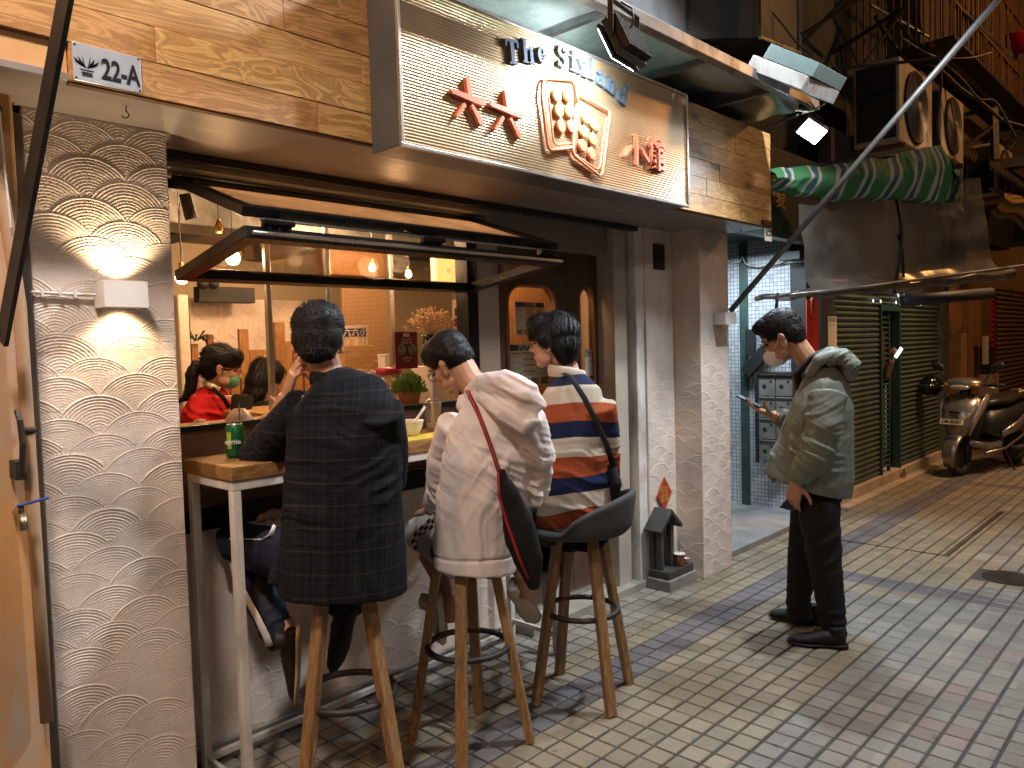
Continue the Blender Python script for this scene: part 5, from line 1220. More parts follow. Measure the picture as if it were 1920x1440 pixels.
# ================================================================== stall tarp, sheet, poles
def TPl(u, v):  # vertical plane of the stall front: y = 2.25 - .4 (x - 5.2)
    d = _ray(u, v); k = (2.25 + .4 * 5.2) / (d.y + .4 * d.x); return Vector((0, 0, H)) + d * k
tn = Vector((.4, 1, 0)).normalized(); tx = Vector((1, -.4, 0)).normalized()
M_tarp, t, b = new_mat('striped_tarp')
at = t.nodes.new('ShaderNodeAttribute'); at.attribute_name = 'u'
fr0 = mth(t, 'FRACT', mth(t, 'MULTIPLY', at.outputs['Fac'], 7.2))
cr = ramp(t, fr0, [(0, (.035, .20, .065)), (.44, (.50, .50, .45)), (.58, (.008, .11, .13)), (.78, (.50, .50, .45)), (.90, (.035, .20, .065))], 'CONSTANT')
n = nz(t, coords(t, 'Object'), 4, 4); t.links.new(mixc(t, mth(t, 'MULTIPLY', n, .6), cr, (.03, .05, .03)), b.inputs['Base Color']); b.inputs['Roughness'].default_value = .75
tarp = thing('striped_tarpaulin', 'rolled green tarpaulin with teal and white stripes hanging over the stall', 'tarpaulin', tuple(TPl(1600, 320)))
top = [(1441, 318), (1500, 313), (1560, 308), (1620, 300), (1680, 290), (1730, 277), (1766, 272)]
bot = [(1441, 352), (1500, 366), (1560, 374), (1620, 377), (1680, 378), (1730, 379), (1776, 381)]
def lerp_list(L, f):
    k = f * (len(L) - 1); i = min(int(k), len(L) - 2); a = k - i; return tuple(L[i][c] * (1 - a) + L[i + 1][c] * a for c in (0, 1))
def tf(i, j):
    a = lerp_list(top, i); b2 = lerp_list(bot, i); p = TPl(*a).lerp(TPl(*b2), min(1, j * 1.25))
    bulge = math.sin(min(1, j * 1.25) * PI) * .07 - (.03 if j > .8 else 0)
    w_ = noise.noise(Vector((i * 14, j * 3, 0))) * .022 + noise.noise(Vector((i * 45, j * 5, 2))) * .012
    p = p - tn * (bulge + w_) + Vector((0, 0, noise.noise(Vector((i * 9, j * 2, 5))) * .03))
    if j > .8: p = p + tn * (j - .8) * 1.2 + Vector((0, 0, (j - .8) * .5))
    return p
mb = MB(); NU, NV = 120, 22; mb.grid(tf, NU, NV); o = mb.build('cloth', M_tarp, tarp, smooth=True)
a_ = o.data.attributes.new('u', 'FLOAT', 'POINT'); a_.data.foreach_set('value', np.tile(np.linspace(0, 1, NU) , NV) + np.repeat(np.linspace(0, .06, NV), NU))
mb = MB()
def tf2(i, j):
    a = (1766 + 58 * i, 285 + 36 * i - 6 * math.sin(i * 3)); b2 = (1783 + 20 * i, 384 - 34 * i); p = TPl(*a).lerp(TPl(*b2), j); return p + tn * (.25 * i - .1 * math.sin(j * PI)) + tn * noise.noise(Vector((i * 6, j * 6, 1))) * .06
mb.grid(tf2, 24, 16); o = mb.build('end_flap', M_tarp, tarp, smooth=True); a_ = o.data.attributes.new('u', 'FLOAT', 'POINT'); a_.data.foreach_set('value', np.tile(np.linspace(0, .34, 24), 16))
mb = MB(); mb.tube([TPl(1440, 322) + tn * .03, TPl(1770, 278) + tn * .03, TPl(1835, 320) + tn * .3], .018, 8); mb.build('roller', M_iron, tarp, smooth=True)
sheet = thing('plastic_sheet', 'large dirty clear plastic sheet hanging below the striped tarpaulin', 'plastic sheet', tuple(TPl(1690, 460)))
L4 = [(1508, 372), (1560, 550)]; R4 = [(1852, 300), (1872, 540)]
def sf(i, j):
    a = (1506 + (1850 - 1506) * i, 372 + (330 - 372) * i); b2 = (1524 + (1874 - 1524) * i, 552 + (512 - 552) * i)
    p = TPl(*a).lerp(TPl(*b2), j); return p + tn * (.05 + .03 * noise.noise(Vector((i * 4, j * 3, 7))) + .010 * noise.noise(Vector((i * 11, j * 6, 2))) - .10 * max(0, j - .85) * 4)
mb = MB(); mb.grid(sf, 60, 30); mb.build('film', M_film, sheet, smooth=True)
mb = MB(); 
def roll(i): 
    u = 1412 + (1890 - 1412) * i; v = 561 - 45 * i; return TPl(u, v) - tn * .03
mb.tube([roll(k / 30) + Vector((0, 0, .012 * math.sin(k * 1.3))) for k in range(31)], [.018 + .022 * min(1, k / 12) for k in range(31)], 10); mb.build('rolled_hem', M_film, sheet, smooth=True)
mb = MB(); mb.tube([TPl(1682, 375), TPl(1683, 420) - tn * .03, TPl(1686, 448) - tn * .02, TPl(1680, 480) - tn * .03, TPl(1676, 552)], .014, 7); mb.tube([TPl(1684, 440), TPl(1692, 470), TPl(1694, 520)], .011, 7); mb.build('tie_strap', M_blackm, sheet, smooth=True)
sh2 = thing('plastic_sheet', 'pale corner of clear plastic sheet hanging at the right end of the tarpaulin', 'plastic sheet', tuple(TPl(1840, 360)))
mb = MB(); mb.grid(lambda i, j: TPl(1795 + 60 * i, 318 - 15 * i + (72 + 28 * i) * j) + tn * (.22 + .04 * noise.noise(Vector((i * 5, j * 5, 3)))), 16, 16); mb.build('film', glass('pale_film', (.6, .56, .52), .15, .85, film=.8, fcol=(.30, .27, .24)), sh2, smooth=True)
def pole(name, label, pts, r, m, cat='pole', grp=None):
    t_ = thing(name, label, cat, tuple(pts[0]), grp); mb = MB(); mb.tube(pts, r, 10); mb.build('tube', m, t_, smooth=True); return t_
pole('awning_strut', 'long slanted steel strut rising from the right pillar to the top right', [Vector((4.82, 2.50, 1.745)), P(1875, -5, .95)], .019, mat('grey_pipe', (.13, .13, .13), .5, .4, var=.3, ns=8), 'strut')
pole('tent_pole', 'thin horizontal metal pole along the bottom of the plastic sheet', [TPl(1412, 560) - tn * .08, TPl(1600, 540) - tn * .08, TPl(1925, 497) - tn * .08], .012, M_steel)
mb = MB(); q = TPl(1437, 560) - tn * .1; mb.tube([q + Vector((.01, 0, .03)), q, q + Vector((-.02, 0, -.09))], .011, 6); o = mb.build('cable_tie', M_blackm, None, smooth=True); tag(o, 'black tie wrapped round the horizontal pole above the standing man', 'tie')
qa = thing('rolled_awning', 'dark rolled awning tube below the right end of the plastic sheet', 'awning', tuple(P(1860, 552, 1.9))); mb = MB(); mb.tube([TPl(1800, 556) + tn * .5, TPl(1925, 545) + tn * .3], .05, 12); mb.build('roll', M_blackm, qa, smooth=True)
# striped yellow awning and corrugated roofs at right
ya = thing('yellow_striped_awning', 'folded yellow and brown striped awning under a corrugated roof at the right edge', 'awning', tuple(P(1890, 370, 1.5)))
M_ya, t, b = new_mat('yellow_stripe'); at = t.nodes.new('ShaderNodeAttribute'); at.attribute_name = 'u'; t.links.new(ramp(t, mth(t, 'FRACT', mth(t, 'MULTIPLY', at.outputs['Fac'], 4)), [(0, (.50, .26, .04)), (.45, (.09, .05, .02)), (.7, (.18, .17, .03))], 'CONSTANT'), b.inputs['Base Color']); b.inputs['Roughness'].default_value = .7
mb = MB(); mb.grid(lambda i, j: D(1853 + 120 * i, 352 + 52 * i + 48 * j + 5 * math.sin(i * 15), 9.0) + CF * (-.3 * math.sin(j * 3)), 20, 20); o = mb.build('cloth', M_ya, ya, smooth=True); a_ = o.data.attributes.new('u', 'FLOAT', 'POINT'); a_.data.foreach_set('value', np.repeat(np.linspace(0, 1, 20), 20))
M_corr = mat('corrugated_iron', (.13, .11, .085), .6, .5, var=.4, ns=4)
def corrugated(label, a, b2, c, d, nn=26, amp=.02):
    t_ = thing('corrugated_roof', label, 'roof', tuple(a), 'corrugated roofs over the stalls'); a, b2, c, d = map(Vector, (a, b2, c, d)); n_ = (b2 - a).cross(d - a).normalized()
    mb = MB(); mb.grid(lambda i, j: a.lerp(b2, i).lerp(d.lerp(c, i), j) + n_ * amp * math.sin(i * nn * 2 * PI), nn * 6, 2); mb.build('sheet', M_corr, t_, smooth=True)
corrugated('rusty corrugated roof edge above the yellow striped awning', D(1855, 313, 9.0), D(1990, 395, 9.4), D(1960, 250, 12), D(1850, 230, 12))
corrugated('dark corrugated roof under the two air conditioners', D(1680, 232, 8.4), D(1830, 302, 9.2), D(1850, 250, 11), D(1700, 190, 10.5))
bm = thing('gutter_beam', 'long grey metal gutter beam at the right edge above the yellow awning', 'beam', tuple(D(1880, 300, 10))); mb = MB(); mb.beam(D(1858, 312, 9.6), D(1960, 300, 9.2), .22, .12, EZ); mb.build('beam', M_steel, bm, bev=.01)
# ================================================================== air conditioners
M_ac = mat('ac_casing', (.42, .35, .27), .6, .1, var=.2, ns=6, grime=(.22, .15, .10))
def aircon(label, x, y, z, w, d, h, k=1.):
    t_ = thing('air_conditioner', label, 'air conditioner', (x, y, z), 'air conditioner units'); mb = MB(); mb.box(x, x + w, y, y + d, z, z + h); mb.build('casing', M_ac, t_, bev=.015)
    cx, cz = x + w * .44, z + h * .5; R = min(w, h) * .43
    mb = MB(); mb.lathe((cx, y - .002, cz), [(R, 0), (R * 1.03, .02), (R * .97, .024), (R * .97, .003), (.001, .002)], 40, (0, -1, 0)); mb.build('fan_ring', M_blackm, t_, smooth=True)
    mb = MB()
    for q in range(3, 18):
        r_ = R * q / 18; mb.tube([(cx + r_ * math.cos(2 * PI * i / 36), y - .03 - .01 * (1 - q / 18), cz + r_ * math.sin(2 * PI * i / 36)) for i in range(37)], .0042, 4, cap=False)
    for q in range(8): a = q * PI / 4; mb.tube([(cx, y - .035, cz), (cx + R * math.cos(a), y - .02, cz + R * math.sin(a))], .005, 4)
    mb.build('fan_grille', mat('grille_grey', (.20, .17, .14), .5, .4), t_); mb = MB(); mb.ell((cx, y - .04, cz), (R * .16, .015, R * .16)); mb.build('hub', M_ac, t_, smooth=True)
    mb = MB()
    for q in range(5):
        a = q * 2 * PI / 5; mb.add([(cx, y - .012, cz), (cx + R * .85 * math.cos(a), y - .006, cz + R * .85 * math.sin(a)), (cx + R * .85 * math.cos(a + .7), y - .018, cz + R * .85 * math.sin(a + .7))], [(0, 1, 2)])
    mb.build('fan_blades', M_blackm, t_)
    mb = MB()
    for q in range(14): zz = z + h * (.08 + .84 * q / 13); mb.box(x - .008, x - .001, y + d * .08, y + d * .92, zz, zz + h * .022)
    mb.build('side_louvres', M_iron, t_)
    mb = MB(); mb.beam((x + .1, y - .02, z - .02), (x + .1, y + d + .3, z - .02), .04, .035, EZ); mb.build('bracket', M_rust, t_); mb = MB(); mb.beam((x + w - .1, y - .02, z - .02), (x + w - .1, y + d + .3, z - .02), .04, .035, EZ); mb.build('bracket', M_rust, t_); mb = MB(); mb.box(x - .006, x - .001, y + .03, y + d - .03, z + .04, z + h - .04); mb.build('coil_panel', M_blackm, t_)
aircon('nearest and largest air conditioner unit with its round fan facing the lane', 7.42, 2.2, 3.27, 1.0, .40, .74)
aircon('second air conditioner unit, half hidden behind the slanted strut', 8.75, 2.2, 3.38, .85, .34, .66)
aircon('third air conditioner unit, farthest right beneath the pipes', 11.2, 2.2, 3.25, .9, .34, .66)
# ================================================================== cages, cables, clutter
cg = thing('window_cage', 'tall rusty cage of vertical bars on the upper storey at the top right', 'cage', (9, 2.2, 4.2))
mb = MB(); rr = random.Random(21)
for k in range(52):
    x = 8.4 + k * .085 + rr.uniform(-.02, .02); mb.tube([(x, 2.2 + rr.uniform(-.02, .02), 4.35 + .12 * (x - 8.4) * 0), (x + rr.uniform(-.02, .02), 2.2, 7.2)], .011, 5)
for k in range(14): y = 2.2 + k * .07; mb.tube([(8.4, y, 4.35), (8.4, y, 7.2)], .011, 5)
mb.build('bars', M_rust, cg)['kind'] = 'stuff'
mb = MB()
for z in (4.35, 5.0, 5.7): mb.beam((8.38, 2.2, z), (12.9, 2.2, z), .045, .03, EZ)
mb.build('rails', M_rust, cg)
mb = MB(); mb.beam((8.4, 2.25, 4.38), (12.8, 2.25, 4.38), .5, .03, EZ); mb.build('tray_floor', M_iron, cg)
lst = [((1632, 8), (1745, 70), 7.5, .035), ((1775, -10), (1895, 105), 8.2, .05), ((1420, 118), (1640, -20), 6.2, .035), ((1500, 85), (1612, -30), 6.4, .05), ((1600, 145), (1700, 12), 7.2, .05), ((1700, 12), (1560, 100), 7.0, .04)]
for k, (a, b2, dep, w_) in enumerate(lst):
    t_ = thing('roof_timber', ('short pale', 'long pale diagonal', 'long dark', 'thick dark', 'crossing dark', 'thin crossing')[k] + ' bar among the clutter above the air conditioners', 'bar', tuple(D(*a, dep)), 'loose bars in the overhead clutter'); mb = MB(); mb.beam(D(*a, dep), D(*b2, dep + .4), w_, .02, CR); mb.build('bar', M_steel if k < 2 else M_iron, t_, bev=.003)
def cable(label, pts, dep, r=.008, m=None, sag=.0):
    q = [D(u, v, dep + i * .05) for i, (u, v) in enumerate(pts)]
    out = []
    for i in range(len(q) - 1):
        for s_ in range(6):
            t0 = s_ / 6; p0 = q[max(i - 1, 0)]; p1 = q[i]; p2 = q[i + 1]; p3 = q[min(i + 2, len(q) - 1)]
            out.append(.5 * ((2 * p1) + (p2 - p0) * t0 + (2 * p0 - 5 * p1 + 4 * p2 - p3) * t0 ** 2 + (3 * p1 - p0 - 3 * p2 + p3) * t0 ** 3))
    out.append(q[-1]); t_ = thing('cable', label, 'cable', tuple(out[0]), 'cables over the lane'); mb = MB(); mb.tube(out, r, 6); mb.build('wire', m or M_blackm, t_, smooth=True)
cable('black cable swooping from the ducts to the first air conditioner', [(1430, 0), (1470, 50), (1498, 85), (1525, 105)], 5.4, .006)
cable('thin black cable drooping beside the teal box toward the floodlight', [(1500, 60), (1530, 90), (1560, 120), (1575, 135)], 5.4, .005)
cable('thick grey cable bundle sweeping below the cage to the right edge', [(1640, 30), (1670, 75), (1700, 110), (1760, 130), (1800, 165), (1850, 200), (1880, 225), (1930, 240)], 7.6, .02, M_iron)
cable('second cable following the cage bottom down to the right', [(1675, 30), (1720, 85), (1770, 120), (1805, 150), (1835, 185), (1865, 190), (1890, 230), (1905, 260)], 7.5, .013)
cable('pale wire looped under the cage', [(1690, 70), (1730, 95), (1765, 108), (1820, 108), (1860, 98)], 7.4, .008, M_steel)
cable('wire hanging in front of the second air conditioner', [(1760, 110), (1765, 150), (1762, 190), (1758, 230), (1764, 280)], 7.2, .012)
cable('thin wire from the canopy end to the fascia corner', [(1490, 205), (1520, 208), (1545, 195)], 4.3, .006, M_white)
cable('black bar-like cable from the strut to the duct', [(1560, 130), (1680, 118), (1790, 104)], 6.2, .014)
cable('pale cable running behind the floodlight to the fascia', [(1440, 238), (1480, 222), (1530, 205)], 4.6, .008, M_steel)
cable('cable loops at the far right above the gutter', [(1880, 262), (1890, 280), (1905, 262), (1895, 258), (1885, 280)], 9.0, .01)
rb_ = thing('red_basin', 'red plastic basin lying on the roof clutter at the right edge', 'basin', tuple(D(1900, 82, 10))); mb = MB(); mb.lathe(D(1915, 86, 10), [(.12, -.05), (.25, .06), (.26, .07), (.001, -.02)], 24, (.2, -.2, 1)); mb.build('basin', mat('red_plastic', (.45, .02, .02), .4), rb_, smooth=True)
# brackets of hanging small roof right
hb2 = thing('roof_frame', 'dark steel roof bracket with short posts right of the air conditioners', 'bracket', tuple(D(1850, 230, 9.5))); mb = MB(); mb.beam(D(1790, 225, 9.3), D(1862, 195, 9.6), .06, .06); mb.beam(D(1863, 190, 9.4), D(1866, 300, 9.4), .07, .07); mb.beam(D(1766, 300, 9.0), D(1820, 268, 9.2), .05, .05); mb.beam(D(1820, 268, 9.2), D(1862, 235, 9.4), .04, .04); mb.build('posts', M_iron, hb2)
# street lamp (off frame to the right, lights the lane)
sl = thing('street_lamp', 'street lamp head on a wall arm above the lane on the right', 'street lamp', (8.6, .4, 5.1)); mb = MB(); mb.lathe((8.6, .6, 5.08), [(.05, .12), (.16, .02), (.18, -.01), (.001, .0)][::-1], 20); mb.tube([(8.6, .6, 5.2), (8.7, -.6, 5.5), (8.8, -1.6, 5.5)], .03, 8); mb.build('lamp_head', M_iron, sl, smooth=True)
# facing row of buildings behind the camera
op = thing('opposite_building', 'plain building front across the lane behind the viewer', 'building', (3, -3.4, 0)); mb = MB(); mb.box(-5, 16, -3.7, -3.4, 0, 6); mb.build('wall', mat('opp_wall', (.26, .22, .18), .8, var=.3, ns=1), op)
# ================================================================== scooter
def scooter():
    fw = Vector((9.36, 2.19, 0)); rwp = Vector((10.46, 1.90, 0)); B_ = (rwp - fw).normalized(); S_ = Vector((B_.y, -B_.x, 0))  # S_: rider's left... toward the lane
    def q(x, s, z): return fw + B_ * x + S_ * s + Vector((0, 0, z))
    t_ = thing('parked_scooter', 'silver grey scooter parked facing the viewer by the shutters, helmet on its mirror', 'scooter', tuple(fw))
    M_sil = mat('scooter_silver', (.34, .31, .30), .28, .75, var=.08, ns=3); M_rub = mat('rubber', (.02, .02, .02), .8, var=.3); M_plas = mat('black_plastic', (.02, .02, .022), .4, var=.2)
    def wheel(x, r_):
        o = None; mb = MB(); n = 32; mb.tube([q(x + math.cos(2 * PI * k / n) * (r_ - .045), 0, r_ + math.sin(2 * PI * k / n) * (r_ - .045)) for k in range(n + 1)], .046, 10); w_ = mb.build('wheel', M_rub, t_, smooth=True)
        mb = MB(); mb.lathe(q(x, 0, r_) - S_ * .02, [(.05, 0), (.14, .005), (.15, .02), (.14, .035), (.05, .04), (.001, .04)], 24, S_); mb.build('rim', M_iron, w_, smooth=True); return w_
    wheel(0, .215); wheel(1.2, .215)
    mb = MB(); pts = [q(.21 * -math.cos(a) , 0, .215 + .245 * math.sin(a)) for a in [math.radians(d) for d in (-25, 5, 35, 65, 95, 125, 150)]]
    mb.tube(pts, [(.05, .01), (.07, .018), (.085, .022), (.09, .025), (.085, .022), (.07, .016), (.05, .01)], 10, ref=S_); mb.build('front_fender', M_sil, t_, smooth=True)
    mb = MB()
    for sg in (-1, 1): mb.tube([q(0, sg * .07, .215), q(.09, sg * .06, .48)], .02, 8)
    mb.build('fork', M_iron, t_, smooth=True)
    mb = MB(); mb.tube([q(.00, 0, .40), q(-.03, 0, .47), q(-.02, 0, .58), q(.04, 0, .72), q(.10, 0, .82), q(.15, 0, .875)], [(.03, .02), (.11, .07), (.17, .10), (.20, .11), (.20, .08), (.13, .03)], 16, ref=S_); fc = mb.build('front_cowl', M_sil, t_, smooth=True)
    mb = MB()
    for sg in (-1, 1): mb.tube([q(-.02, sg * .12, .45), q(.0, sg * .175, .62), q(.10, sg * .215, .80), q(.16, sg * .22, .88)], [(.01, .02), (.02, .045), (.02, .06), (.012, .03)], 8, ref=S_)
    mb.build('side_wing', mat('scooter_pale', (.55, .50, .48), .3, .5), t_, smooth=True)
    mb = MB(); mb.tube([q(-.10, .055, .70), q(-.09, -.01, .705), q(-.075, -.06, .70)], .011, 6); mb.build('grille_slot', M_plas, fc)
    mb = MB(); mb.tube([q(.06, 0, .40), q(.13, 0, .62), q(.20, 0, .86)], [(.15, .03), (.21, .04), (.20, .04)], 12, ref=S_); mb.build('leg_shield', M_plas, t_, smooth=True)
    mb = MB(); mb.tube([q(.10, 0, .84), q(.15, 0, .95)], [(.06, .05), (.055, .05)], 12, ref=S_); mb.build('neck', M_plas, t_, smooth=True)
    mb = MB(); mb.ell(q(.10, 0, 1.0), (.11, .20, .07), (B_, S_, EZ), 24, 14); mb.build('handlebar_cowl', M_sil, t_, smooth=True)
    mb = MB(); mb.ell(q(.015, 0, .965), (.045, .11, .035), (B_, S_, Vector((0, 0, 1))), 20, 10); mb.build('headlight', mat('lamp_glass', (.55, .55, .52), .12, .4, spec=1.), t_, smooth=True)
    for sg in (-1, 1): mb = MB(); mb.ell(q(.05, sg * .145, .985), (.04, .045, .03), (B_, S_, EZ)); mb.build('turn_signal', mat('amber_lens', (.50, .18, .04), .2), t_, smooth=True)
    for sg in (-1, 1):
        mb = MB(); mb.tube([q(.13, sg * .19, .985), q(.17, sg * .27, .995), q(.20, sg * .37, .985)], .017, 8); mb.build('grip', M_rub, t_, smooth=True)
        mb = MB(); mb.tube([q(.10, sg * .2, .975), q(.09, sg * .27, .965), q(.12, sg * .34, .955)], .006, 6); mb.build('brake_lever', M_silver, t_, smooth=True)
        mb = MB(); mb.tube([q(.13, sg * .20, 1.02), q(.14, sg * .24, 1.10), q(.15, sg * .27, 1.15)], .006, 6); mi = mb.build('mirror_arm', M_plas, t_, smooth=True)
        mb = MB(); mb.ell(q(.15, sg * .315, 1.185), (.018, .078, .045), (B_, S_ + EZ * .25 * sg, EZ)); mb.build('mirror', M_plas, mi, smooth=True)
    # floor, seat, tail
    mb = MB(); mb.tube([q(.12, 0, .36), q(.3, 0, .30), q(.55, 0, .29), q(.68, 0, .34)], [(.13, .05), (.17, .04), (.17, .04), (.14, .06)], 12, ref=S_); mb.build('footboard', M_sil, t_, smooth=True)
    mb = MB(); mb.tube([q(.58, 0, .40), q(.66, 0, .52), q(.85, 0, .58), q(1.1, 0, .64), q(1.38, 0, .72), q(1.48, 0, .76)], [(.13, .14), (.16, .2), (.17, .16), (.17, .13), (.11, .08), (.04, .03)], 14, ref=S_); mb.build('body', M_plas, t_, smooth=True)
    mb = MB(); mb.tube([q(.52, 0, .755), q(.62, 0, .775), q(.85, 0, .77), q(1.0, 0, .80), q(1.3, 0, .815), q(1.38, 0, .80)], [(.06, .03), (.12, .05), (.15, .055), (.14, .055), (.12, .05), (.05, .02)], 14, ref=S_); mb.build('seat', mat('vinyl_seat', (.028, .022, .02), .38), t_, smooth=True)
    mb = MB(); mb.tube([q(.60, .16, .42), q(.9, .185, .50), q(1.25, .15, .63), q(1.42, .10, .70)], [(.02, .035), (.02, .06), (.02, .05), (.01, .02)], 10, ref=S_); mb.tube([q(.60, -.16, .42), q(.9, -.185, .50), q(1.25, -.15, .63), q(1.42, -.10, .70)], [(.02, .035), (.02, .06), (.02, .05), (.01, .02)], 10, ref=S_); mb.build('side_panel', M_sil, t_, smooth=True)
    mb = MB(); mb.tube([q(.2, .18, .25), q(.6, .19, .27), q(.95, .18, .36), q(1.15, .16, .42)], .012, 8); mb.build('floor_trim', M_silver, t_, smooth=True)
    mb = MB(); mb.tube([q(1.15, 0, .84), q(1.35, .10, .87), q(1.48, .08, .86), q(1.5, 0, .86), q(1.48, -.08, .86), q(1.35, -.1, .87), q(1.15, 0, .84)], .013, 8); mb.build('grab_rail', M_silver, t_, smooth=True)
    mb = MB(); mb.tube([q(.85, .13, .24), q(1.15, .16, .22), q(1.45, .17, .30)], [.03, .05, .055], 12); mb.build('exhaust', M_iron, t_, smooth=True)
    mb = MB(); mb.ell(q(1.49, 0, .74), (.03, .09, .04), (B_, S_, EZ)); mb.build('tail_light', M_red, t_, smooth=True)
    mb = MB(); mb.tube([q(.75, .10, .25), q(.80, .19, .0)], .012, 8); mb.build('side_stand', M_iron, t_)
    # plate with curved lettering
    n_ = (-B_ + Vector((0, 0, .42))).normalized(); up_ = (EZ - n_ * n_.z).normalized(); rx = up_.cross(n_)
    c_ = q(-.145, 0, .60)
    mb = MB(); mb.obox(c_, (rx, up_, n_), (.125, .03, .003)); pl_ = mb.build('plate', mat('plate_cream', (.62, .56, .42), .5), t_, bev=.002)
    text('digits', 'CM-85001', .052, c_ + n_ * .0045, rx, up_, M_ink, pl_, .0008, .0012, .95)
    # helmet hung on the far mirror
    hm = thing('helmet', 'glossy black helmet hanging on the scooter mirror next to the shutter', 'helmet', tuple(q(.12, -.34, .98)))
    sgn = -1 if (q(0, -.34, 1) - q(0, .34, 1)).dot(CR) < 0 else 1
    c_ = q(.10, .36 * sgn * (1 if sgn < 0 else -1), .97)
    if (c_ - q(.1, 0, .97)).dot(CR) > 0: c_ = q(.10, -.36 * sgn * (1 if sgn < 0 else -1), .97)
    mb = MB(); mb.ell(c_, (.135, .115, .12), (B_, S_, EZ), 22, 14); mb.build('shell', mat('gloss_black', (.008, .008, .009), .12, .2), hm, smooth=True)
    mb = MB(); mb.ell(c_ + Vector((0, 0, -.01)) - B_ * .03, (.125, .108, .06), (B_, S_, EZ), 20, 10); mb.build('visor', mat('visor_tint', (.03, .03, .035), .08, .4), hm, smooth=True)
scooter()
tag_ = None

# ================================================================== people
def remesh(mb, vox, smooth_it=4, fac=.5, name='body'):
    me = bpy.data.meshes.new(name); me.from_pydata([tuple(v) for v in mb.v], [], mb.f); me.update()
    o = bpy.data.objects.new(name, me); COL.objects.link(o)
    m = o.modifiers.new('r', 'REMESH'); m.mode = 'VOXEL'; m.voxel_size = vox; m.adaptivity = 0
    s = o.modifiers.new('s', 'SMOOTH'); s.factor = fac; s.iterations = smooth_it
    bpy.context.view_layer.update()
    out = bpy.data.meshes.new_from_object(o.evaluated_get(bpy.context.evaluated_depsgraph_get()))
    bpy.data.objects.remove(o); bpy.data.meshes.remove(me); return out
def getv(me): a = np.empty(len(me.vertices) * 3, 'f'); me.vertices.foreach_get('co', a); return a.reshape(-1, 3)
def getn(me): a = np.empty(len(me.vertices) * 3, 'f'); me.vertices.foreach_get('normal', a); return a.reshape(-1, 3)
def vnoise(p, seed=0):
    """vectorised value noise -1..1"""
    i = np.floor(p).astype(np.int64); f = p - i; f = f * f * (3 - 2 * f)
    def h(a, b, c):
        n = (a * 374761393 + b * 668265263 + c * 2147483647 + seed * 1274126177) & 0xffffffff
        n = ((n ^ (n >> 13)) * 1274126177) & 0xffffffff; return ((n ^ (n >> 16)) & 0xffff) / 32767.5 - 1
    r = 0
    for dx in (0, 1):
        for dy in (0, 1):
            for dz in (0, 1):
                w = (f[:, 0] if dx else 1 - f[:, 0]) * (f[:, 1] if dy else 1 - f[:, 1]) * (f[:, 2] if dz else 1 - f[:, 2])
                r = r + w * h(i[:, 0] + dx, i[:, 1] + dy, i[:, 2] + dz)
    return r
def fold(me, zones, seed=0):
    """zones: (centre, radius, dir, freq_along, freq_across, amp): ridges across dir, blended near the centre"""
    V = getv(me).astype(float); N = getn(me); tot = np.zeros(len(V))
    for k, (c, R, d, fa, fb, amp) in enumerate(zones):
        d = np.array(Vector(d).normalized()); rel = V - np.array(c); al = rel @ d
        ac = rel - al[:, None] * d
        w_ = np.exp(-(rel ** 2).sum(1) / (R * R))
        q = np.stack([al * fa + vnoise(V * 9, seed + k) * .5, ac[:, 0] * fb + ac[:, 1] * fb * .7, ac[:, 2] * fb], 1)
        n = vnoise(q, seed + k); n2 = vnoise(q * 2.1 + 5, seed + k + 50)
        ridge = np.clip(1 - np.abs(n) * 3.0, -.6, 1); r2 = np.clip(1 - np.abs(n2) * 3.2, -.4, 1); tot += w_ * amp * 1.25 * (ridge * .8 + r2 * .45)
    V = V + N * tot[:, None]; me.vertices.foreach_set('co', V.ravel().astype('f')); me.update()
def finish(me, name, m, parent, sub=0):
    off = OFF.get(parent.name, Vector((0, 0, 0))) if parent else Vector((0, 0, 0))
    me.transform(Matrix.Translation(-off)); me.materials.clear(); me.materials.append(m)
    me.polygons.foreach_set('use_smooth', [True] * len(me.polygons)); me.update(); me.name = name
    o = bpy.data.objects.new(name, me); link(o, parent); return o
def attr(me, name, val):
    a = me.attributes.new(name, 'FLOAT', 'POINT'); a.data.foreach_set('value', np.asarray(val, 'f'))
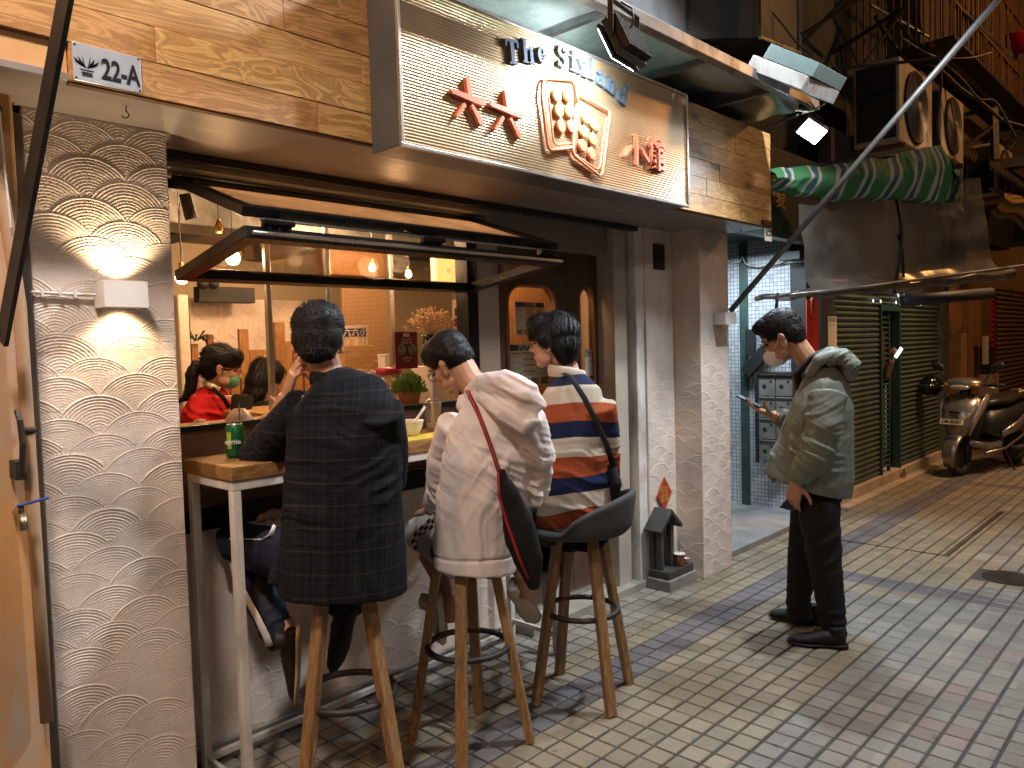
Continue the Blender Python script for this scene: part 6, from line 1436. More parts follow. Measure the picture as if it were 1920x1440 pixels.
def hand(mb, wrist, d, pn, curl=.5, side=1, k=1., spread=.12, thumb=.6, curls=None):
    """d finger direction, pn palm normal (the way the palm faces), side +1: thumb toward d x pn"""
    d = Vector(d).normalized(); pn = Vector(pn); pn = (pn - d * pn.dot(d)).normalized(); s = d.cross(pn) * side
    w = Vector(wrist); mb.tube([w - d * .03 * k, w, w + d * .035 * k, w + d * .085 * k], [(.024 * k, .019 * k), (.027 * k, .018 * k), (.038 * k, .017 * k), (.041 * k, .013 * k)], 12, ref=s)
    for i, (L, off) in enumerate(((.072, .029), (.080, .010), (.075, -.010), (.060, -.028))):
        c = (curls[i] if curls else curl + .06 * i); b0 = w + d * (.085 - .004 * abs(i - 1)) * k + s * off * k
        dd = (d + s * (off * 3.2 * spread / .12 * .6)).normalized(); p = b0 - dd * .02 * k; pts = [p, b0]; ang = 0; seg = (.45, .31, .24)
        for j, sg in enumerate(seg):
            ang += c * (.75, 1.05, .8)[j]; v = dd * math.cos(ang) + pn * math.sin(ang); p = pts[-1] + v * L * sg * k; pts.append(p)
        r = (.0088, .0082, .0075, .0068)[i] if i < 3 else .0072; r *= k
        mb.tube(pts, [r * 1.1, r * 1.08, r, r * .93, r * .80], 8); mb.ell(pts[-1], (r * .8,) * 3, n=8, m=5)
    b0 = w + d * .02 * k + s * .024 * k + pn * .006 * k; v1 = (d * .55 + s * .8 + pn * thumb * .5).normalized(); v2 = (d * .85 + s * .25 + pn * thumb).normalized()
    p1 = b0 + v1 * .035 * k; p2 = p1 + (v1 + v2).normalized() * .030 * k; p3 = p2 + v2 * .026 * k
    mb.tube([b0 - v1 * .012 * k, b0, p1, p2, p3], [.013 * k, .0135 * k, .0105 * k, .0095 * k, .0078 * k], 8); mb.ell(p3, (.0078 * k,) * 3, n=8, m=5)
def head(mb, c, f, u, k=1., ears=True, jaw=1.):
    f = Vector(f).normalized(); u = Vector(u); u = (u - f * u.dot(f)).normalized(); r = f.cross(u); ax = (f, r, u)
    def q(a, b, z): return Vector(c) + (f * a + r * b + u * z) * k
    E = lambda p, rr, n=16, m=11: mb.ell(q(*p), tuple(x * k for x in rr), ax, n, m)
    E((-.012, 0, .035), (.094, .074, .083)); E((.026, 0, -.025), (.064, .061, .078)); E((.030, 0, -.058), (.054, .052 * jaw, .045)); E((.058, 0, -.090), (.026, .026, .019)); E((.062, 0, .028), (.030, .052, .020))
    for s in (-1, 1):
        E((.052, s * .036, -.022), (.028, .020, .022)); E((.030, s * .050, -.066), (.035, .014, .022))
        if ears:
            E((-.004, s * .074, -.012), (.016, .007, .029)); E((-.010, s * .080, .000), (.014, .006, .020)); E((.0, s * .078, -.034), (.009, .006, .010))
    mb.tube([q(.082, 0, .018), q(.094, 0, -.008), q(.104, 0, -.028), q(.090, 0, -.036)], [(.008 * k), (.009 * k), (.012 * k), (.010 * k)], 8)
    E((.092, .010, -.033), (.009, .008, .006)); E((.092, -.010, -.033), (.009, .008, .006))
    mb.tube([q(.078, -.020, -.060), q(.087, 0, -.057), q(.078, .020, -.060)], [.004 * k, .006 * k, .004 * k], 6); mb.tube([q(.076, -.016, -.069), q(.085, 0, -.069), q(.076, .016, -.069)], [.004 * k, .007 * k, .004 * k], 6)
    return q, (f, r, u)
def eyes(q, ax, parent, k=1., brow=True):
    mb = MB()
    for s in (-1, 1): mb.ell(q(.072, s * .032, .004), (.012 * k, .013 * k, .007 * k), ax, 10, 7)
    mb.build('eyes', M_eye, parent, smooth=True)
    mb = MB()
    for s in (-1, 1): mb.tube([q(.090, s * .016, .024), q(.089, s * .034, .030), q(.076, s * .052, .025)], .0030 * k, 6)
    mb.build('eyebrows', M_hair, parent, smooth=True)
def lips(q, parent, k=1.):
    mb = MB(); mb.tube([q(.080, -.019, -.061), q(.0915, -.005, -.059), q(.0915, .005, -.059), q(.080, .019, -.061)], [.0015, .0032, .0032, .0015], 6); mb.tube([q(.079, -.015, -.067), q(.0905, 0, -.0695), q(.079, .015, -.067)], [.0015, .0042, .0015], 6)
    mb.build('lips', mat('lip', (.36, .13, .10), .5), parent, smooth=True)
def glasses(q, ax, parent, k=1., col=None):
    m = col or M_blackm; mb = MB(); n = 16
    for s in (-1, 1):
        mb.tube([q(.098 - .008 * (math.cos(2 * PI * i / n) * s > 0), s * .034 + .025 * math.cos(2 * PI * i / n), .000 + .021 * math.sin(2 * PI * i / n)) for i in range(n + 1)], .0016 * k, 5)
        mb.tube([q(.090, s * .060, .006), q(.05, s * .078, .006), q(-.01, s * .083, .002), q(-.03, s * .082, -.02)], .0018 * k, 5)
    mb.tube([q(.100, -.010, .006), q(.103, 0, .009), q(.100, .010, .006)], .0016 * k, 5); mb.build('glasses', m, parent, smooth=True)
M_eye = mat('eye', (.02, .012, .01), .15, var=.1); M_hair, t, b = new_mat('black_hair'); MATS['black_hair'] = M_hair
n = nz(t, coords(t, 'Object', (1, 1, 1)), 90, 3); t.links.new(ramp(t, n, [(.3, (.003, .003, .004)), (.8, (.010, .010, .013))]), b.inputs['Base Color']); b.inputs['Roughness'].default_value = .55; b.inputs['Specular IOR Level'].default_value = .25
def skin(name, c):
    m, t, b = new_mat(name); MATS[name] = m; v = coords(t, 'Object'); n = nz(t, v, 22, 4); n2 = nz(t, v, 260, 2)
    t.links.new(ramp(t, n, [(.3, tuple(x * y for x, y in zip(c, (.86, .78, .74)))), (.7, c)]), b.inputs['Base Color']); b.inputs['Roughness'].default_value = .48
    b.inputs['Subsurface Weight'].default_value = .12; b.inputs['Subsurface Radius'].default_value = (.6, .2, .1); b.inputs['Subsurface Scale'].default_value = .02; bump(t, b, n2, .15, .001); return m
M_skin = skin('skin', (.46, .26, .17)); M_skin2 = skin('pale_skin', (.54, .33, .24)); M_skin3 = skin('tan_skin', (.30, .15, .09))
def hair(parent, q, ax, k, lobes, n_str, L, keep, flow, seed=0, vox=.007, wid=.0016, spike=.35):
    """lobes: list of (pos, radii); keep(local)->bool region grows strands; flow(local)->direction local"""
    f, r, u = ax; mb = MB()
    for p, rr in lobes: mb.ell(q(*p), tuple(x * k for x in rr), ax, 18, 12)
    me = remesh(mb, vox, 3, name='hair'); V = getv(me); N = getn(me); c0 = q(0, 0, 0); M = np.array([list(f), list(r), list(u)])
    nn = vnoise((V - np.array(c0)) * 90, seed) * .0018 + vnoise((V - np.array(c0)) * 35, seed + 1) * .0022
    V2 = V + N * nn[:, None]; me.vertices.foreach_set('co', V2.ravel().astype('f')); me.update()
    loc = (V - np.array(c0)) @ M.T / k; rr = random.Random(seed); s = MB(); idx = list(range(len(V))); cnt = 0; tries = 0
    while cnt < n_str and tries < n_str * 6:
        tries += 1; i = rr.choice(idx); l = loc[i]
        if not keep(l): continue
        cnt += 1; n_ = Vector(N[i]); fl = flow(l); fd = (f * fl[0] + r * fl[1] + u * fl[2])
        fd = (fd - n_ * fd.dot(n_)); fd = fd.normalized() if fd.length > 1e-4 else n_.orthogonal().normalized()
        d = (fd + n_ * rr.uniform(.05, spike) + Vector((rr.uniform(-.25, .25), rr.uniform(-.25, .25), rr.uniform(-.25, .25)))).normalized(); ll = L * rr.uniform(.5, 1.15)
        w = d.cross(n_).normalized() * wid * rr.uniform(.6, 1.2); p = Vector(V2[i]) - n_ * .003; m1 = p + d * ll * .5 + n_ * ll * .06; e = p + d * ll - n_ * ll * .12
        s.add([p - w, p + w, m1 + w * .8, m1 - w * .8, e], [(0, 1, 2, 3), (3, 2, 4)])
    sm = bpy.data.meshes.new('s'); base = len(me.vertices); vs = [tuple(v) for v in V2]; fs = [tuple(p.vertices) for p in me.polygons]
    allm = bpy.data.meshes.new('hair'); allm.from_pydata(vs + [tuple(x) for x in s.v], [], fs + [tuple(a + base for a in ff) for ff in s.f]); allm.update()
    return finish(allm, 'hair', M_hair, parent)
SHORT = [((-.014, 0, .052), (.100, .087, .084)), ((-.040, 0, .012), (.070, .083, .078)), ((-.042, 0, -.03), (.060, .066, .050)), ((.0, .02, .080), (.076, .058, .052)), ((.0, -.02, .080), (.076, .058, .052))]
def shortflow(l): return (l[0] * -3 + .2, l[1] * 3, l[2] * 3 - .15)
def fabric(name, col, rough=.85, weave=900, var=.15, bs=.25):
    m, t, b = new_mat(name); MATS[name] = m; v = coords(t, 'Object'); n = nz(t, v, 5, 4)
    t.links.new(ramp(t, n, [(.3, tuple(x * (1 - var) for x in col)), (.7, col)]), b.inputs['Base Color']); b.inputs['Roughness'].default_value = rough
    bump(t, b, nz(t, v, weave * .4, 2), bs, .0015); b.inputs['Specular IOR Level'].default_value = .25; return m
M_navyc = fabric('navy_track', (.012, .014, .03), .7); M_hood = fabric('white_fleece', (.78, .70, .69), .9, 700); M_sage = fabric('sage_nylon', (.165, .185, .160), .6, 1200, .12, .12)
M_blackc = fabric('black_cloth', (.010, .010, .012), .8); M_denim = fabric('pale_denim', (.36, .40, .44), .9); M_shoeb = fabric('black_shoe', (.012, .012, .013), .55); M_shoew = fabric('white_shoe', (.55, .50, .47), .6); M_sole = mat('shoe_sole', (.60, .50, .42), .7, var=.1)
def shoe(parent, heel, toe, up, m, ms, k=1., w=.045):
    heel, toe = Vector(heel), Vector(toe); d = (toe - heel).normalized(); up = Vector(up); up = (up - d * up.dot(d)).normalized(); s = d.cross(up); L = (toe - heel).length
    def q(a, z): return heel + d * a * L + up * z * k
    mb = MB(); mb.tube([q(.02, .035), q(.15, .042), q(.4, .042), q(.65, .032), q(.88, .025), q(.99, .02)], [(.026 * k, .024 * k), (.034 * k, .038 * k), (.036 * k, .038 * k), (w * .95, .026 * k), (w * .85, .018 * k), (.02 * k, .009 * k)], 12, ref=s)
    mb.tube([q(.16, .05), q(.17, .10)], [(.036 * k, .034 * k), (.036 * k, .04 * k)], 12, ref=s); me = remesh(mb, .006, 3); o = finish(me, 'shoe', m, parent)
    mb = MB(); mb.tube([q(-.02, .010), q(.1, .012), q(.35, .010), q(.65, .008), q(.9, .010), q(1.02, .016)], [(.024 * k, .012 * k), (.037 * k, .013 * k), (.034 * k, .012 * k), (w * 1.04, .010 * k), (w * .9, .010 * k), (.018 * k, .008 * k)], 12, ref=s); mb.build('sole', ms, o, smooth=True)
    mb = MB()
    for i in range(4): c = q(.38 + i * .075, .075 - i * .008); mb.tube([c - s * .02 * k, c + up * .004, c + s * .02 * k], .0025, 5)
    mb.build('laces', ms, o, smooth=True); return o
def along(V, pts):
    """nearest param (metres along) and distance to polyline"""
    P_ = [np.array(p, float) for p in pts]; best = np.full(len(V), 1e9); par = np.zeros(len(V)); acc = 0
    for a, b in zip(P_[:-1], P_[1:]):
        ab = b - a; L = np.linalg.norm(ab); t_ = np.clip(((V - a) @ ab) / (L * L), 0, 1); d = np.linalg.norm(V - (a + t_[:, None] * ab), axis=1)
        m = d < best; best[m] = d[m]; par[m] = acc + t_[m] * L; acc += L
    return par, best
UP = EZ

# ---------- person 1: plaid shirt, seen from behind
def person_plaid():
    r_ = thing('person', 'man in a dark plaid shirt on the nearest stool, hand raised to his face', 'person', (1.46, 2.2, .79))
    c = D(597, 640, 2.64); f = (CF * .95 - CR * .12 - EZ * .08).normalized()
    body = MB(); q, ax = head(body, c, f, EZ + CR * .02, 1.03)
    neck0 = D(623, 745, 2.62); body.tube([q(-.03, 0, -.02), D(612, 690, 2.645), neck0, D(636, 800, 2.62)], [(.054, .058), (.054, .056), (.058, .060), (.08, .07)], 14)
    body.tube([D(638, 740, 2.6), D(640, 850, 2.6), D(642, 1000, 2.62), D(645, 1090, 2.62)], [(.13, .08), (.16, .10), (.15, .11), (.17, .12)], 14, ref=CR)
    # left arm: elbow on the table, hand to the cheek
    LE = D(486, 868, 2.80); LW = D(536, 742, 2.74)
    body.tube([D(575, 775, 2.62), D(520, 830, 2.72), LE], [.05, .046, .043], 12)
    body.tube([LE, LE.lerp(LW, .35), LE.lerp(LW, .75), LW], [.041, .044, .033, .027], 12)
    hd = (D(556, 682, 2.72) - LW).normalized()
    hand(body, LW, hd, CR * .85 + CF * .4 + EZ * .1, side=1, curls=[.25, .55, .8, .9], k=1.04, thumb=.5)
    # right arm crossing in front, hand under the left forearm
    RE = D(728, 905, 2.80); RW = D(585, 772, 2.88)
    body.tube([D(712, 775, 2.52), D(738, 850, 2.64), RE], [.05, .046, .042], 12); body.tube([RE, RE.lerp(RW, .5), RW], [.042, .036, .026], 12)
    hand(body, RW, (D(525, 765, 2.84) - RW), EZ + CF * .2, side=-1, curl=.25, k=1.0)
    LK = D(440, 1015, 2.96); LA = D(536, 1188, 2.80); RK = D(650, 1010, 3.05); RA = D(655, 1150, 2.88)
    body.tube([D(610, 1055, 2.64), LK, LA], [.085, .06, .04], 12); body.tube([D(690, 1065, 2.6), RK, RA], [.085, .06, .04], 12)
    b_ = finish(remesh(body, .0042, 3), 'body', M_skin3 if False else M_skin, r_)
    hair(r_, q, ax, 1.03, SHORT, 9000, .015, lambda l: True, shortflow, 3, spike=.9)
    # shirt
    sh = MB(); spine = [D(645, 1112, 2.58), D(643, 1040, 2.58), D(643, 930, 2.57), D(645, 830, 2.57), D(645, 770, 2.585), D(638, 736, 2.60), D(626, 708, 2.625)]
    sh.tube(spine, [(.213, .155), (.212, .152), (.198, .135), (.192, .124), (.188, .112), (.150, .09), (.068, .064)], 22, ref=CR)
    sl = [D(575, 768, 2.62), D(522, 818, 2.71), D(482, 860, 2.79), D(498, 838, 2.79)]
    sh.tube(sl[:3], [.086, .082, .072], 14); sh.tube([D(482, 864, 2.80), D(503, 826, 2.785), D(515, 800, 2.775)], [.068, .062, .053], 14)
    sr = [D(712, 768, 2.52), D(727, 845, 2.62), D(728, 905, 2.78)]; sh.tube(sr, [.080, .072, .066], 14); sh.tube([sr[2], D(690, 870, 2.84)], [.064, .052], 12)
    sh.tube([D(528, 1060, 2.60), D(518, 1095, 2.59)], [(.03, .06), (.028, .06)], 10, ref=CR)
    me = remesh(sh, .0062, 6)
    e = D(490, 855, 2.79)
    fold(me, [(D(600, 830, 2.5), .13, (1, .2, .9), 28, 5, .0055), (D(560, 940, 2.5), .16, (.3, 0, 1), 20, 4, .006), (D(720, 900, 2.5), .15, (-.4, .1, 1), 22, 5, .005), (e, .11, (LW - e), 34, 8, .008), (D(530, 850, 2.7), .10, (D(572, 772, 2.62) - e), 34, 8, .008), (D(650, 1050, 2.5), .22, CR, 16, 3, .007), (D(640, 780, 2.5), .12, (0.2, 0, 1), 24, 5, .003)], 11)
    V = getv(me); al1, d1 = along(V, sl); al2, d2 = along(V, sr); al0, d0 = along(V, spine); L = V - np.array(c)
    arm = np.clip((d0 - .155) / .04, 0, 1) * (np.minimum(d1, d2) < .1)
    cr = np.array(CR); lat = L @ cr
    attr(me, 'u', lat + .012 * vnoise(V * 8, 5)); attr(me, 'v', V[:, 2] + .010 * vnoise(V * 7, 8)); attr(me, 'w', np.where(arm > .5, np.minimum(al1, al2), V[:, 2]))
    m, t, b = new_mat('plaid_flannel'); A = {}
    for k in 'uvw': a_ = t.nodes.new('ShaderNodeAttribute'); a_.attribute_name = k; A[k] = a_.outputs['Fac']
    def lines(s, per, w, ph=0.): fr = mth(t, 'FRACT', mth(t, 'ADD', mth(t, 'DIVIDE', s, per), 10 + ph)); return mth(t, 'LESS_THAN', fr, w)
    g1 = mth(t, 'ADD', lines(A['u'], .024, .30), lines(A['v'], .024, .30)); g2 = mth(t, 'ADD', lines(A['u'], .096, .05, .35), lines(A['v'], .072, .07, .35)); g3 = mth(t, 'ADD', lines(A['u'], .012, .25, .1), lines(A['v'], .012, .25, .1))
    bs = nz(t, coords(t, 'Object'), 260, 2)
    col = mixc(t, mth(t, 'MULTIPLY', g1, .30), (.0035, .0042, .007), (.017, .019, .028)); col = mixc(t, mth(t, 'MULTIPLY', g3, .18), col, (.024, .027, .042)); col = mixc(t, mth(t, 'MULTIPLY', g2, .14), col, (.085, .080, .075)); col = mixc(t, mth(t, 'MULTIPLY', bs, .5), col, (.004, .004, .006))
    t.links.new(col, b.inputs['Base Color']); b.inputs['Roughness'].default_value = .9; b.inputs['Specular IOR Level'].default_value = .2; bump(t, b, bs, .3, .0015)
    shirt = finish(me, 'shirt', m, r_)
    mb = MB(); n_ = 20; cc = D(622, 712, 2.622); pts = [cc + CR * math.cos(2 * PI * i / n_) * .068 + CF * math.sin(2 * PI * i / n_) * .066 + EZ * (-.012 * math.sin(2 * PI * i / n_) - .012 - .012 * math.cos(2 * PI * i / n_)) for i in range(n_ + 1)]
    mb.tube(pts, [(.026, .008)] * (n_ + 1), 8, ref=EZ); 
    mm = remesh(mb, .0045, 2); Vc = getv(mm); attr(mm, 'u', (Vc - np.array(c)) @ cr); attr(mm, 'v', Vc[:, 2]); finish(mm, 'collar', m, r_)
    # watchless cuff + trousers
    tr = MB(); tr.tube([D(640, 1075, 2.62), D(640, 1040, 2.62)], [(.19, .14), (.18, .13)], 14, ref=CR)
    tr.tube([D(600, 1055, 2.62), D(510, 1035, 2.80), LK, LK.lerp(LA, .3) , D(531, 1208, 2.79)], [.10, .092, .082, .074, .056], 14); tr.tube([D(690, 1060, 2.62), RK, RA], [.10, .08, .055], 14)
    me = remesh(tr, .008, 5); fold(me, [(LK, .10, LA - LK, 30, 6, .006), (LA, .12, LA - LK, 36, 6, .006)], 4); finish(me, 'trousers', M_navyc, r_)
    s_ = MB(); o_ = -CR * .055 - CF * .045; s_.tube([D(512, 1018, 2.72), D(470, 1022, 2.80), D(436, 1032, 2.86), D(428, 1050, 2.88), D(445, 1090, 2.83), D(478, 1150, 2.75), D(500, 1195, 2.72), D(505, 1212, 2.72)], [(.016, .005)] * 8, 8, ref=EZ + CR * .3); s_.build('white_stripe', mat('stripe_white', (.62, .56, .52), .8), r_, smooth=True)
    shoe(r_, D(566, 1178, 2.76), D(560, 1312, 2.86), -CR * 1. - CF * .2 + EZ * .2, fabric('brown_shoe', (.035, .025, .02), .5), M_sole, .9)
    shoe(r_, D(668, 1140, 2.86), D(632, 1262, 2.98), -CR * .9 + CF * .5, M_shoeb, M_shoeb, 1.0, .05)
    # small things he holds on the lap
    bg = thing('canvas_bag', 'cream canvas bag with white straps on the lap of the man in plaid', 'bag', tuple(D(505, 985, 2.8))); mb = MB(); mb.ell(D(512, 965, 2.86), (.03, .05, .022), (CR, CF, EZ)); mb.ell(D(492, 972, 2.86), (.018, .03, .016), (CR, CF, EZ)); me = remesh(mb, .005, 2); fold(me, [(D(505, 965, 2.8), .1, CR, 60, 30, .004)], 2); finish(me, 'bag_body', fabric('canvas', (.50, .38, .25), .9), bg)
    mb = MB(); mb.tube([D(515, 985, 2.72), D(508, 1003, 2.70), D(492, 1012, 2.72), D(430, 1010, 2.84), D(418, 1025, 2.88)], [(.010, .003), (.012, .003), (.005, .003), (.002, .002), (.002, .002)], 6); mb.build('strap', M_white, bg, smooth=True)
person_plaid()

# ---------- person 2: white hoodie, bowed head
def person_hoodie():
    r_ = thing('person', 'person in an oversized white hoodie sitting with bowed head on the middle stool', 'person', (2.01, 2.17, .79))
    c = D(846, 682, 3.02); f = (-CR * .80 + CF * .50 - EZ * .62).normalized(); u = (EZ + f * .3 - CR * .25).normalized()
    body = MB(); q, ax = head(body, c, f, u, .97)
    body.tube([q(-.035, 0, -.02), D(880, 712, 2.98), D(902, 740, 2.94), D(915, 790, 2.94)], [(.054, .054), (.054, .054), (.06, .06), (.08, .07)], 14)
    body.tube([D(914, 770, 2.93), D(905, 880, 2.93), D(893, 1050, 2.96)], [(.10, .07), (.12, .09), (.13, .1)], 14, ref=CR)
    LS = D(872, 805, 2.965); LE = D(838, 905, 3.10); LW = D(806, 955, 3.26)
    body.tube([LS, LE, LW], [.045, .04, .026], 12); hand(body, LW, (D(784, 962, 3.34) - LW), -EZ + CR * .2, side=-1, curl=.5, k=.95)
    RS = D(985, 775, 2.88); RE = D(1006, 925, 3.00); RW = D(880, 900, 3.40); body.tube([RS, RE, RW], [.045, .04, .028], 12); hand(body, RW, CF * -.2 + RW - RE, -EZ, side=1, curl=.5, k=.95)
    LK = D(786, 992, 3.34); LA = D(846, 1122, 3.18); RK = D(930, 992, 3.42); RA = D(985, 1085, 3.28)
    body.tube([D(858, 1040, 3.0), LK, LK.lerp(LA, .35), LA, D(843, 1165, 3.18)], [.075, .055, .055, .036, .03], 12); body.tube([D(925, 1040, 2.98), RK, RA, D(985, 1120, 3.28)], [.075, .055, .038, .03], 12)
    finish(remesh(body, .0048, 3), 'body', M_skin, r_)
    hair(r_, q, ax, .97, [((-.014, 0, .050), (.100, .081, .086)), ((-.045, 0, .010), (.066, .076, .072)), ((.03, 0, .088), (.066, .062, .045)), ((.065, 0, .066), (.030, .055, .026))], 5200, .012, lambda l: True, lambda l: (l[0] * 1.2 + (.5 if l[2] > .05 else -.1), l[1] * 2.5, -.2 - abs(l[2])), 5, spike=.8)
    eyes(q, ax, r_, .97); lips(q, r_, .97); glasses(q, ax, r_, .97)
    mb = MB()
    h = MB(); spine = [D(890, 1068, 2.96), D(892, 1030, 2.96), D(900, 950, 2.93), D(912, 870, 2.90), D(925, 800, 2.90), D(918, 755, 2.92), D(905, 735, 2.94)]
    h.tube(spine, [(.158, .135), (.165, .140), (.168, .140), (.172, .138), (.160, .122), (.115, .095), (.075, .075)], 22, ref=CR)
    sl = [D(862, 795, 2.98), D(838, 865, 3.06), D(832, 925, 3.13), D(812, 945, 3.24)]; h.tube(sl, [.088, .080, .076, .048], 16)
    sr = [D(980, 785, 2.85), D(1003, 850, 2.90), D(1000, 920, 2.98), D(960, 930, 3.15)]; h.tube(sr, [.085, .076, .062, .055], 16); h.tube([D(1000, 900, 2.9), D(1006, 948, 2.92)], [(.05, .045), (.015, .02)], 10)
    me = remesh(h, .0062, 6)
    fold(me, [(D(860, 900, 3.0), .13, sl[1] - sl[2], 26, 6, .010), (D(820, 935, 3.1), .08, sl[2] - sl[3], 34, 8, .008), (D(985, 880, 2.85), .16, (CR * .5 + EZ), 24, 4, .011), (D(930, 900, 2.85), .16, (CR - EZ * .5), 20, 3, .009), (D(890, 1000, 2.9), .14, (CR), 22, 3, .008), (D(880, 820, 2.9), .10, (CR * .7 + EZ * .7), 22, 5, .007), (D(960, 830, 2.8), .13, (CR * .8 + EZ * .3), 18, 4, .008)], 21)
    V = getv(me); z0 = D(890, 1048, 2.9).z
    N = getn(me); k_ = np.clip(1 - np.abs(V[:, 2] - z0 - .012) / .008, 0, 1) * .007; V = V - N * k_[:, None]; me.vertices.foreach_set('co', V.ravel()); me.update()
    finish(me, 'hoodie', M_hood, r_)
    # hood lying on the back
    hd = MB(); hp = [(880, 742, 2.93, .030), (905, 726, 2.88, .040), (945, 728, 2.80, .052), (985, 748, 2.755, .050), (1005, 775, 2.76, .036)]
    hd.tube([D(u_, v_, d_) for u_, v_, d_, _ in hp], [(x * 1.35, x * .85) for *_, x in hp], 14); hd.tube([D(905, 745, 2.86), D(950, 775, 2.76), D(985, 800, 2.73), D(1008, 785, 2.75)], [(.03, .035), (.045, .05), (.034, .034), (.022, .022)], 12)
    hd.tube([D(872, 745, 2.95), D(868, 760, 2.93), D(885, 775, 2.88), D(930, 800, 2.80)], [.028, .03, .03, .02], 10)
    me = remesh(hd, .006, 4); fold(me, [(D(960, 765, 2.75), .13, (CR * .5 + EZ), 30, 6, .009)], 9); finish(me, 'hood', M_hood, r_)
    sh = MB(); sh.tube([D(865, 1045, 3.0), D(810, 1005, 3.2), LK.lerp(LA, .05)], [.095, .088, .078], 14); sh.tube([D(920, 1045, 3.0), D(930, 1000, 3.3), RK.lerp(RA, .1)], [.095, .088, .075], 14); me = remesh(sh, .008, 4); fold(me, [(D(800, 990, 3.2), .1, CR, 30, 8, .006)], 3); finish(me, 'shorts', M_denim, r_)
    shoe(r_, D(826, 1118, 3.10), D(838, 1205, 3.2), -CR * .9 + CF * .3, M_shoew, M_sole, .9); shoe(r_, D(960, 1110, 3.25), D(1006, 1170, 3.36), EZ * .7 + CF * .4 - CR * .2, M_shoew, M_sole, .9)
    # red cord bag
    bg = thing('drawstring_bag', 'long black drawstring bag with red cord slung over the white hoodie', 'bag', tuple(D(970, 960, 2.75)))
    mb = MB(); path = [(876, 732, 2.87), (893, 765, 2.81), (910, 808, 2.775), (925, 850, 2.765), (936, 885, 2.755)]
    for o_ in (-3, 3): mb.tube([D(u_ + o_ * .8, v_, d_ - .012) for u_, v_, d_ in path], .0038, 6)
    mb.tube([D(934, 885, 2.74), D(936, 930, 2.735), D(952, 985, 2.73), D(975, 1050, 2.735), D(990, 1085, 2.74)], .0055, 6); mb.build('cord', mat('red_cord', (.32, .012, .02), .6), bg, smooth=True)
    b2 = MB(); b2.tube([D(938, 880, 2.75), D(955, 925, 2.75), D(972, 985, 2.755), D(990, 1050, 2.77), D(1003, 1105, 2.78)], [(.014, .010), (.036, .022), (.060, .03), (.055, .03), (.02, .012)], 14, ref=CR); me = remesh(b2, .006, 3); fold(me, [(D(960, 960, 2.72), .2, CR, 24, 4, .006)], 6); finish(me, 'bag_body', M_blackc, bg)
    # checkered cloth
    ck = thing('checkered_cloth', 'black and white checkered cloth hanging from the lap beside the white hoodie', 'cloth', tuple(D(790, 990, 3.1)))
    m, t, b = new_mat('checker_cloth'); at = t.nodes.new('ShaderNodeTexCoord'); ch = t.nodes.new('ShaderNodeTexChecker'); t.links.new(at.outputs['UV'], ch.inputs[0]); ch.inputs['Scale'].default_value = 1; ch.inputs[1].default_value = (.012, .012, .014, 1); ch.inputs[2].default_value = (.5, .42, .36, 1); t.links.new(ch.outputs[0], b.inputs['Base Color']); b.inputs['Roughness'].default_value = .8
    mb = MB(); mb.grid(lambda i, j: D(768 + 50 * i + 8 * j, 1008 - 50 * i + 24 * j, 3.08 + .02 * math.sin(i * 7) + .03 * j), 25, 7); o = mb.build('cloth', m, ck, smooth=True)
    uv = o.data.uv_layers.new(name='UVMap')
    for l in o.data.loops: vi = l.vertex_index; uv.data[l.index].uv = ((vi % 25) / 24 * 8, (vi // 25) / 6 * 4)
    s_ = o.modifiers.new('t', 'SOLIDIFY'); s_.thickness = .003
person_hoodie()

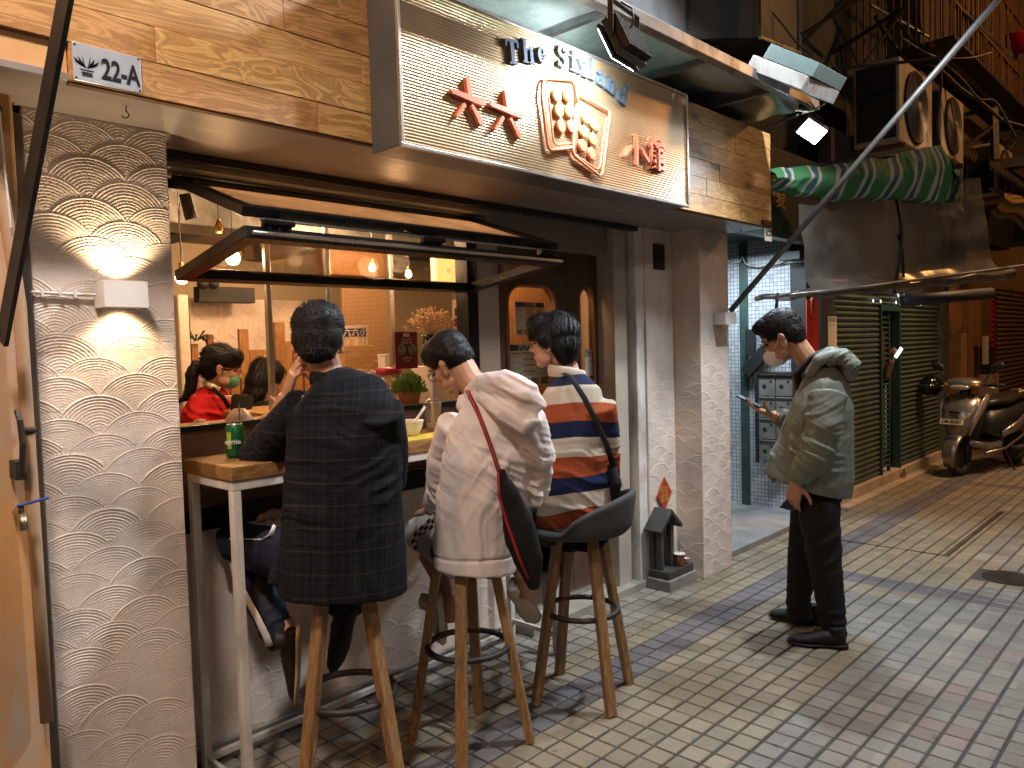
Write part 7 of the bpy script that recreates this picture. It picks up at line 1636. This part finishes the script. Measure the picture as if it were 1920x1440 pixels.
# ---------- person 3: striped sweater
def person_striped():
    r_ = thing('person', 'person in a navy, cream and rust striped sweater, face turned left', 'person', (2.62, 2.09, .80))
    c = D(1037, 642, 3.42); f = (-CR * .93 + CF * .36 - EZ * .06).normalized(); body = MB(); q, ax = head(body, c, f, EZ, 1.0, jaw=.95)
    body.tube([q(-.03, 0, -.03), D(1062, 690, 3.42), D(1068, 730, 3.41)], [(.052, .054), (.052, .054), (.07, .07)], 14)
    body.tube([D(1068, 740, 3.4), D(1075, 850, 3.36), D(1080, 970, 3.36)], [(.12, .08), (.13, .09), (.14, .1)], 14, ref=CR)
    LS = D(1018, 765, 3.50); LE = D(1012, 880, 3.56); LW = D(950, 880, 3.75); body.tube([LS, LE, LW], [.045, .04, .028], 12); hand(body, LW, LW - LE, -EZ, side=-1, curl=.4)
    RS = D(1128, 765, 3.30); RE = D(1140, 880, 3.42); RW = D(1060, 880, 3.75); body.tube([RS, RE, RW], [.045, .04, .028], 12); hand(body, RW, RW - RE, -EZ, side=1, curl=.4)
    LK = D(985, 985, 3.72); LA = D(1045, 1075, 3.56); RK = D(1060, 985, 3.76); RA = D(1050, 1065, 3.62)
    body.tube([D(1060, 965, 3.4), LK, LA], [.08, .055, .04], 12); body.tube([D(1100, 965, 3.38), RK, RA], [.08, .055, .04], 12)
    finish(remesh(body, .0046, 3), 'body', M_skin2, r_)
    lob = [((-.016, 0, .050), (.106, .089, .090)), ((-.050, 0, .0), (.072, .082, .088)), ((-.055, 0, -.055), (.052, .066, .050)), ((.035, 0, .078), (.074, .076, .058)), ((.050, .030, .050), (.052, .040, .034)), ((.050, -.030, .050), (.052, .040, .034)), ((.004, .072, .020), (.045, .022, .040)), ((.004, -.072, .020), (.045, .022, .040))]
    hair(r_, q, ax, 1.0, lob, 4200, .046, lambda l: True, lambda l: ((.9 if l[0] > .0 and l[2] > .02 else -.15), l[1] * 7, -.9 - l[2] * 3 if l[2] < .11 else -.1), 8, spike=.16, wid=.0026)
    eyes(q, ax, r_); lips(q, r_); glasses(q, ax, r_, col=mat('gold_wire', (.35, .22, .12), .35, .7))
    s = MB(); spine = [D(1080, 990, 3.34), D(1080, 950, 3.34), D(1078, 870, 3.35), D(1074, 790, 3.36), D(1072, 735, 3.38), D(1064, 705, 3.40)]
    s.tube(spine, [(.170, .135), (.172, .138), (.158, .125), (.152, .115), (.130, .095), (.070, .065)], 22, ref=CR)
    sl = [D(1015, 765, 3.48), D(1006, 830, 3.54), D(1006, 885, 3.58), D(950, 880, 3.74)]; s.tube(sl, [.078, .072, .064, .05], 16)
    sr = [D(1122, 760, 3.30), D(1134, 825, 3.36), D(1138, 890, 3.44), D(1070, 885, 3.7)]; s.tube(sr, [.078, .070, .064, .05], 16)
    me = remesh(s, .0066, 6); fold(me, [(D(1080, 900, 3.3), .2, (EZ + CR * .3), 14, 3, .010), (D(1010, 850, 3.5), .1, EZ, 26, 5, .008), (D(1135, 850, 3.35), .1, EZ, 24, 5, .007), (D(1085, 960, 3.25), .15, (EZ * .8 + CR * .5), 20, 3, .010), (D(1040, 780, 3.4), .08, CR, 22, 4, .005)], 31)
    V = getv(me); zt = D(1080, 708, 3.3).z; lat = (V - np.array(D(1075, 800, 3.3))) @ np.array(CR)
    attr(me, 'v', zt - V[:, 2] - .16 * lat * (lat < 0) * -1 * .0 - np.abs(lat) * .07 + .008 * vnoise(V * 6, 3) + .028 * np.sin(lat * 9) * np.clip((zt - V[:, 2] - .35) * 4, 0, 1))
    m, t, b = new_mat('striped_knit'); at = t.nodes.new('ShaderNodeAttribute'); at.attribute_name = 'v'
    fr = mth(t, 'FRACT', mth(t, 'ADD', mth(t, 'DIVIDE', at.outputs['Fac'], .222), 10.0 + .865))
    # order downward: cream, rust, navy
    cr = ramp(t, fr, [(0, (.50, .44, .36)), (.335, (.28, .060, .018)), (.685, (.012, .018, .065))], 'CONSTANT')
    top = mth(t, 'LESS_THAN', at.outputs['Fac'], .030); cr = mixc(t, top, cr, (.016, .022, .065))
    n_ = nz(t, coords(t, 'Object'), 300, 2); t.links.new(mixc(t, mth(t, 'MULTIPLY', n_, .3), cr, (.01, .008, .008)), b.inputs['Base Color']); b.inputs['Roughness'].default_value = .95; b.inputs['Specular IOR Level'].default_value = .2; bump(t, b, n_, .5, .003)
    finish(me, 'sweater', m, r_)
    mb = MB(); n = 22; cc = D(1063, 702, 3.405); mb.tube([cc + CR * math.cos(2 * PI * i / n) * .075 + CF * math.sin(2 * PI * i / n) * .068 + EZ * (.004 - .014 * math.cos(2 * PI * i / n)) for i in range(n + 1)], [(.030, .012)] * (n + 1), 8, ref=EZ); me = remesh(mb, .005, 3); finish(me, 'collar', fabric('cream_knit', (.55, .48, .40), .9), r_)
    t1 = MB(); t1.tube([D(1070, 985, 3.36), D(1010, 985, 3.6), LK, LA], [.12, .09, .07, .055], 14); t1.tube([D(1100, 985, 3.36), RK, RA], [.12, .08, .055], 14); finish(remesh(t1, .008, 4), 'trousers', M_blackc, r_)
    shoe(r_, D(1050, 1090, 3.48), D(1030, 1135, 3.62), EZ * .6 - CR * .8, M_shoew, M_sole, .9); shoe(r_, D(1052, 1075, 3.60), D(1030, 1118, 3.75), EZ * .6 - CR * .8, M_shoew, M_sole, .9)
    bg = thing('crossbody_bag', 'small black crossbody bag hanging at the hip of the striped sweater diner', 'bag', tuple(D(1152, 905, 3.3)))
    mb = MB(); mb.tube([D(1052, 697, 3.36), D(1070, 706, 3.27), D(1095, 745, 3.235), D(1118, 790, 3.235), D(1138, 835, 3.24), D(1150, 875, 3.26)], [(.012, .003)] * 6, 8, ref=CR); mb.build('strap', M_blackc, bg, smooth=True)
    mb = MB(); mb.tube([D(1146, 870, 3.30), D(1153, 905, 3.29), D(1152, 938, 3.30)], [(.018, .04), (.03, .055), (.018, .04)], 12, ref=CR); finish(remesh(mb, .006, 3), 'bag_body', M_blackc, bg)
    mb = MB(); mb.tube([D(1160, 890, 3.25), D(1168, 915, 3.25)], .002, 5); mb.build('zip_pull', M_silver, bg)
person_striped()

# ---------- standing man in the sage jacket
def person_standing():
    o = Vector((3.93, 1.585, 0)); f = Vector((-.25, .97, 0)).normalized(); rt = Vector((f.y, -f.x, 0)); r_ = thing('person', 'standing man in a sage hooded jacket and white mask looking down at his phone', 'person', tuple(o))
    def L(u, v, s=0.):  # on his sagittal plane, shifted s to his right
        d = _ray(u, v); C = Vector((0, 0, H)); n = rt; k = ((o + rt * s) - C).dot(n) / d.dot(n); return C + d * k
    c = L(1468, 634, 0); hf = (f - EZ * .52).normalized(); body = MB(); q, ax = head(body, c, hf, EZ, 1.12, jaw=1.0)
    body.tube([q(-.035, 0, -.03), L(1512, 672), L(1535, 700), L(1545, 740)], [(.055, .057), (.055, .056), (.06, .062), (.08, .08)], 14)
    body.tube([L(1545, 720), L(1535, 800), L(1530, 850)], [(.13, .08), (.13, .09), (.12, .09)], 14, ref=rt)
    # left arm hangs, hand by the thigh with a second dark phone
    LS = L(1545, 735, -.20); LE = L(1535, 850, -.27); LW = L(1493, 905, -.22)
    body.tube([LS, LE, LW], [.05, .042, .028], 12); hand(body, LW, (L(1484, 945, -.20) - LW), rt * .9 - f * .3, side=1, curls=[.35, .45, .5, .55], k=1.05, thumb=.4)
    RS = L(1560, 735, .20); RE = L(1520, 820, .24); RW = L(1448, 778, .05); body.tube([RS, RE, RW], [.05, .042, .028], 12)
    hand(body, RW, (L(1415, 766, .02) - RW), EZ * .9 - f * .1, side=-1, curls=[.30, .34, .38, .42], k=1.05, thumb=.75)
    for s, hip, kn, an in ((-.085, (1530, 955), (1545, 1070), (1562, 1190)), (.085, (1524, 955), (1505, 1040), (1495, 1150)), ):
        body.tube([L(1530, 850), L(*hip, s), L(*kn, s), L(*an, s)], [.07, .08, .06, .045], 12)
    finish(remesh(body, .0044, 3), 'body', M_skin, r_)
    hair(r_, q, ax, 1.12, [((-.014, 0, .052), (.102, .082, .088)), ((-.045, 0, .010), (.064, .076, .064)), ((.035, 0, .092), (.070, .064, .040)), ((.068, 0, .080), (.032, .056, .026)), ((-.052, 0, -.03), (.045, .060, .04))], 4600, .020, lambda l: True, lambda l: (.8 if l[2] > .06 else -.3, l[1] * 4, .25 if l[2] > .06 else -1), 14, spike=.7, wid=.0022)
    eyes(q, ax, r_); glasses(q, ax, r_)
    # mask: folded cup
    mk = MB(); mk.ell(q(.066, 0, -.056), (.062, .061, .058), ax, 18, 12); mk.tube([q(.070, 0, -.012), q(.112, 0, -.036), q(.118, 0, -.060), q(.085, 0, -.098)], [(.018, .012), (.026, .010), (.026, .010), (.028, .012)], 10, ref=rt); me = remesh(mk, .004, 3); finish(me, 'mask', mat('mask_white', (.84, .82, .82), .8, var=.04), r_)
    mb = MB()
    for sgn in (-1, 1): mb.tube([q(.055, sgn * .058, -.035), q(.02, sgn * .073, -.01), q(-.006, sgn * .084, .020), q(-.020, sgn * .085, .002)], .0022, 5); mb.tube([q(.05, sgn * .056, -.075), q(.0, sgn * .070, -.05), q(-.022, sgn * .080, -.02)], .0020, 5)
    mb.build('mask_loops', M_white, r_, smooth=True)
    # jacket
    j = MB(); spine = [L(1512, 905), L(1520, 880), L(1532, 820), L(1542, 760), L(1546, 715), L(1540, 690)]
    j.tube(spine, [(.215, .228), (.215, .215), (.205, .180), (.200, .150), (.150, .115), (.085, .08)], 24, ref=rt)
    j.tube([L(1462, 893, .0), L(1450, 882, .0), L(1462, 850, .0)], [(.15, .035), (.15, .03), (.13, .05)], 12, ref=rt)
    sl = [L(1552, 740, -.19), L(1545, 800, -.25), L(1530, 855, -.27), L(1500, 893, -.235)]; j.tube(sl, [.092, .085, .080, .058], 18); j.tube([L(1502, 886, -.235), L(1494, 902, -.225)], [.048, .042], 14)
    sr = [L(1560, 740, .19), L(1525, 815, .24), L(1490, 800, .15), L(1458, 778, .07)]; j.tube(sr, [.09, .082, .062, .046], 16)
    me = remesh(j, .0068, 5)
    fold(me, [(sl[2], .15, sl[1] - sl[3], 30, 4, .009), (L(1545, 780, -.25), .12, (EZ + f * .5), 20, 5, .007), (L(1470, 830, -.1), .2, f, 13, 2, .005), (L(1515, 800, -.2), .12, f, 16, 2, .003), (L(1570, 850, -.15), .2, (f + EZ * .3), 12, 2, .0035), (sl[0], .10, f, 20, 5, .006), (L(1460, 780, .07), .08, f, 34, 8, .006)], 41); jk = finish(me, 'jacket', M_sage, r_)
    j = MB(); j.tube([L(1500, 735, .01), L(1494, 700, 0), L(1526, 668, 0), L(1560, 655, 0)], [(.055, .018), (.078, .02), (.085, .02), (.06, .02)], 12, ref=rt); finish(remesh(j, .006, 3), 'collar', fabric('dark_lining', (.04, .035, .025), .8), r_)
    h = MB(); h.tube([L(1530, 676, -.06), L(1555, 664, -.03), L(1580, 668, 0), L(1596, 686, 0), L(1590, 711, 0)], [(.05, .03), (.075, .038), (.10, .045), (.095, .050), (.05, .03)], 16, ref=rt); h.tube([L(1515, 706, -.10), L(1535, 676, -.11), L(1570, 666, -.09), L(1598, 691, -.05)], [.024, .03, .034, .034], 12); h.tube([L(1515, 706, .10), L(1535, 676, .11), L(1570, 666, .09), L(1598, 691, .05)], [.024, .03, .034, .034], 12)
    me = remesh(h, .006, 4); fold(me, [(L(1580, 695, -.08), .12, (f + EZ), 30, 8, .010)], 6); finish(me, 'hood', M_sage, r_)
    mb = MB(); mb.tube([L(1452, 880, -.10), L(1470, 800, -.09), L(1496, 735, -.06), L(1510, 715, -.05)], [(.004, .003)] * 4, 6); mb.build('front_zip', M_blackm, r_)
    t1 = MB(); t1.tube([L(1528, 935), L(1530, 890)], [(.165, .13), (.165, .13)], 16, ref=rt)
    kn = [(-.088, (1533, 935), (1548, 1065), (1562, 1165), (1562, 1195)), (.088, (1522, 935), (1506, 1045), (1497, 1125), (1500, 1160))]
    for s, a, b2, c2, e in kn: t1.tube([L(*a, s), L(*b2, s), L(*c2, s), L(*e, s)], [.104, .080, .064, .066], 16)
    me = remesh(t1, .0075, 5); fold(me, [(L(1555, 1165, -.09), .12, EZ, 30, 4, .007), (L(1495, 1130, .09), .1, EZ, 30, 4, .007), (L(1530, 1000, -.1), .2, EZ + f * .5, 12, 3, .006)], 51); finish(me, 'trousers', M_blackc, r_)
    h1 = Z(1588, 1216, 0); t1_ = Z(1478, 1206, 0); h2 = Z(1540, 1172, 0); t2_ = Z(1444, 1158, 0)
    shoe(r_, h1 + Vector((0, 0, .003)), t1_ + Vector((0, 0, .003)), EZ, M_shoeb, M_shoeb, 1.05, .048); shoe(r_, h2 + Vector((0, 0, .003)), t2_ + Vector((0, 0, .003)), EZ, M_shoeb, M_shoeb, 1.05, .048)
    ph = thing('phone', 'dark smartphone in the right hand of the standing man, screen facing him', 'phone', tuple(L(1400, 750, .03))); a, b2 = L(1383, 742, .02), L(1426, 763, .02); d = (b2 - a).normalized(); n_ = d.cross(rt).normalized()
    mb = MB(); mb.obox((a + b2) / 2, (d, rt, n_), ((b2 - a).length / 2, .036, .0042)); mb.build('case', M_blackm, ph, bev=.002); mb = MB(); sg = 1 if n_.z > 0 else -1; mb.obox((a + b2) / 2 + n_ * sg * .0046, (d, rt, n_), ((b2 - a).length / 2 * .95, .033, .0006)); mb.build('screen', mat('screen_glass', (.05, .06, .07), .1, emit=(.5, .7, .9), es=.15), ph)
    p2 = thing('phone', 'navy phone or wallet held down at the thigh by the standing man', 'phone', tuple(L(1495, 935, -.17))); mb = MB(); d = (L(1505, 915, -.17) - L(1475, 952, -.17)).normalized(); mb.obox(L(1492, 934, -.165), (d, f + EZ * .2, rt), (.075, .036, .006)); mb.build('case', mat('navy_case', (.015, .018, .05), .4), p2, bev=.003)
person_standing()

# ---------- women inside
def person_red():
    r_ = thing('person', 'woman with a black ponytail, glasses, green mask and red sweater behind the ledge', 'person', tuple(D(405, 790, 4.15)))
    c = D(416, 690, 4.15); f = (CR * .88 + CF * .25 - EZ * .22).normalized(); body = MB(); q, ax = head(body, c, f, EZ - CR * .1, .98)
    body.tube([q(-.03, 0, -.03), D(402, 715, 4.16), D(398, 745, 4.16)], [.045, .045, .06], 12); body.tube([D(398, 740, 4.16), D(395, 830, 4.16)], [(.13, .09), (.13, .1)], 12, ref=CR); finish(remesh(body, .006, 3), 'body', M_skin2, r_)
    hair(r_, q, ax, .98, [((-.016, 0, .045), (.104, .086, .090)), ((-.050, 0, .0), (.068, .078, .080)), ((.05, 0, .075), (.052, .066, .042)), ((.075, .02, .045), (.022, .03, .03))], 2200, .05, lambda l: True, lambda l: (-1, 0, .1), 18, spike=.08, wid=.003)
    mb = MB(); mb.tube([q(-.09, 0, .0), q(-.125, 0, -.015), q(-.14, 0, -.08), q(-.13, 0, -.15), q(-.15, 0, -.21), q(-.18, 0, -.24)], [.018, .034, .036, .030, .018, .004], 12); me = remesh(mb, .006, 2); fold(me, [(q(-.14, 0, -.1), .2, CR, 60, 8, .005)], 2); finish(me, 'ponytail', M_hair, r_)
    mb = MB(); mb.tube([q(-.098, 0, .022), q(-.102, 0, -.022)], .020, 10); mb.build('hair_tie', M_white, r_, smooth=True)
    eyes(q, ax, r_); glasses(q, ax, r_, col=mat('red_frame', (.3, .03, .02), .4)); mk = MB(); mk.ell(q(.060, 0, -.055), (.048, .054, .045), ax, 16, 10); finish(remesh(mk, .005, 2), 'mask', mat('mask_green', (.10, .34, .26), .7), r_)
    mb = MB(); mb.tube([q(.04, -.056, -.03), q(-.0, -.08, .01)], .002, 5); mb.tube([q(.04, .056, -.03), q(-.0, .08, .01)], .002, 5); mb.build('mask_loops', M_white, r_)
    s = MB(); s.tube([D(392, 830, 4.14), D(394, 775, 4.14), D(397, 748, 4.15), D(400, 728, 4.16)], [(.155, .12), (.15, .11), (.115, .09), (.06, .06)], 16, ref=CR); s.tube([D(378, 755, 4.1), D(368, 790, 4.02), D(375, 820, 4.0)], [.06, .055, .05], 12); s.tube([D(425, 760, 4.2), D(438, 800, 4.2)], [.05, .045], 12); me = remesh(s, .007, 4); fold(me, [(D(385, 780, 4.05), .15, EZ + CR * .4, 22, 5, .007)], 8); finish(me, 'sweater', fabric('red_knit', (.48, .012, .018), .85), r_)
    mb = MB(); mb.tube([D(384, 718, 4.12), D(396, 724, 4.08), D(412, 730, 4.10)], [.014, .016, .014], 8); mb.build('collar', M_bowlw, r_, smooth=True); mb = MB(); mb.tube([D(398, 728, 4.06), D(418, 745, 4.05), D(430, 765, 4.06)], [(.012, .003)] * 3, 6, ref=CR); mb.build('apron_strap', M_blackc, r_, smooth=True)
person_red()
def person_dark():
    r_ = thing('person', 'person with long dark hair and black clothes seated behind the silver post inside', 'person', tuple(D(500, 790, 4.4)))
    c = D(500, 712, 4.45); f = (CF * .6 + CR * .5 - EZ * .3).normalized(); body = MB(); q, ax = head(body, c, f, EZ, .95); body.tube([c, D(500, 770, 4.45)], [.045, .06], 10); finish(remesh(body, .007, 2), 'body', M_skin2, r_)
    hair(r_, q, ax, .95, [((-.016, 0, .045), (.108, .090, .092)), ((-.050, 0, -.02), (.074, .086, .11)), ((-.05, 0, -.10), (.06, .085, .08)), ((.04, 0, .075), (.05, .066, .042))], 1500, .06, lambda l: True, lambda l: (-.2, 0, -1), 19, spike=.06, wid=.003)
    s = MB(); s.tube([D(498, 800, 4.4), D(498, 755, 4.42)], [(.18, .12), (.12, .09)], 14, ref=CR); s.tube([D(455, 745, 4.1), D(450, 785, 4.05)], [.06, .05], 12); finish(remesh(s, .008, 3), 'jacket', M_blackc, r_)
person_dark()
def person_arm():
    r_ = thing('person', 'person in the dark service doorway, only a raised forearm with a phone showing', 'person', (8.6, 2.9, 0))
    e = P(1660, 700, 2.62); w = P(1672, 678, 2.56); body = MB(); body.tube([P(1655, 725, 2.9), P(1660, 705, 2.68), w], [.05, .045, .028], 12); hand(body, w, P(1680, 664, 2.54) - w, -CR, side=1, curl=.7, k=1.1)
    body.tube([Vector((8.62, 3.0, 1.62)), Vector((8.62, 3.0, 1.35)), Vector((8.62, 3.0, .95))], [(.06, .06), (.18, .11), (.17, .12)], 14); body.ell((8.62, 2.99, 1.70), (.08, .09, .11)); body.tube([(8.62, 3.0, 1.35), P(1655, 725, 2.9)], [.06, .05], 10); body.tube([(8.55, 3.0, .95), (8.55, 3.0, .1)], [.08, .05]); body.tube([(8.70, 3.0, .95), (8.70, 3.0, .1)], [.08, .05])
    finish(remesh(body, .007, 2), 'body', M_skin, r_)
    s = MB(); s.tube([P(1650, 735, 2.92), P(1659, 705, 2.70)], [.07, .055], 12); s.tube([Vector((8.62, 3.0, 1.5)), Vector((8.62, 3.0, 1.35)), Vector((8.62, 3.0, .9))], [(.1, .09), (.2, .13), (.19, .14)], 14); s.tube([(8.62, 3.0, 1.38), P(1650, 735, 2.92)], [.08, .07], 10); finish(remesh(s, .009, 3), 'shirt', M_navyc, r_)
    ph = thing('phone', 'glowing white phone held out from the service doorway', 'phone', tuple(P(1685, 660, 2.54))); a, b2 = P(1680, 668, 2.52), P(1688, 656, 2.50); mb = MB(); mb.obox(P(1685, 661, 2.50), ((b2 - a), CF, (b2 - a).cross(CF)), (.07, .006, .018)); mb.build('case', emat('phone_glow', (.75, .95, 1), 1.6), ph, bev=.003)
person_arm()
